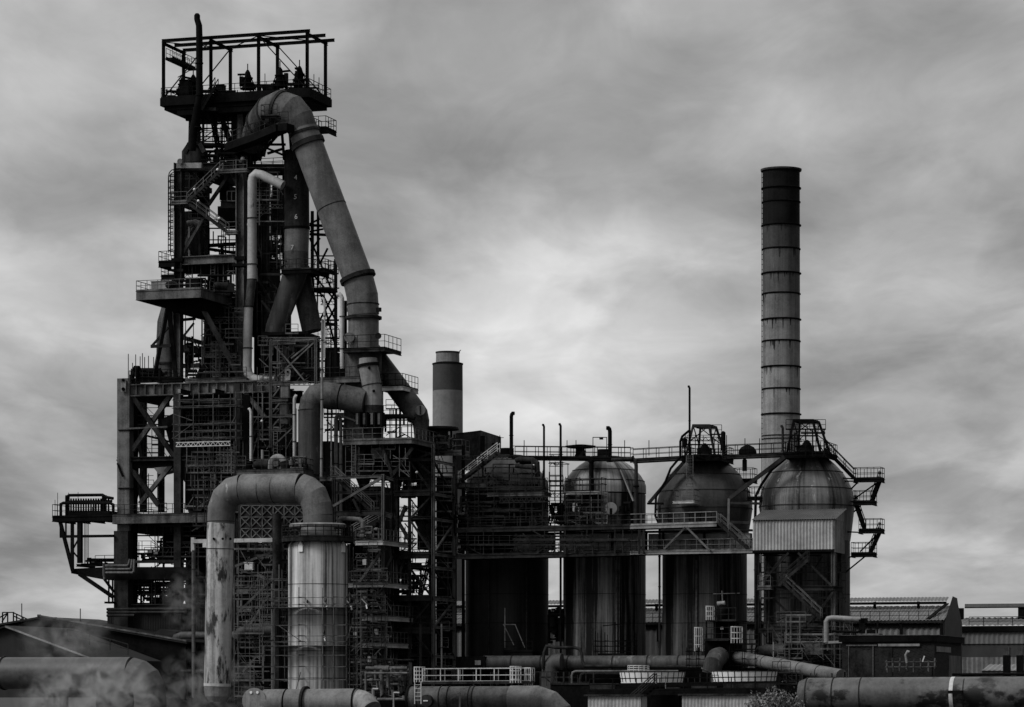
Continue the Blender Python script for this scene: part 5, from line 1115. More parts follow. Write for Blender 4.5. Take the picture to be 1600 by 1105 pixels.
def onstove(i, px, py, out=.1):      # point on stove body facing us at picture column px
    c, _, m_ = TOP[i]; r_ = stv[i][1]*m_; Y0 = c.y
    dx = (px-stv[i][0])/stv[i][1]; dx = max(-.98, min(.98, dx)); a = math.asin(dx)
    return Vector((c.x+(r_+out)*math.sin(a), c.y-(r_+out)*math.cos(a), CH+(1080-py)*(c.y-r_*math.cos(a))/F)), Vector((math.sin(a), -math.cos(a), 0))
for i, x, y, lb_, r_ in ((1, 951, 795, 'large pale round manhole on the second stove', .62), (1, 906, 793, 'dull round manhole left of the large pale one', .55), (0, 800, 797, 'dark round manhole on the leftmost stove', .5)):
    p, nn = onstove(i, x, y); T = Thing('manhole', lb_, 'manhole', p, None, WHT if 'large' in lb_ else STL)
    T.part('neck', MB().tube(p-nn*.3, p+nn*.6, r_*.8, n=20), DRK); cv = T.part('cover', MB().tube(p+nn*.6, p+nn*.75, r_*1.08, n=24)); T.part('hinge', MB().beam(p+nn*.8-ZZ*r_*1.3, p+nn*.8, .22), BLK, cv)
for px, m in ((822, .3), (961, .4), (965, .25), (1085, .35), (765, .2)):
    i = 0 if px < 860 else (1 if px < 1010 else 2); p, nn = onstove(i, px, 1040); q, _ = onstove(i, px, 875)
    single('drain_pipe', {822: 'dark drain pipe down the right side of the leftmost stove', 961: 'left of two close drain pipes on the second stove', 965: 'right of two close drain pipes on the second stove', 1085: 'drain pipe down the front of the third stove', 765: 'thin drain pipe down the left of the leftmost stove'}[px], 'pipe', MB().tube(p, q, m*.35, n=8), STL if px > 900 else DRK, 'drain pipes on the stoves')
# deck girders across the stoves
T = Thing('stove_girder', 'long grey box girder between the two stove decks', 'girder', A(940, 862, -1), mat=STL)
for x0, x1, m in ((722, 800, BLK), (800, 862, GRY), (874, 955, GRY), (957, 1008, GRY), (1013, 1036, GRY), (1038, 1172, GRY)): T.part('web_panel', MB().pbox(x0, x1, 834, 860, .2, 1.2), m)
for x in (722, 800, 866, 956, 1010, 1036, 1100): T.part('stiffener', MB().pbox(x-1.2, x+1.2, 832, 862, -.05, .18), BLK)
T.part('flange', MB().pbox(720, 1174, 830.5, 833, -.2, 1.4), DRK)
single('alarm_bell', 'round pale bell on the girder between first and second stove', 'bell', MB().tube(A(862, 842, -.1), A(862, 842, -.5), .36, .3, 16), GRY)
def longdeck(label, x0, y0, x1, y1, t0, t1, th, m, em, rm, rail=True, sp=1.4, rails=1.2, group=None):
    p, q = A(x0, y0, t0), A(x1, y1, t0); T = Thing('walkway', label, 'walkway', (p+q)/2, group, m); vt = V*(t1-t0)
    T.part('deck', MB().hexa([p-ZZ*.12, q-ZZ*.12, q-ZZ*.12+vt, p-ZZ*.12+vt, p, q, q+vt, p+vt])); T.part('edge_beam', MB().ibeam(p-ZZ*th/2-V*.1, q-ZZ*th/2-V*.1, .2, th, .06), em)
    T.part('edge_beam', MB().ibeam(p-ZZ*th/2+vt+V*.1, q-ZZ*th/2+vt+V*.1, .2, th, .06), BLK)
    if rail: T.part('railing', MB().rail([p, q], rails, sp, .045), rm); T.part('railing', MB().rail([p+vt, q+vt], rails, sp, .045), BLK)
    return T
longdeck('upper stove deck walkway, dark left stretch along the first two stoves', 712, 827, 985, 821, -2.6, -.3, .4, BLK, DRK, DRK)
longdeck('upper stove deck walkway, pale-edged stretch before the third stove', 985, 821, 1120, 817, -2.6, -.3, .4, DRK, GRY, GRY, sp=1.2)
longdeck('lower stove deck walkway, dark left stretch', 712, 868, 985, 862, -2.6, -.3, .42, BLK, DRK, DRK)
longdeck('lower stove deck walkway, pale-edged right stretch', 985, 862, 1176, 859, -2.6, -.3, .35, DRK, GRY, STL, sp=1.2)
stair('stair with double handrails from upper to lower stove deck at the third stove', A(1122, 817, -2.6), A(1171, 860, -2.6), DRK, 1.0, rm=STL)
stair('pale-railed stair climbing right to the top of the leftmost stove', A(716, 753, 0), A(777, 706, 0), DRK, .9, rm=PAL)
T = Thing('deck_bracket', 'inverted V brace under the upper deck before the third stove', 'brace', A(1072, 860, -2.9), mat=STL)
T.part('strut', MB().beam(A(1071, 824, -2.9), A(1038, 858, -2.9), .2)); T.part('strut', MB().beam(A(1073, 824, -2.9), A(1110, 861, -2.9), .2))
platform('square railed landing at the left end of the stove decks', 712, 760, 757, -1, 2.5, .4, BLK, DRK, 'f', STL)
platform('scaffold landing with a zigzag girder across the leftmost stove', 762, 850, 771, -1.5, 1, .3, BLK, DRK, 'fr', STL, h=1.3, sp=1.1)
single('truss_girder', 'dark zigzag truss just below the scaffold landing of the leftmost stove', 'truss', MB().truss(A(780, 786, -1.6), A(858, 784, -1.6), .55, .09, .55), DRK)
platform('railed perch on the left shoulder of the second stove', 884, 936, 768, -1, 1.5, .35, BLK, DRK, 'fl', PAL, h=1.2, sp=1.0)
platform('little railed perch on the third stove dome, pale floor', 1052, 1084, 783, -1.6, .6, .25, DRK, STL, 'flr', PAL, h=1.2, sp=.8)
scaffold('dark scaffold bay filling the gap between first and second stove', [859, 879], [724, 751, 790], 1, 3, [], BLK, tp=4)
scaffold('dark scaffold in front of the leftmost stove', [727, 748, 772, 796, 822, 848], [765, 783, 799, 812], -2.2, -.5, [], DRK, tp=12)
scaffold('dark scaffold in front of the second stove, left half', [884, 900, 922, 940], [748, 757, 785, 800, 812], -2.2, -.8, [], DRK, tp=4)
pipework('dark pipes crowding the dome of the leftmost stove', 735, 850, 716, 760, -1, 1.5, 14, 51, BLK, r=(.04, .13))
pipework('dark pipes and valves crowding the leftmost stove above the deck', 718, 856, 772, 826, -1.2, .8, 40, 52, DRK, r=(.04, .15))
pipework('dark valves in the bright gap between first and second stove', 855, 884, 786, 824, 0, 2, 30, 53, BLK, r=(.04, .13))
pipework('dark pipes at the left foot of the second stove dome', 884, 925, 772, 822, -1.2, .5, 26, 54, DRK, r=(.04, .13))
pipework('dark valve gear on the right of the second stove', 970, 990, 786, 806, -1, 0, 8, 55, BLK, r=(.08, .25))
pipework('silvery valve gear by the left end of the stove decks', 712, 732, 788, 806, -1.2, 0, 14, 56, GRY, r=(.05, .15))
T = Thing('dome_duct', 'dark pipe running level off the second stove top and dropping down its right side', 'pipe', A(990, 822, 0), mat=DRK)
T.part('pipe', MB().pipe(PL([(956, 719), (988, 716.5), (993, 720), (994, 728), (994, 822)], -.8), .2, 14)); T.part('collar', MB().tube(A(994, 761, -.8), A(994, 759, -.8), .32, n=14), BLK); T.part('elbow_flange', MB().tube(A(990, 716.7, -.8), A(988, 716.7, -.8), .3, n=14), BLK)
T = Thing('dome_duct', 'black pipe dropping down the left front of the second stove dome', 'pipe', A(924, 768, -1), mat=BLK)
T.part('pipe', MB().pipe(PL([(905, 716), (920, 716), (924, 720), (924, 766)], -1), .26, 14)); T.part('flange', MB().tube(A(924, 722, -1), A(924, 720, -1), .4, n=14))
single('flat_chute', 'long flat grey plate leaning down the right of the second stove dome', 'chute', MB().beam(A(970, 734, -2), A(990, 783, -2), .5, .12), GRY)
T = Thing('dome_duct', 'dark curled pipe over the top of the leftmost stove', 'pipe', A(820, 740, 0), mat=DRK)
T.part('pipe', MB().pipe(PL([(806, 720), (812, 718), (832, 719), (839, 724), (840, 745)], -.6), .3, 14)); T.part('pipe', MB().pipe(PL([(806, 728), (836, 731)], -.9), .25, 14))
# hooked vents
def vent(label, px, y0, y1, t, r_, hook, m=BLK):
    k = mpp(px, t); T = Thing('hooked_vent', label, 'vent pipe', A(px, y1, t), 'hooked vent pipes over the stoves', m)
    po = T.part('pipe', MB().pipe(PL([(px, y1), (px, y0+5*r_/3), (px+hook*.25*r_, y0+1.5), (px+hook*.7*r_, y0), (px+hook*1.6*r_, y0)], t), r_*k, 14))
    T.part('flange', MB().tube(A(px, y1, t), A(px, y1-2, t), r_*k*1.7, n=14)); T.part('collar', MB().tube(A(px, (y0+y1)/2, t), A(px, (y0+y1)/2-1, t), r_*k*1.25, n=14), None, po)
vent('thick hooked black vent above the leftmost stove, bent to the right', 799, 646, 716, 2, 2.9, 1)
vent('thin hooked vent between first and second stove, the left of the pair', 850, 664, 766, 1, 1.7, -1)
vent('thin hooked vent between first and second stove, the right of the pair', 876, 663, 1024, 1, 1.8, -1)
vent('thick hooked black vent above the second stove, bent to the left', 953, 669, 722, 2, 3.2, -1)
vent('tall slender hooked vent left of the third stove top frame', 1077.5, 604, 712, 1, 1.7, -1)
vent('small hooked vent left of the rightmost stove top frame', 1223, 666, 706, 1, 2.0, -1, DRK)
# top walkway
longdeck('high walkway linking the tops of the first and second stove', 800, 714, 985, 716, 1.5, 2.6, .3, BLK, BLK, BLK)
longdeck('high bridge from the second stove top to the third stove top', 985, 719, 1066, 714.5, 1.5, 2.6, .3, BLK, DRK, BLK)
longdeck('high bridge from the third stove top to the rightmost stove top', 1130, 713, 1224, 709, 1.5, 2.6, .3, BLK, DRK, BLK)
T = Thing('top_hood', 'wide black umbrella-shaped hood on the second stove top', 'hood', A(907, 716, 3), mat=BLK)
c = A(907, 705, 3); T.part('plate', MB().lathe(c.xy, [(1.4, A(907, 700, 3).z), (1.7, A(907, 697, 3).z), (.6, A(907, 695, 3).z)], 20)); T.part('neck', MB().lathe(c.xy, [(.75, A(907, 716, 3).z), (.45, A(907, 706, 3).z), (.5, A(907, 699, 3).z)], 16)); T.part('gear', MB().beam(A(905, 714, 2), A(914, 704, 2), .3))
T = Thing('light_gantry', 'thin square portal with a lamp hung from its bar above the second stove', 'lamp', A(937, 716, 2), mat=BLK)
for x in (926.5, 948): T.part('post', MB().beam(A(x, 716, 2), A(x, 683, 2), .07))
T.part('bar', MB().beam(A(926, 683.5, 2), A(948.5, 683.5, 2), .08)); T.part('lamp', MB().beam(A(937, 685.5, 2), A(942, 685.5, 2), .3, .2))
mb = None
for i, x in enumerate((819, 886, 900, 976, 1014, 1164, 1187)): single('mast_pole', 'thin pole on the high walkway, '+('right of the thick left vent', 'left of the black hood', 'just behind the black hood', 'right of the thick vent of the second stove', 'midway along the bridge to the third stove', 'left of the tall chimney foot', 'touching the tall chimney edge')[i], 'pole', MB().tube(A(x, 716-(4 if x > 1000 else 0), 2.2), A(x, 688-(3 if x > 1100 else 0), 2.2), .045, n=6), BLK, 'poles on the high walkways')
single('half_dome_hood', 'small black half-round hood on the bridge between third and last stove', 'hood', MB().lathe(A(1168, 708, 4).xy, [(1.0, A(1168, 709, 4).z), (.95, A(1168, 704, 4).z), (.7, A(1168, 699, 4).z), (.3, A(1168, 696, 4).z)], 20), BLK)
# top frames
def topframe(i, label, x0, x1, y0, y1, xa, xb, m=DRK):
    T = Thing('hoist_trestle', label, 'frame', A((xa+xb)/2, y1, 3), 'tapered frames on the stove tops', m)
    t0, t1 = 1.6, 6.6
    B_ = [A(xa, y1, t0), A(xb, y1, t0), W(sz(xb, 0, t0)[0], t1, A(xb, y1, t0).z), W(sz(xa, 0, t0)[0], t1, A(xa, y1, t0).z)]
    t2, t3 = 2.5, 5.6; C_ = [A(x0, y0, t2), A(x1, y0, t2), W(sz(x1, 0, t2)[0], t3, A(x1, y0, t2).z), W(sz(x0, 0, t2)[0], t3, A(x0, y0, t2).z)]
    for a, b in zip(B_, C_): T.part('leg', MB().beam(a, b, .2))
    for k in range(4): T.part('ring_beam', MB().beam(C_[k], C_[(k+1) % 4], .22, .28))
    for k in range(4): T.part('brace', MB().beam(B_[k].lerp(C_[k], .45), C_[(k+1) % 4], .1))
    T.part('hoist_beam', MB().beam((C_[0]+C_[3])/2-ZZ*.05, (C_[1]+C_[2])/2-ZZ*.05, .2, .3))
    p, s0_, s1_, z_ = platform('round-the-top railed deck of the '+('third' if i == 2 else 'rightmost')+' stove', xa-6, xb+6, y1+1, .8, 7.2, .5, BLK, BLK, 'fblr', h=1.25, sp=.9)
    q = MB(); q.lathe(TOP[i][0].xy, [(.8, z_), (.9, z_+.6), (.5, z_+.9), (.5, z_+1.4), (.15, z_+1.8)], 14)
    single('top_valve', 'dark valve inside the tapered frame on the '+('third' if i == 2 else 'rightmost')+' stove', 'valve', q, BLK, 'valves inside the top frames')
    return T
topframe(2, 'tapered open frame on the top of the third stove', 1083, 1108, 665, 712, 1072, 1117, DRK)
topframe(3, 'tapered open frame on the top of the rightmost stove, behind is the chimney', 1240, 1270, 657, 707, 1230, 1282, BLK)
for x, y0, y1, w in ((1130, 676, 704, 'right of the third stove frame'), (1163.5, 719, 736, 'on the perch between the last two domes'), (1069.5, 686, 700, 'left of the third stove frame')):
    T = Thing('gas_bottle', 'stubby upright dark cylinder '+w, 'cylinder', A(x, y1, 2), 'stubby cylinders by the stove tops', BLK); p, q = A(x, y1, 2), A(x, y0, 2)
    T.part('body', MB().tube(p, q, .26, n=14)); T.part('cap', MB().tube(q, q+ZZ*.15, .26, .1, 14))
platform('small railed perch hanging behind the third dome, right side', 1145, 1176, 750, 6, 8, .35, BLK, BLK, 'fblr', h=1.3, sp=.8)
platform('lower small railed perch in the gap between the last two domes', 1168, 1190, 778, 3, 5, .3, BLK, BLK, 'fblr', h=1.2, sp=.8)
T = Thing('dome_ladder', 'pale caged ladder climbing the front of the third dome', 'ladder', A(1078, 780, -1), mat=STL)
T.part('ladder', MB().ladder(A(1078, 783, -1.4), A(1078, 712, .6), .7)); T.part('standoff', MB().beam(A(1078, 745, -.5), A(1078, 745, 2), .12))
# external ducts beside stoves 3 and 4
T = Thing('side_flue', 'flat dark flue leaning up the left shoulder of the third dome', 'flue', A(1013, 785, 1), mat=DRK)
T.part('upper', MB().beam(A(1070, 720, 1.5), A(1014, 786, .5), .5, .35)); T.part('pipe', MB().pipe(PL([(1078, 672), (1066, 682), (1063, 690), (1063, 714), (1048, 732), (1040, 752), (1025, 776), (1024, 806), (1030, 820)], .3), .13, 10), BLK); T.part('shelf', MB().beam(A(1012, 787, .5), A(1036, 787, .5), .6, .2), BLK)
T = Thing('side_flue', 'flat dark flue leaning from the gap up to the top of the rightmost dome', 'flue', A(1140, 778, 0), mat=DRK)
T.part('upper', MB().beam(A(1226, 714, 0), A(1140, 779, 0), .35, .4)); T.part('arm', MB().beam(A(1142, 786, 0), A(1190, 787, 0), .3, .25)); T.part('drop', MB().beam(A(1139, 779, 0), A(1138, 840, 0), .25, .25), STL); T.part('pipe', MB().pipe(PL([(1228, 716), (1205, 735), (1190, 757), (1181, 775), (1180, 810)], .6), .15, 10), BLK); T.part('strut', MB().beam(A(1142, 816, 0), A(1172, 817, 0), .25, .3))
hook_pipe('slim dark pole in the bright gap left of the third stove', 1030.5, 790, 1040, -1, 1.8, 0, DRK)
hook_pipe('slim pale strut pole in the gap left of the cabin', 1180.5, 862, 1000, 0, 2.2, 0, BLK)
hook_pipe('second slim dark pole in the gap left of the cabin', 1189, 862, 1040, 1.5, 1.2, 0, BLK)
# corrugated cabin on stove 4
CABM = mat('pale_corrugated_sheet', .22, .42, .5, streak=.3, spec=.3); CABR = mat('dull_roof_sheet', .06, .11, .55, streak=.2, spec=.3)
T = Thing('corrugated_cabin', 'pale corrugated cabin with a lean-to roof, hung before the rightmost stove', 'cabin', A(1240, 860, -6), mat=CABM)
c0 = -5.5; s0, s1 = sz(1176, 0, c0)[0], sz(1303, 0, c0)[0]; c1 = ST(1303, c0, 1319); zb, ze = sz(1240, 859, c0)[1], sz(1240, 813, c0)[1]; zr_ = ze+1.3
T.part('wall', MB().box(s0, s1, c0+.08, c1, zb, ze), CABM)
mb = MB(); cladding(mb, W(s0, c0+.06, 0), W(s1, c0+.06, 0), zb, ze, .34, .09); T.part('front_cladding', mb)
mb = MB(); cladding(mb, W(s1+.02, c0, 0), W(s1+.02, c1, 0), zb-.3, ze, .3, .07); T.part('side_cladding', mb, GRY)
mb = MB().add([W(s1, c0, ze), W(s1, c1, ze), W(s1, c1, zr_)], [(0, 1, 2)]); mb.add([W(s0, c0, ze), W(s0, c1, zr_), W(s0, c1, ze)], [(0, 1, 2)]); mb.add([W(s1, c1, ze), W(s0, c1, ze), W(s0, c1, zr_), W(s1, c1, zr_)], [(0, 1, 2, 3)]); T.part('gable', mb, GRY)
mb = MB(); n = 70; vs = []
for k in range(n+1):
    s = s0-.15+(s1-s0+.4)*k/n; h_ = .07 if k % 2 else 0; vs += [W(s, c0-.2, ze+.03+h_), W(s, c1+.1, zr_+.08+h_)]
mb.add(vs, [(2*k, 2*k+2, 2*k+3, 2*k+1) for k in range(n)]); T.part('roof', mb, CABR)
T.part('corner_trim', MB().box(s1-.1, s1+.12, c0-.06, c0+.1, zb, ze), STL); T.part('floor_edge', MB().box(s0, s1, c0, c1, zb-.25, zb-.003), BLK)
T = Thing('cabin_trestle', 'dark braced trestle carrying the corrugated cabin', 'trestle', A(1245, 1060, -5), mat=DRK)
for x, t in ((1184, c0+.5), (1302, c0+.5), (1312, c1-.5), (1200, c1-1)): T.part('post', MB().ibeam(A(x, 1100, t), A(x, 861, t), .4, .4, .07, up=U), STL if x == 1302 else DRK)
T.part('beam', MB().ibeam(A(1184, 919, c0), A(1302, 919, c0), .4, .5, .07)); T.part('beam', MB().ibeam(A(1302, 919, c0), A(1316, 921, c1-3), .4, .5, .07))
for a, b in (((1197, 902), (1232, 864)), ((1247, 864), (1300, 916)), ((1208, 935), (1232, 958)), ((1276, 962), (1302, 925)), ((1258, 962), (1276, 946)), ((1225, 868), (1196, 905)), ((1300, 930), (1262, 975))): T.part('brace', MB().beam(A(*a, c0-.1), A(*b, c0-.1), .22), DRK)
for k, (a, b) in enumerate((((1216, 915), (1262, 875)), ((1225, 912), (1282, 966)))):
    stair('dim stair flight under the cabin, %s' % ('upper, climbing right', 'lower, running down right with pale handrails')[k], A(*a, c0-1.2), A(*b, c0-1.2), DRK, .8, rm=STL if k else DRK)
platform('narrow railed platform at the left under the cabin', 1184, 1204, 917, -7, -5, .3, BLK, STL, 'fl', STL, h=1.2, sp=.7)
platform('narrow railed platform lower left under the cabin', 1186, 1228, 984, -7, -5, .3, BLK, DRK, 'f', DRK, h=1.4, sp=.9)
T = Thing('pipe_trestle', 'open rectangular frame of grey pipes under the cabin', 'pipe rack', A(1270, 1005, -8), mat=STL)
for x in (1229, 1236, 1250): T.part('post', MB().tube(A(x, 1004, -8), A(x, 962, -8), .12))
for y in (962, 992, 1004): T.part('bar', MB().tube(A(1228, y, -8), A(1268 if y < 990 else 1315, y, -8), .14))
T = Thing('goose_neck_pipe', 'pale pipe with a square bend beside the low brick house', 'pipe', A(1291, 1002, -9), mat=GRY)
T.part('pipe', MB().pipe(PL([(1291, 1004), (1291, 972), (1294, 967), (1300, 965.5), (1345, 968)], -9), .27, 14)); T.part('foot', MB().beam(A(1290, 1004, -9), A(1316, 1003, -9), .3, .25))
cabinet('dull grey box cabinet under the cabin near the sloping pipe', sz(1272, 0, -8)[0], -8, sz(1272, 1024, -8)[1], 1.8, 1.3, .8, STL)
pipework('dark valves and pipes at the foot of the cabin trestle', 1200, 1340, 975, 1050, -6, -3, 60, 61, DRK, r=(.05, .16))
# zigzag outside stairs on the right
zs = [(1334, 1376, 748), (1333, 1364, 784), (1342, 1376, 828), (1330, 1364, 865)]
for k, (x0, x1, y) in enumerate(zs): platform('railed landing on the right of the last stove, %s of four' % ('top', 'second', 'third', 'lowest')[k], x0, x1, y, 4, 6, .4, BLK, BLK, 'fblr', group='outside stair landings', h=1.2, sp=.8)
stair('long railed stair sloping from the last stove top to the highest outside landing', A(1288, 701, 4), A(1334, 748, 4), BLK, .9)
for k, (a, b) in enumerate((((1374, 750), (1361, 784)), ((1336, 788), (1350, 828)), ((1374, 830), (1358, 865)))): stair('steep outside stair right of the last stove, %s of three' % ('top', 'middle', 'bottom')[k], A(*a, 4.5), A(*b, 4.5), BLK, .8)
T = Thing('landing_struts', 'thin struts tying the outside landings to the last stove', 'struts', A(1340, 870, 5), mat=BLK)
for a, b in (((1316, 747), (1340, 749)), ((1318, 752), (1340, 752)), ((1330, 764), (1342, 752)), ((1314, 784), (1340, 784)), ((1320, 831), (1345, 832)), ((1345, 829), (1342, 828)), ((1326, 872), (1336, 866)), ((1318, 897), (1356, 866)), ((1334, 780), (1374, 752)), ((1334, 800), (1345, 790)), ((1344, 862), (1374, 832))): T.part('strut', MB().beam(A(*a, 5), A(*b, 5), .14))
# ================================================================== FOOT OF THE PLANT
T = Thing('blast_main', 'long dull pipe lying level in front of the stove feet', 'pipe', A(950, 1048, -7), mat=RST)
m_ = mpp(940, -7)
T.part('run', MB().pipe(PL([(757, 1036), (1108, 1036)], -7), 11.5*m_, 28), RST); T.part('end_cap', MB().pipe(PL([(750, 1036), (757, 1036)], -7), [8*m_, 11.5*m_], 28), DPP)
for x in (757, 800, 846, 888, 958, 1012, 1060): T.part('flange', MB().tube(A(x, 1036, -7), A(x+1.5, 1036, -7), 12.6*m_, n=28), DRK)
T.part('support', MB().box(sz(800, 0, -7)[0], sz(803, 0, -7)[0], -7.3, -6.7, 0, A(800, 1045, -7).z), BLK); T.part('support', MB().box(sz(1000, 0, -7)[0], sz(1003, 0, -7)[0], -7.3, -6.7, 0, A(1000, 1045, -7).z), BLK)
T = Thing('drop_main', 'dark pipe curving down out of the level main between the stoves', 'pipe', A(858, 1100, -9), mat=DPP)
T.part('bend', MB().pipe(PL([(878, 1034), (868, 1034), (861, 1040), (859, 1052), (858, 1100)], -8.5), 13*m_, 24), RST)
T = Thing('looping_pipe', 'thin dark pipe looping over the level main between the first two stoves', 'pipe', A(880, 1020, -10), mat=DRK)
T.part('pipe', MB().pipe(PL([(848, 1046), (850, 1020), (854, 1010), (860, 1010), (868, 1012), (898, 1012), (906, 1014), (909, 1022), (910, 1034), (914, 1041), (1100, 1042)], -9.3), .17, 12))
T = Thing('twin_pipe', 'pale-fronted thin pipe turning down left of the white drums', 'pipe', A(893, 1100, -20), mat=STL)
T.part('pipe', MB().pipe(PL([(1060, 1049), (900, 1049), (895, 1051), (893.5, 1056), (893.5, 1105)], -20), .13, 10), STL); T.part('pipe', MB().pipe(PL([(1060, 1052), (914, 1052), (909, 1055), (907, 1062), (907, 1105)], -19), .2, 10), DRK)
single('black_tank', 'black flat tank at the left end of the level main', 'tank', MB().pbox(712, 758, 1026, 1046, -8, -5), BLK)
single('notice_plate', 'small pale plate on the black flat tank', 'sign', MB().pbox(742, 751, 1032, 1039, -8.2, -8.1), GRY)
T = Thing('elbow_main', 'big dull elbow pipe poking up between the two white drums', 'pipe', A(1115, 1048, -12), mat=RST)
m2 = mpp(1118, -14); T.part('bend', MB().pipe([A(1112, 1052, -14), A(1115, 1036, -14), A(1120, 1028, -13), A(1124, 1026, -11), A(1126, 1026, -6)], [15*m2, 15*m2, 15.5*m2, 15*m2, 14*m2], 28)); T.part('flange', MB().tube(A(1111.5, 1050, -14), A(1112, 1048.6, -14), 17*m2, n=28), STL)
T = Thing('sloping_pipe', 'long pale-topped pipe sloping down right before the rightmost stove', 'pipe', A(1230, 1050, -16), mat=PIP)
pa, pb = A(1152, 1027, -8), A(1315, 1056, -22); T.part('run', MB().tube(pa, pb, 9.5*m_, n=28), PIP)
for f in (.28, .45, .62, .8): T.part('seam', MB().tube(pa.lerp(pb, f), pa.lerp(pb, f+.004), 9.9*m_, n=28), DRK)
T = Thing('buried_drum', 'dark humped drum behind the sloping pipe', 'tank', A(1205, 1030, -6), mat=DPP)
T.part('drum', MB().pipe(PL([(1180, 1024), (1187, 1018), (1198, 1016), (1226, 1016)], -6), [4*m_, 8*m_, 9*m_, 9*m_], 24))
hook_pipe('thin pale post standing before the humped drum', 1208.5, 1003, 1030, -14, .9, 0, GRY)
# valve tower between stoves 3 and 4
T = Thing('valve_tower', 'stack of small platforms with pale hooped ladders before the third stove', 'tower', A(1125, 1050, -9), mat=BLK)
T.part('body', MB().pbox(1101, 1141, 1000, 1050, -9, -4)); T.part('body', MB().pbox(1118, 1141, 972, 999.5, -8.5, -5))
T.part('deck', MB().pbox(1100, 1138, 999.5, 1001.5, -10, -4), DRK); T.part('deck', MB().pbox(1102, 1150, 969, 971, -10, -5), DRK)
for x in (1104, 1116, 1139, 1150): T.part('post', MB().beam(A(x, 1001, -9.6), A(x, 949 if x != 1150 else 926, -9.6), .14))
T.part('top_valve', MB().lathe(A(1129, 960, -8).xy, [(.5, A(1129, 970, -8).z), (.7, A(1129, 960, -8).z), (.6, A(1129, 950, -8).z), (.25, A(1129, 944, -8).z)], 16)); T.part('motor', MB().tube(A(1121, 944, -8), A(1133, 943, -8), .28), GRY); T.part('mast', MB().beam(A(1129, 944, -8), A(1128, 923, -8), .1), STL); T.part('crossbar', MB().beam(A(1114, 928, -8), A(1156, 927, -8), .08), STL)
mb = MB(); mb.rail([A(1103, 949+22, -10), A(1150, 949+21, -10)], 1.35, .9, .04); T.part('railing', mb, DRK)
mb = MB(); mb.rail([A(1104, 1000, -10), A(1140, 1000, -10)], 1.3, .9, .04); T.part('railing', mb, DRK)
def cage(label, px0, px1, y0, y1, t, m=WHT, rows=3):
    T = Thing('hooped_cage', label, 'ladder cage', A((px0+px1)/2, y1, t), 'pale ladder cages at the plant foot', m); mb = MB(); w = (px1-px0)/2; c = A((px0+px1)/2, y1, t); r_ = w*mpp(px0, t)
    for k in range(rows):
        z = A(px0, y1-(y1-y0)*(k+.8)/(rows-.2+.001)*.98, t).z; P_ = [Vector((c.x+r_*math.cos(2*math.pi*i/14), c.y+r_*math.sin(2*math.pi*i/14), z)) for i in range(15)]
        for a, b in zip(P_, P_[1:]): mb.beam(a, b, .05, .08)
    T.part('hoop', mb); mb = MB(); z0, z1 = c.z, A(px0, y0, t).z
    for i in range(7): a = R(180+30*i); p = Vector((c.x+r_*math.cos(a), c.y+r_*math.sin(a), z0)); mb.beam(p, Vector((p.x, p.y, z1)), .055)
    T.part('bar', mb); return T
cage('pale hooped cage at the upper deck of the valve tower', 1103, 1116, 947, 969, -10.5, PAL)
cage('pale hooped cage right of the valve tower, lower level', 1142, 1160, 979, 1005, -10.5, PAL)
cage('pale hooped cage left of the valve tower, lower level', 1085, 1098, 980, 1018, -10.5, PAL)
cabinet('small white notice box on the dark body of the valve tower', sz(1128, 0, -9.2)[0], -9.2, sz(1128, 985, -9.2)[1], .3, .35, .1, WPT, None, False)
scaffold('dark scaffold fence low between the valve tower and the drums', [1073, 1088, 1104, 1120, 1140, 1160, 1180], [1018, 1030, 1040], -12, -11, [], BLK, tp=6)
scaffold('dark scaffold fence at the foot of the second stove', [930, 945, 961, 975, 990], [1002, 1010, 1018], -5, -4, [], BLK, tp=14)
T = Thing('hand_winch', 'small dark stand with a broad plate at the foot of the second stove', 'machine', A(960, 1028, -6), mat=BLK); T.part('plate', MB().pbox(934, 978, 1021, 1026, -7, -5)); T.part('mast', MB().beam(A(961, 1022, -6), A(961, 972, -6), .14)); T.part('arm', MB().beam(A(942, 978, -6), A(972, 975, -6), .1))
T = Thing('stool_frame', 'thin grey trestle frame at the foot of the leftmost stove', 'frame', A(800, 1022, -2), mat=STL)
for a, b in (((787, 976), (803, 1008)), ((786, 976), (806, 976)), ((805, 976), (820, 1012)), ((789, 1012), (789, 950))): T.part('bar', MB().beam(A(*a, -2), A(*b, -2), .09))
platform('dark railed ledge at the foot of the leftmost stove', 787, 832, 1018, -3, -.5, .5, BLK, BLK, 'f', h=1.1)
pipework('small machinery in the gap between the first two stoves, low down', 857, 880, 950, 1006, 3, 6, 40, 71, BLK, r=(.05, .22))
# ground plinths
for nm, x0, x1, y, t0, t1, lb_ in (('plinth_wall', 400, 720, 1064, -6, -4, 'low black plinth wall under the stair tower and catwalks'), ('plinth_wall', 720, 1330, 1046, -5, -3.4, 'low black plinth wall under the stoves'), ('plinth_wall', 150, 420, 1046, -7.5, -6.5, 'low black plinth wall left of the arched pipe'), ('plinth_wall', 1290, 1680, 1060, -30, -29, 'low black plinth wall behind the big right-hand pipe'), ('plinth_wall', 860, 1300, 1070, -40, -39, 'low black plinth wall behind the corrugated pump houses')):
    T = Thing(nm, lb_, 'wall', A((x0+x1)/2, 1100, t0), None, BLK); T.part('wall', MB().box(sz(x0, 0, t0)[0], sz(x1, 0, t0)[0], t0, t1, 0, sz((x0+x1)/2, y, t0)[1])); T.part('coping', MB().box(sz(x0, 0, t0)[0], sz(x1, 0, t0)[0], t0-.1, t1+.1, sz((x0+x1)/2, y, t0)[1]+.003, sz((x0+x1)/2, y, t0)[1]+.15), DRK)
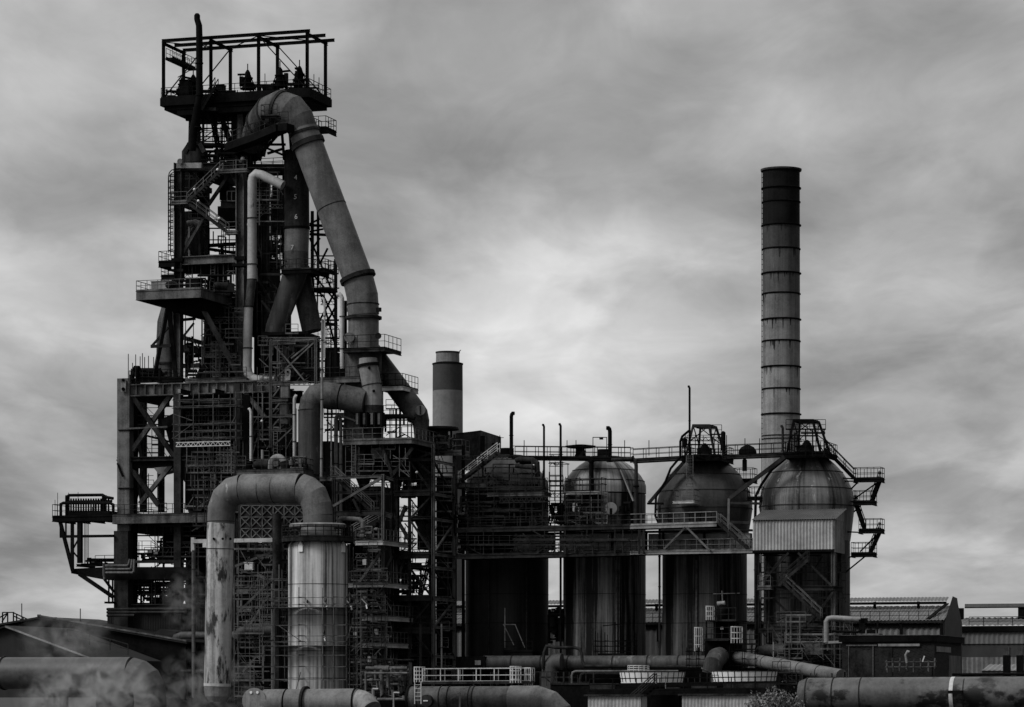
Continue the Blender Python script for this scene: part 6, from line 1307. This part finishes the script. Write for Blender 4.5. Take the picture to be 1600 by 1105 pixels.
pipework('grey pipe tangle between the two front pipes', 566, 640, 1040, 1095, -30, -26, 26, 72, STL, r=(.06, .2))

# ================================================================== SHEDS BEHIND AND LEFT
SHW = mat('shed_corrugated_wall', .13, .21, .6, streak=.45, spec=.2); SHR = mat('shed_corrugated_roof', .10, .17, .6, streak=.3, spec=.25); SHG = mat('smooth_gable_sheet', .06, .10, .7, streak=.3, spec=.15); SHD = mat('shed_dark_cladding', .035, .06, .7, streak=.4)
t0 = 36; T = Thing('long_shed', 'long pale corrugated shed with a raised ridge vent, behind the stoves', 'shed', A(1250, 1090, t0), mat=SHW)
T.loc.z = 0; T.o.location.z = 0
sa, sb = sz(640, 0, t0)[0], sz(1473, 0, t0)[0]; zev = sz(1473, 969.5, t0)[1]; tw_ = ST(1473, t0, 1500); tm = (t0+tw_)/2; zri = zev+1.75; zk = zri+.6
T.part('wall', MB().box(sa, sb, t0, tw_, 0, zev-.02), SHW)
mb = MB(); cladding(mb, W(sa, t0-.08, 0), W(sb, t0-.08, 0), .01, zev-.4, .7, .14); T.part('wall_cladding', mb)
T.part('gable', MB().add([W(sb+.01, t0, zev-.02), W(sb+.01, tw_, zev-.02), W(sb+.01, tm, zri)], [(0, 1, 2)]), SHD)
T.part('gable_wall', MB().box(sb+.03, sb+.25, t0, tw_, 0, zev-.11), SHG)
def ribroof(p, q, p2, q2, pitch=.45, dep=.1):
    n = int((q-p).length/pitch); vs = []
    for k in range(2*n+1):
        f = k/(2*n); h_ = ZZ*(dep if k % 2 else 0); vs += [p.lerp(q, f)+h_, p2.lerp(q2, f)+h_]
    return MB().add(vs, [(2*k, 2*k+2, 2*k+3, 2*k+1) for k in range(2*n)])
T.part('roof', ribroof(W(sa, t0-.4, zev), W(sb+.2, t0-.4, zev), W(sa, tm, zri+.05), W(sb+.2, tm, zri+.05), .42, .09), SHR)
T.part('roof', ribroof(W(sa, tw_+.3, zev), W(sb+.2, tw_+.3, zev), W(sa, tm, zri+.05), W(sb+.2, tm, zri+.05), .7, .1), SHR)
T.part('ridge_vent', ribroof(W(sa, tm-1.6, zk), W(sb-.3, tm-1.6, zk), W(sa, tm, zk+.55), W(sb-.3, tm, zk+.5), .42, .07), SHR); T.part('vent_edge', MB().beam(W(sa, tm-1.6, zk-.2), W(sb-.3, tm-1.6, zk-.2), .15, .3), BLK)
T.part('gable_panel', MB().add([W(sb+.25, t0, zev-.1), W(sb+.25, tw_, zev-.1), W(sb+.25, tm+3.0, zri+.3), W(sb+.25, tm+2.4, zk+.45), W(sb+.25, tm-.6, zk+.6), W(sb+.25, tm-1.8, zri+.5)], [(0, 1, 2, 3, 4, 5)]), SHG)
for k in range(8): x = 1500-62-k*68; s = sz(x, 0, tm)[0]; T.part('vent_post', MB().beam(W(s, tm-1.2, zri-.2), W(s, tm-1.2, zk), .3, .3), BLK)
T.part('gutter', MB().beam(W(sa, t0-.5, zev-.15), W(sb, t0-.5, zev-.15), .35, .25), DRK)
T.part('gutter', MB().beam(W(sa, t0-.3, zev-.55), W(sb, t0-.3, zev-.55), .2, .4), BLK)
mb = MB(); mb.rail([W(sa, t0-.2, zev+.05), W(sb-.5, t0-.2, zev+.05)], 1.05, 1.15, .05, False); T.part('railing', mb, DRK)
for x in (1409, 1472, 1030): s = sz(x, 0, t0)[0]; T.part('downpipe', MB().beam(W(s, t0-.4, zev-2.3), W(s, t0-.4, zev-.4), .3), BLK)
T.part('ladder_rail', MB().beam(W(sb-1.8, t0-.1, zev+.1), W(sb-.2, tm-1.8, zri+.3), .5, .12), BLK)
t0 = 62; T = Thing('far_shed', 'long low shed with a ridge vent at the far right edge', 'shed', A(1560, 1090, t0), mat=SHD)
T.loc.z = 0; T.o.location.z = 0
sa, sb = sz(1440, 0, t0)[0], sz(1720, 0, t0)[0]; Z = lambda y: sz(1550, y, t0)[1]; zev = Z(978); tm = t0+10
T.part('wall', MB().box(sa, sb, t0, t0+20, 0, zev-.01), SHD); mb = MB(); cladding(mb, W(sa, t0-.1, 0), W(sb, t0-.1, 0), Z(1006), zev-.8, .6, .12); T.part('pale_cladding', mb, SHW)
mb = MB(); cladding(mb, W(sa, t0-.1, 0), W(sb, t0-.1, 0), Z(1056), Z(1027), .6, .12); T.part('lower_cladding', mb, GRY)
T.part('roof', ribroof(W(sa, t0-.4, zev), W(sb, t0-.4, zev), W(sa, tm, Z(957)-.5), W(sb, tm, Z(957)-.5), .7, .12), SHR); T.part('eave', MB().box(sa, sb, t0-.5, t0-.12, zev-.75, zev-.02), BLK)
T.part('ridge_vent', MB().box(sa+4, sb, tm-2, tm+2, Z(948)+.15, Z(942.5)+.15), SHR); T.part('vent_edge', MB().box(sa+4, sb, tm-2.1, tm-2.003, Z(949.5)+.15, Z(947.9)+.15), BLK)
for x in (1503, 1600, 1650): s = sz(x, 0, tm)[0]; T.part('vent_post', MB().beam(W(s, tm-1.5, Z(958)-.6), W(s, tm-1.5, Z(949)+.14), .9, .9, up=U), BLK)
mb = MB(); mb.rail([W(sa+6, t0-.3, zev), W(sb, t0-.3, zev)], 1.1, 1.7, .06, False); T.part('railing', mb, DRK)
for i, x in enumerate((1572, 1593)):
    T = Thing('exhaust_stack', 'black square exhaust stack near the right edge, '+('left' if not i else 'right')+' of two', 'stack', A(x, 1050, -20), 'twin black exhaust stacks', BLK)
    T.part('shaft', MB().pbox(x-5, x+3.5, 1024, 1056, -20, -18.5)); T.part('hood', MB().pbox(x-3.5, x+4.5, 1012, 1023.8, -19.9, -18.6), STL)
T = Thing('small_roof', 'little pale ribbed roof beside the two black exhaust stacks', 'roof', A(1570, 1050, -15), mat=SHW)
T.part('roof', ribroof(A(1534, 1048, -16), A(1640, 1048, -16), A(1545, 1039, -13), A(1640, 1039, -13), .5, .1)); T.part('fascia', MB().pbox(1534, 1640, 1048.5, 1051, -16, -15.6), BLK)
# low brick house
BRK = bpy.data.materials.new('dark_brick'); BRK.use_nodes = True
_n = BRK.node_tree; _b = _n.nodes['Principled BSDF']; _b.inputs['Roughness'].default_value = .85; _b.inputs['Specular IOR Level'].default_value = .1
_t = _n.nodes.new('ShaderNodeTexBrick'); _c = _n.nodes.new('ShaderNodeTexCoord'); _m = _n.nodes.new('ShaderNodeMapping'); _m.inputs['Rotation'].default_value = (R(90), 0, AL)
_n.links.new(_c.outputs['Object'], _m.inputs['Vector']); _n.links.new(_m.outputs[0], _t.inputs['Vector']); _t.inputs['Scale'].default_value = 1.6
for k, v in (('Color1', .008), ('Color2', .02), ('Mortar', .028)): _t.inputs[k].default_value = (v, v, v, 1)
_n.links.new(_t.outputs['Color'], _b.inputs['Base Color'])
bt = -14; T = Thing('brick_house', 'low flat-roofed dark brick house before the long pale shed', 'building', A(1400, 1060, bt), mat=BRK)
T.loc.z = 0; T.o.location.z = 0
s0, s1 = sz(1316, 0, bt)[0], sz(1460, 0, bt)[0]; b1 = ST(1460, bt, 1502); zb = sz(1400, 1003, bt)[1]
T.part('wall', MB().box(s0, s1, bt, b1, 0, zb), BRK); T.part('fascia', MB().box(s0-.3, s1+.3, bt-.3, b1+.3, zb+.003, sz(1400, 993, bt)[1]), BLK); T.part('roof_edge', MB().box(s0-.35, s1+.35, bt-.35, b1+.35, sz(1400, 993, bt)[1]+.003, sz(1400, 992.2, bt)[1]), STL)
T.part('shutter_door', MB().pbox(1327, 1363, 1016, 1060, bt-.06, bt-.004), DRK); T.part('door_frame', MB().pbox(1322, 1370, 1007.5, 1009.5, bt-.15, bt-.004), STL)
for x in (1326, 1364): T.part('door_frame', MB().pbox(x-.6, x+.6, 1010, 1060, bt-.12, bt-.004), STL)
T.part('lintel', MB().pbox(1372, 1437, 1006, 1009.8, bt-.2, bt-.004), GRY); T.part('panel', MB().pbox(1373, 1394, 1011, 1060, bt-.08, bt-.004), DRK)
T.part('side_window', MB().box(s1+.004, s1+.06, bt+1, bt+9, zb-1.0, zb-.45), GRY); T.part('side_panel', MB().box(s1+.004, s1+.05, b1-7.5, b1-.5, 0, zb-1.3), STL)
scaffold('dark pipe fence rack in front of the brick house', [1385, 1394, 1405, 1416, 1427, 1438, 1450, 1460], [1034, 1042], bt-2, bt-1.6, [], STL, tp=3)
T = Thing('roof_machine', 'dark pump set on the roof of the brick house, left part', 'machine', A(1355, 992, bt+3), mat=BLK)
for a in ((1343, 1352, 968, 992), (1346, 1356, 966, 974), (1355, 1368, 984, 992)): T.part('body', MB().pbox(*a, bt+3+a[0]*.001, bt+4))
T.part('post', MB().beam(A(1371, 992, bt+3), A(1371, 969, bt+3), .14)); T.part('feed_pipe', MB().pipe(PL([(1300, 986), (1340, 988), (1346, 984)], bt+3), .12, 8)); T.part('tray', MB().pbox(1340, 1373, 990, 992.3, bt+2.5, bt+4.5), STL)
T = Thing('steam_cowl', 'pale crumpled cowl with a tilted strip before the brick house', 'cowl', A(1418, 1040, bt-3), mat=GRY)
T.part('cowl', MB().pipe(PL([(1417, 1036), (1415, 1024), (1418, 1018), (1421, 1019)], bt-3), .13, 8)); T.part('strip', MB().beam(A(1441.5, 1034, bt-3), A(1444.5, 1025, bt-3), .12), WHT)
# left low sheds
T = Thing('stock_shed', 'big dark gabled shed at the lower left', 'shed', A(120, 1080, -12), mat=BLK)
LSH = mat('left_shed_roof', .006, .02, .7, streak=.3, spec=.2)
slab(T, 'gable_wall', [(-40, 1090), (-40, 985), (61, 966), (290, 1005), (290, 1090)], -12, -11.6, BLK)
slab(T, 'roof', [(-40, 981), (61, 963.5), (166, 981), (292, 1003), (292, 1006), (166, 984), (61, 966.5), (-40, 984)], -12.5, 3, LSH)
mb = MB(); pts = PL([(61, 962), (166, 979.5), (292, 1001.5)], -12.4)
T.part('ridge_cap', MB().beam(pts[0], pts[2], .35, .16), STL)
for k in range(9): q = pts[0].lerp(pts[2], k/9); T.part('cap_clip', MB().beam(q-ZZ*.15, q+ZZ*.12, .3), BLK)
T = Thing('front_shed', 'smaller dark gabled shed with a pale roof edge, far lower left', 'shed', A(40, 1085, -45), mat=BLK)
slab(T, 'gable_wall', [(-80, 1090), (-80, 1010), (8, 980), (150, 1034), (150, 1090)], -45, -44.6, mat('front_gable', .006, .022, .8, streak=.6)); slab(T, 'roof', [(-80, 1007), (8, 977.5), (150, 1031), (150, 1033), (8, 980), (-80, 1009)], -45.6, -30, LSH)
T.part('verge', MB().beam(A(8, 979, -45.7), A(150, 1032, -45.7), .1, .16), GRY)
mb = MB()
for p, q in zip(PL([(105, 1001), (140, 1008), (172, 1016)], -42), PL([(140, 1008), (172, 1016), (200, 1024)], -42)): mb.rail([p, q], 1.1, 1.9, .05, False)
single('roof_handrail', 'dark sloping handrail over the lower left roofs', 'handrail', mb, DRK)
T = Thing('roof_stage', 'small railed steel stage at the far left edge on the shed roof', 'stage', A(15, 975, -8), mat=BLK)
for a, b in (((4, 957), (22, 957)), ((4, 957), (4, 975)), ((12, 957), (12, 975)), ((21, 957), (21, 975)), ((12, 958), (-6, 968)), ((12, 958), (3, 972)), ((22, 958), (50, 971)), ((22, 963), (50, 976)), ((26, 960), (26, 975)), ((36, 965), (36, 975)), ((0, 975), (60, 975))): T.part('bar', MB().beam(A(*a, -8), A(*b, -8), .12))
pipework('little dark fittings on the shed roof beside the small railed stage', 32, 56, 968, 975, -8, -6, 14, 81, BLK, r=(.04, .12))
for i, (x, y, y1) in enumerate(((34, 943, 972), (125.5, 951, 978))): single('lightning_rod', 'tall thin rod on the lower left shed roof, '+('beside the small railed stage' if not i else 'right of the ridge top'), 'rod', MB().beam(A(x, y1, -9), A(x, y, -9), .08), DRK)
T = Thing('lean_to', 'small dark lean-to roof right of the big dark gabled shed', 'shed', A(262, 1000, -6), mat=LSH)
slab(T, 'roof', [(240, 990), (250, 983), (275, 987), (275, 999), (262, 1000)], -8, -4, LSH)
# ================================================================== FRONT PIPES
t_ = -72; m_ = mpp(100, t_); FP = mat('front_pipe_paint', .035, .09, .5, fine=1, streak=.25, spec=.35, patch=(.02, .5, .62, .6))
T = Thing('front_main', 'fat dull pipe across the lower left corner, bending down', 'pipe', A(120, 1100, t_), mat=FP)
rp_ = 25*m_; T.part('run', MB().pipe(PL([(-60, 1052), (205, 1052)], t_), rp_, 40)); T.part('bend', MB().pipe(PL([(204, 1052), (217, 1056), (227, 1064), (233, 1077), (235, 1092), (235, 1160)], t_), rp_, 40))
T.part('flange', MB().tube(A(6, 1052, t_), A(8, 1052, t_), rp_*1.07, n=40), DRK); T.part('support', MB().box(sz(100, 0, t_)[0]-.3, sz(100, 0, t_)[0]+.3, t_-.3, t_+.3, 0, A(100, 1075, t_).z), BLK)
t_ = -75; m_ = mpp(480, t_); T = Thing('blanked_pipe', 'dull pipe with a blank round end plate at the bottom centre-left', 'pipe', A(480, 1105, t_), mat=PIP)
T.part('run', MB().pipe(PL([(414, 1099), (560, 1098)], t_), 22*m_, 36)); T.part('blank_plate', MB().tube(A(405, 1095, t_)-V*1.2, A(405, 1095, t_)-V*1.05, 20*m_, n=36), GRY)
T.part('end_plate', MB().beam(A(405, 1099, t_), A(413, 1099, t_), 1.6, 2.0), DRK)
for x in (401, 411): T.part('pin', MB().tube(A(x, 1082, t_)-V*1.3, A(x, 1082, t_)-V*1.2, .12, n=10), WPT)
T.part('flange', MB().tube(A(448, 1099, t_), A(450, 1099, t_), 22.8*m_, n=36), BLK); T.part('collar', MB().tube(A(476, 1099, t_), A(480, 1099, t_), 27*m_, n=36), DRK); T.part('flange', MB().tube(A(556, 1098, t_), A(558, 1098, t_), 23.5*m_, n=36), BLK)
T.part('elbow', MB().pipe([A(558, 1098, t_), A(566, 1098, t_-.3), A(572, 1100, t_-.6), A(580, 1110, t_-1)], [21*m_, 19*m_, 17*m_, 17*m_], 28), GRY)
t_ = -60; m_ = mpp(740, t_); T = Thing('bent_main', 'dull pipe at the bottom centre that bends down to the right', 'pipe', A(740, 1105, t_), mat=PIP)
T.part('run', MB().pipe(PL([(640, 1092), (800, 1092), (845, 1092)], t_), 19.5*m_, 36), DPP); T.part('bend', MB().pipe(PL([(798, 1093), (838, 1093), (858, 1100), (872, 1114), (878, 1135)], t_), 21.5*m_, 36), PIP)
for x in (655, 690, 703, 736, 742): T.part('flange', MB().tube(A(x, 1092, t_), A(x+1.2, 1092, t_), 20.6*m_, n=36), DRK)
T.part('nozzle', MB().tube(A(675, 1095, t_), A(675, 1095, t_)-V*1.6, .55, n=20), DRK); T.part('nozzle_tag', MB().beam(A(671, 1095, t_)-V*1.65, A(678, 1095, t_)-V*1.65, .05, .1), WPT)
T.part('valve_handle', MB().beam(A(712, 1092, t_)-V*1.4, A(725, 1086, t_)-V*1.4, .12), GRY); T.part('stand', MB().beam(A(727, 1105, t_)-V*1.5, A(727, 1082, t_)-V*1.5, .14), GRY); T.part('end_ring', MB().tube(A(640, 1092, t_), A(643, 1092, t_), 22*m_, n=36), BLK)
T = Thing('pipe_walkway', 'walkway with bright white railings over the bottom centre pipe', 'walkway', A(740, 1068, -62), mat=DRK)
p, q = A(664, 1067, -63), A(832, 1066, -63); T.part('deck', MB().beam(p, q, 1.4, .25)); T.part('railing', MB().rail([p-V*.6, q-V*.6], 1.25, 1.6, .055), PAL); T.part('railing', MB().rail([p+V*.6, q+V*.6], 1.25, 1.6, .045), GRY)
cage('bright ladder cage at the left end of the white-railed walkway', 647, 664, 1042, 1066, -63, WHT, 4); cage('bright ladder cage near the right end of the white-railed walkway', 797, 814, 1041, 1067, -64, WHT, 4); cage('last bright ladder cage at the right end of the white-railed walkway', 820, 832, 1043, 1072, -63, PAL, 3)
single('rung_ladder', 'pale ladder dropping from the left end of the white-railed walkway', 'ladder', MB().ladder(A(653, 1100, -63.5), A(653, 1064, -63.5), .6, U, False), WHT)
for i, (x, y) in enumerate(((582, 1076), (615, 1082))): T = Thing('post_stand', 'thin pale post with a short arm between the front pipes, '+('left' if not i else 'right'), 'post', A(x, 1105, -70), None, GRY); T.part('post', MB().beam(A(x, 1105, -70), A(x, y, -70), .12)); T.part('arm', MB().beam(A(x, y, -70), A(x+9, y, -70), .1), WHT)
# right pipe
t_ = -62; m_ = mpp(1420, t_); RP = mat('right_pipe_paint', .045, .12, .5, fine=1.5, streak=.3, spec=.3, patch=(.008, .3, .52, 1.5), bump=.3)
T = Thing('right_main', 'very fat stained pipe along the bottom right edge', 'pipe', A(1430, 1105, t_), mat=RP)
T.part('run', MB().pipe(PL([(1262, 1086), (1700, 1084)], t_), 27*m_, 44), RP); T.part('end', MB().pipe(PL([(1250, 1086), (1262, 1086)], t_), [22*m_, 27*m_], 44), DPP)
for x in (1262, 1303, 1346, 1508): T.part('flange', MB().tube(A(x, 1086, t_), A(x+1.6, 1086, t_), 28*m_, n=44), DRK)
T.part('saddle_strap', MB().tube(A(1487, 1085.5, t_), A(1493, 1085.5, t_), 27.8*m_, n=44), WHT); T.part('clamp', MB().pbox(1481, 1503, 1079, 1084, t_-2.3, t_-1.7), BLK)
for x in (1300, 1560): T.part('support', MB().box(sz(x, 0, t_)[0]-.4, sz(x, 0, t_)[0]+.4, t_-.4, t_+.4, 0, A(x, 1105, t_).z), BLK)
T.part('small_line', MB().tube(A(1488, 1054, t_+2), A(1690, 1053, t_+2), .12, n=8), BLK)
for k, x in enumerate((1320, 1457)): single('marker_post', 'short black post on the big right-hand pipe, '+('left of the brick house door' if not k else 'under the brick house corner'), 'post', MB().beam(A(x, 1058, t_-.5), A(x, 1050 if not k else 1042, t_-.5), .12), BLK)
# white drums and pump houses
def drum(label, x0, x1, y0, y1, t):
    T = Thing('white_drum', label, 'tank', A((x0+x1)/2, y1, t), 'two wide white drums', WPT); c = A((x0+x1)/2, y1, t); k = mpp((x0+x1)/2, t); r0 = (x1-x0)/2*k
    T.part('shell', MB().lathe(c.xy, [(r0*.935, c.z-.15), (r0*.94, c.z), (r0*.97, A(x0, y1-(y1-y0)*.5, t).z), (r0, A(x0, y0, t).z)], 64))
    T.part('pedestal', MB().lathe(c.xy, [(r0*.8, 0), (r0*.8, c.z-.16)], 48), BLK)
    T.part('rim', MB().lathe(c.xy, [(r0*1.01, A(x0, y0+.6, t).z), (r0*1.01, A(x0, y0-.8, t).z)], 64), DRK)
    for a in range(-82, 90, 12):
        mb = MB(); aa = R(a); p = lambda f, z: Vector((c.x+r0*f*math.sin(aa), c.y-r0*f*math.cos(aa), z)); mb.beam(p(.95, c.z), p(1.005, A(x0, y0, t).z), .055); T.part('band', mb, DRK)
    return T
drum('wide white flaring drum, left of two, at the bottom right of centre', 967, 1071, 1050, 1066, -44); drum('wide white flaring drum, right of two, at the bottom right of centre', 1111, 1216, 1049, 1065, -44)
cage('small white square cage on top of the left white drum', 981, 1014, 1040, 1049, -42, WHT, 3)
for i, (x0, x1, y) in enumerate(((919, 1002, 1088), (1066, 1215, 1087))):
    T, *_ = shed('pale corrugated pump house at the bottom edge, '+('left of two' if not i else 'right of two'), x0, x1, y, -66, -64.4, CABM, name='pump_house', rf=.15, roofm=DRK)
T = Thing('drum_walkway', 'dark railed walkway with a stair in front of the two white drums', 'walkway', A(1060, 1085, -58), mat=BLK)
p, q = A(921, 1083, -56), A(1218, 1080, -56); T.part('deck', MB().beam(p, q, 1.4, .5)); T.part('railing', MB().rail([A(921, 1080, -56.7), A(1218, 1077, -56.7)], 1.1, 2.3, .06), BLK); T.part('edge', MB().beam(A(968, 1071, -52), A(1214, 1067.5, -52), .5, .4))
Stair.make(T, A(975, 1112, -60), A(1022, 1070, -60), .9, V, BLK, DRK)
for a in ((921, 960, 1068, 1084), (1040, 1062, 1074, 1086), (1080, 1120, 1072, 1083), (1130, 1212, 1068, 1083)): T.part('screen', MB().pbox(*a, -54+a[0]*.001, -53.5+a[0]*.001), DRK)
T.part('end_rail', MB().rail([A(1216, 1078, -56.7), A(1262, 1084, -56.7)], 1.0, .9, .05), BLK)
T.part('hoop', MB().pipe(PL([(1025, 1072), (1025, 1056), (1040, 1056), (1040, 1080)], -56), .05, 6), GRY)
T.part('hoop', MB().pipe(PL([(1113, 1066), (1113, 1055), (1122, 1055), (1122, 1066)], -56), .05, 6), GRY)
# bush
rnd = random.Random(5)
LEAF = mat('bush_leaf', .05, .2, .6, fine=4, spec=.3)
t_ = -95; T = Thing('bush', 'leafy bush at the bottom edge before the right pump house', 'bush', A(1218, 1108, t_), mat=LEAF); T.loc.z = 0; T.o.location.z = 0
base = A(1218, 1130, t_); base.z = 0; st = MB(); lf = MB()
for k in range(46):
    x = rnd.triangular(1165, 1268, 1215); top = 1074+abs(x-1212)*.42+rnd.uniform(0, 16); e = A(x, top, t_+rnd.uniform(-1.5, 1.5)); b0 = base+Vector((rnd.uniform(-.8, .8), rnd.uniform(-.6, .6), 0)); md = b0.lerp(e, .5)+Vector((rnd.uniform(-.5, .5), 0, 0)); st.tube(b0, md, .05, .035, 5, False); st.tube(md, e, .035, .01, 5, False)
    for j in range(110):
        f = rnd.random()**.7; c_ = md.lerp(e, f)+Vector((rnd.gauss(0, .25), rnd.gauss(0, .25), rnd.gauss(0, .25))); a = Vector((rnd.gauss(0, 1), rnd.gauss(0, 1), rnd.gauss(0, 1))).normalized()*.12; b = a.cross(Vector((rnd.gauss(0, 1), rnd.gauss(0, 1), rnd.gauss(0, 1)))).normalized()*.065
        lf.add([c_-a, c_+b, c_+a, c_-b], [(0, 1, 2, 3)])
T.part('branch', st, BLK); T.part('foliage', lf, LEAF)
# ================================================================== STEAM
def steam(name, label, px, py, t, rx, ry, rt, dens, seed, scl=1.0):
    k = mpp(px, t); c = A(px, py, t); mb = MB(); n = 24; prof = []
    vs = []; 
    for j in range(13):
        a = math.pi*(j+.02)/12.04-math.pi/2; prof.append((math.cos(a), math.sin(a)))
    for r_, z_ in prof: vs += [c+U*(rx*k*r_*math.cos(2*math.pi*i/n))+V*(rt*r_*math.sin(2*math.pi*i/n))+ZZ*(ry*k*z_) for i in range(n)]
    mb.add(vs, [(j*n+i, j*n+(i+1) % n, (j+1)*n+(i+1) % n, (j+1)*n+i) for j in range(12) for i in range(n)]); mb.add(vs[:n], [tuple(range(n-1, -1, -1))]); mb.add(vs[-n:], [tuple(range(n))])
    m = bpy.data.materials.new(name); m.use_nodes = True; nt = m.node_tree; N = nt.nodes; L = nt.links; N.remove(N['Principled BSDF'])
    pv = N.new('ShaderNodeVolumePrincipled'); L.new(pv.outputs[0], N['Material Output'].inputs['Volume']); pv.inputs['Color'].default_value = (.9, .9, .9, 1); pv.inputs['Anisotropy'].default_value = .2
    tc = N.new('ShaderNodeTexCoord'); nz = N.new('ShaderNodeTexNoise'); nz.noise_dimensions = '4D'; nz.inputs['W'].default_value = seed; nz.inputs['Scale'].default_value = .32*scl; nz.inputs['Detail'].default_value = 5; nz.inputs['Distortion'].default_value = .8; L.new(tc.outputs['Object'], nz.inputs['Vector'])
    ln = N.new('ShaderNodeVectorMath'); ln.operation = 'LENGTH'; mp = N.new('ShaderNodeMapping'); mp.vector_type = 'POINT'
    # radial falloff measured in the ellipsoid's own axes
    mp.inputs['Rotation'].default_value = (0, 0, AL); L.new(tc.outputs['Object'], mp.inputs['Vector'])
    dv = N.new('ShaderNodeVectorMath'); dv.operation = 'DIVIDE'; dv.inputs[1].default_value = (rx*k, rt, ry*k); L.new(mp.outputs[0], dv.inputs[0]); L.new(dv.outputs[0], ln.inputs[0])
    def mth(op, a, b, cl=False):
        x = N.new('ShaderNodeMath'); x.operation = op; x.use_clamp = cl
        for i, v in enumerate((a, b)):
            if isinstance(v, (int, float)): x.inputs[i].default_value = v
            else: L.new(v, x.inputs[i])
        return x.outputs[0]
    fall = mth('SUBTRACT', 1.0, ln.outputs['Value'], True)
    d = mth('MULTIPLY', mth('MULTIPLY', mth('SUBTRACT', nz.outputs[0], .47, True), fall, True), dens*12)
    L.new(d, pv.inputs['Density'])
    single(name, label, None, mb, m, kind='stuff', loc=c)
steam('steam', 'thin white steam drifting over the lower left pipe', 150, 1090, -77, 145, 66, 3, .5, 1.0, 2.2)
steam('steam', 'wisp of steam above the lower left roofs', 100, 1000, -74, 90, 55, 3, .12, 3.0, 2.0)
steam('steam', 'steam swirling round the foot of the great arched pipe', 320, 1080, -14, 100, 75, 2.5, .22, 5.0, 2.2)
steam('steam', 'faint steam wisp left of the great arched pipe', 292, 940, -13.5, 45, 65, 2.5, .14, 7.0, 2.4)
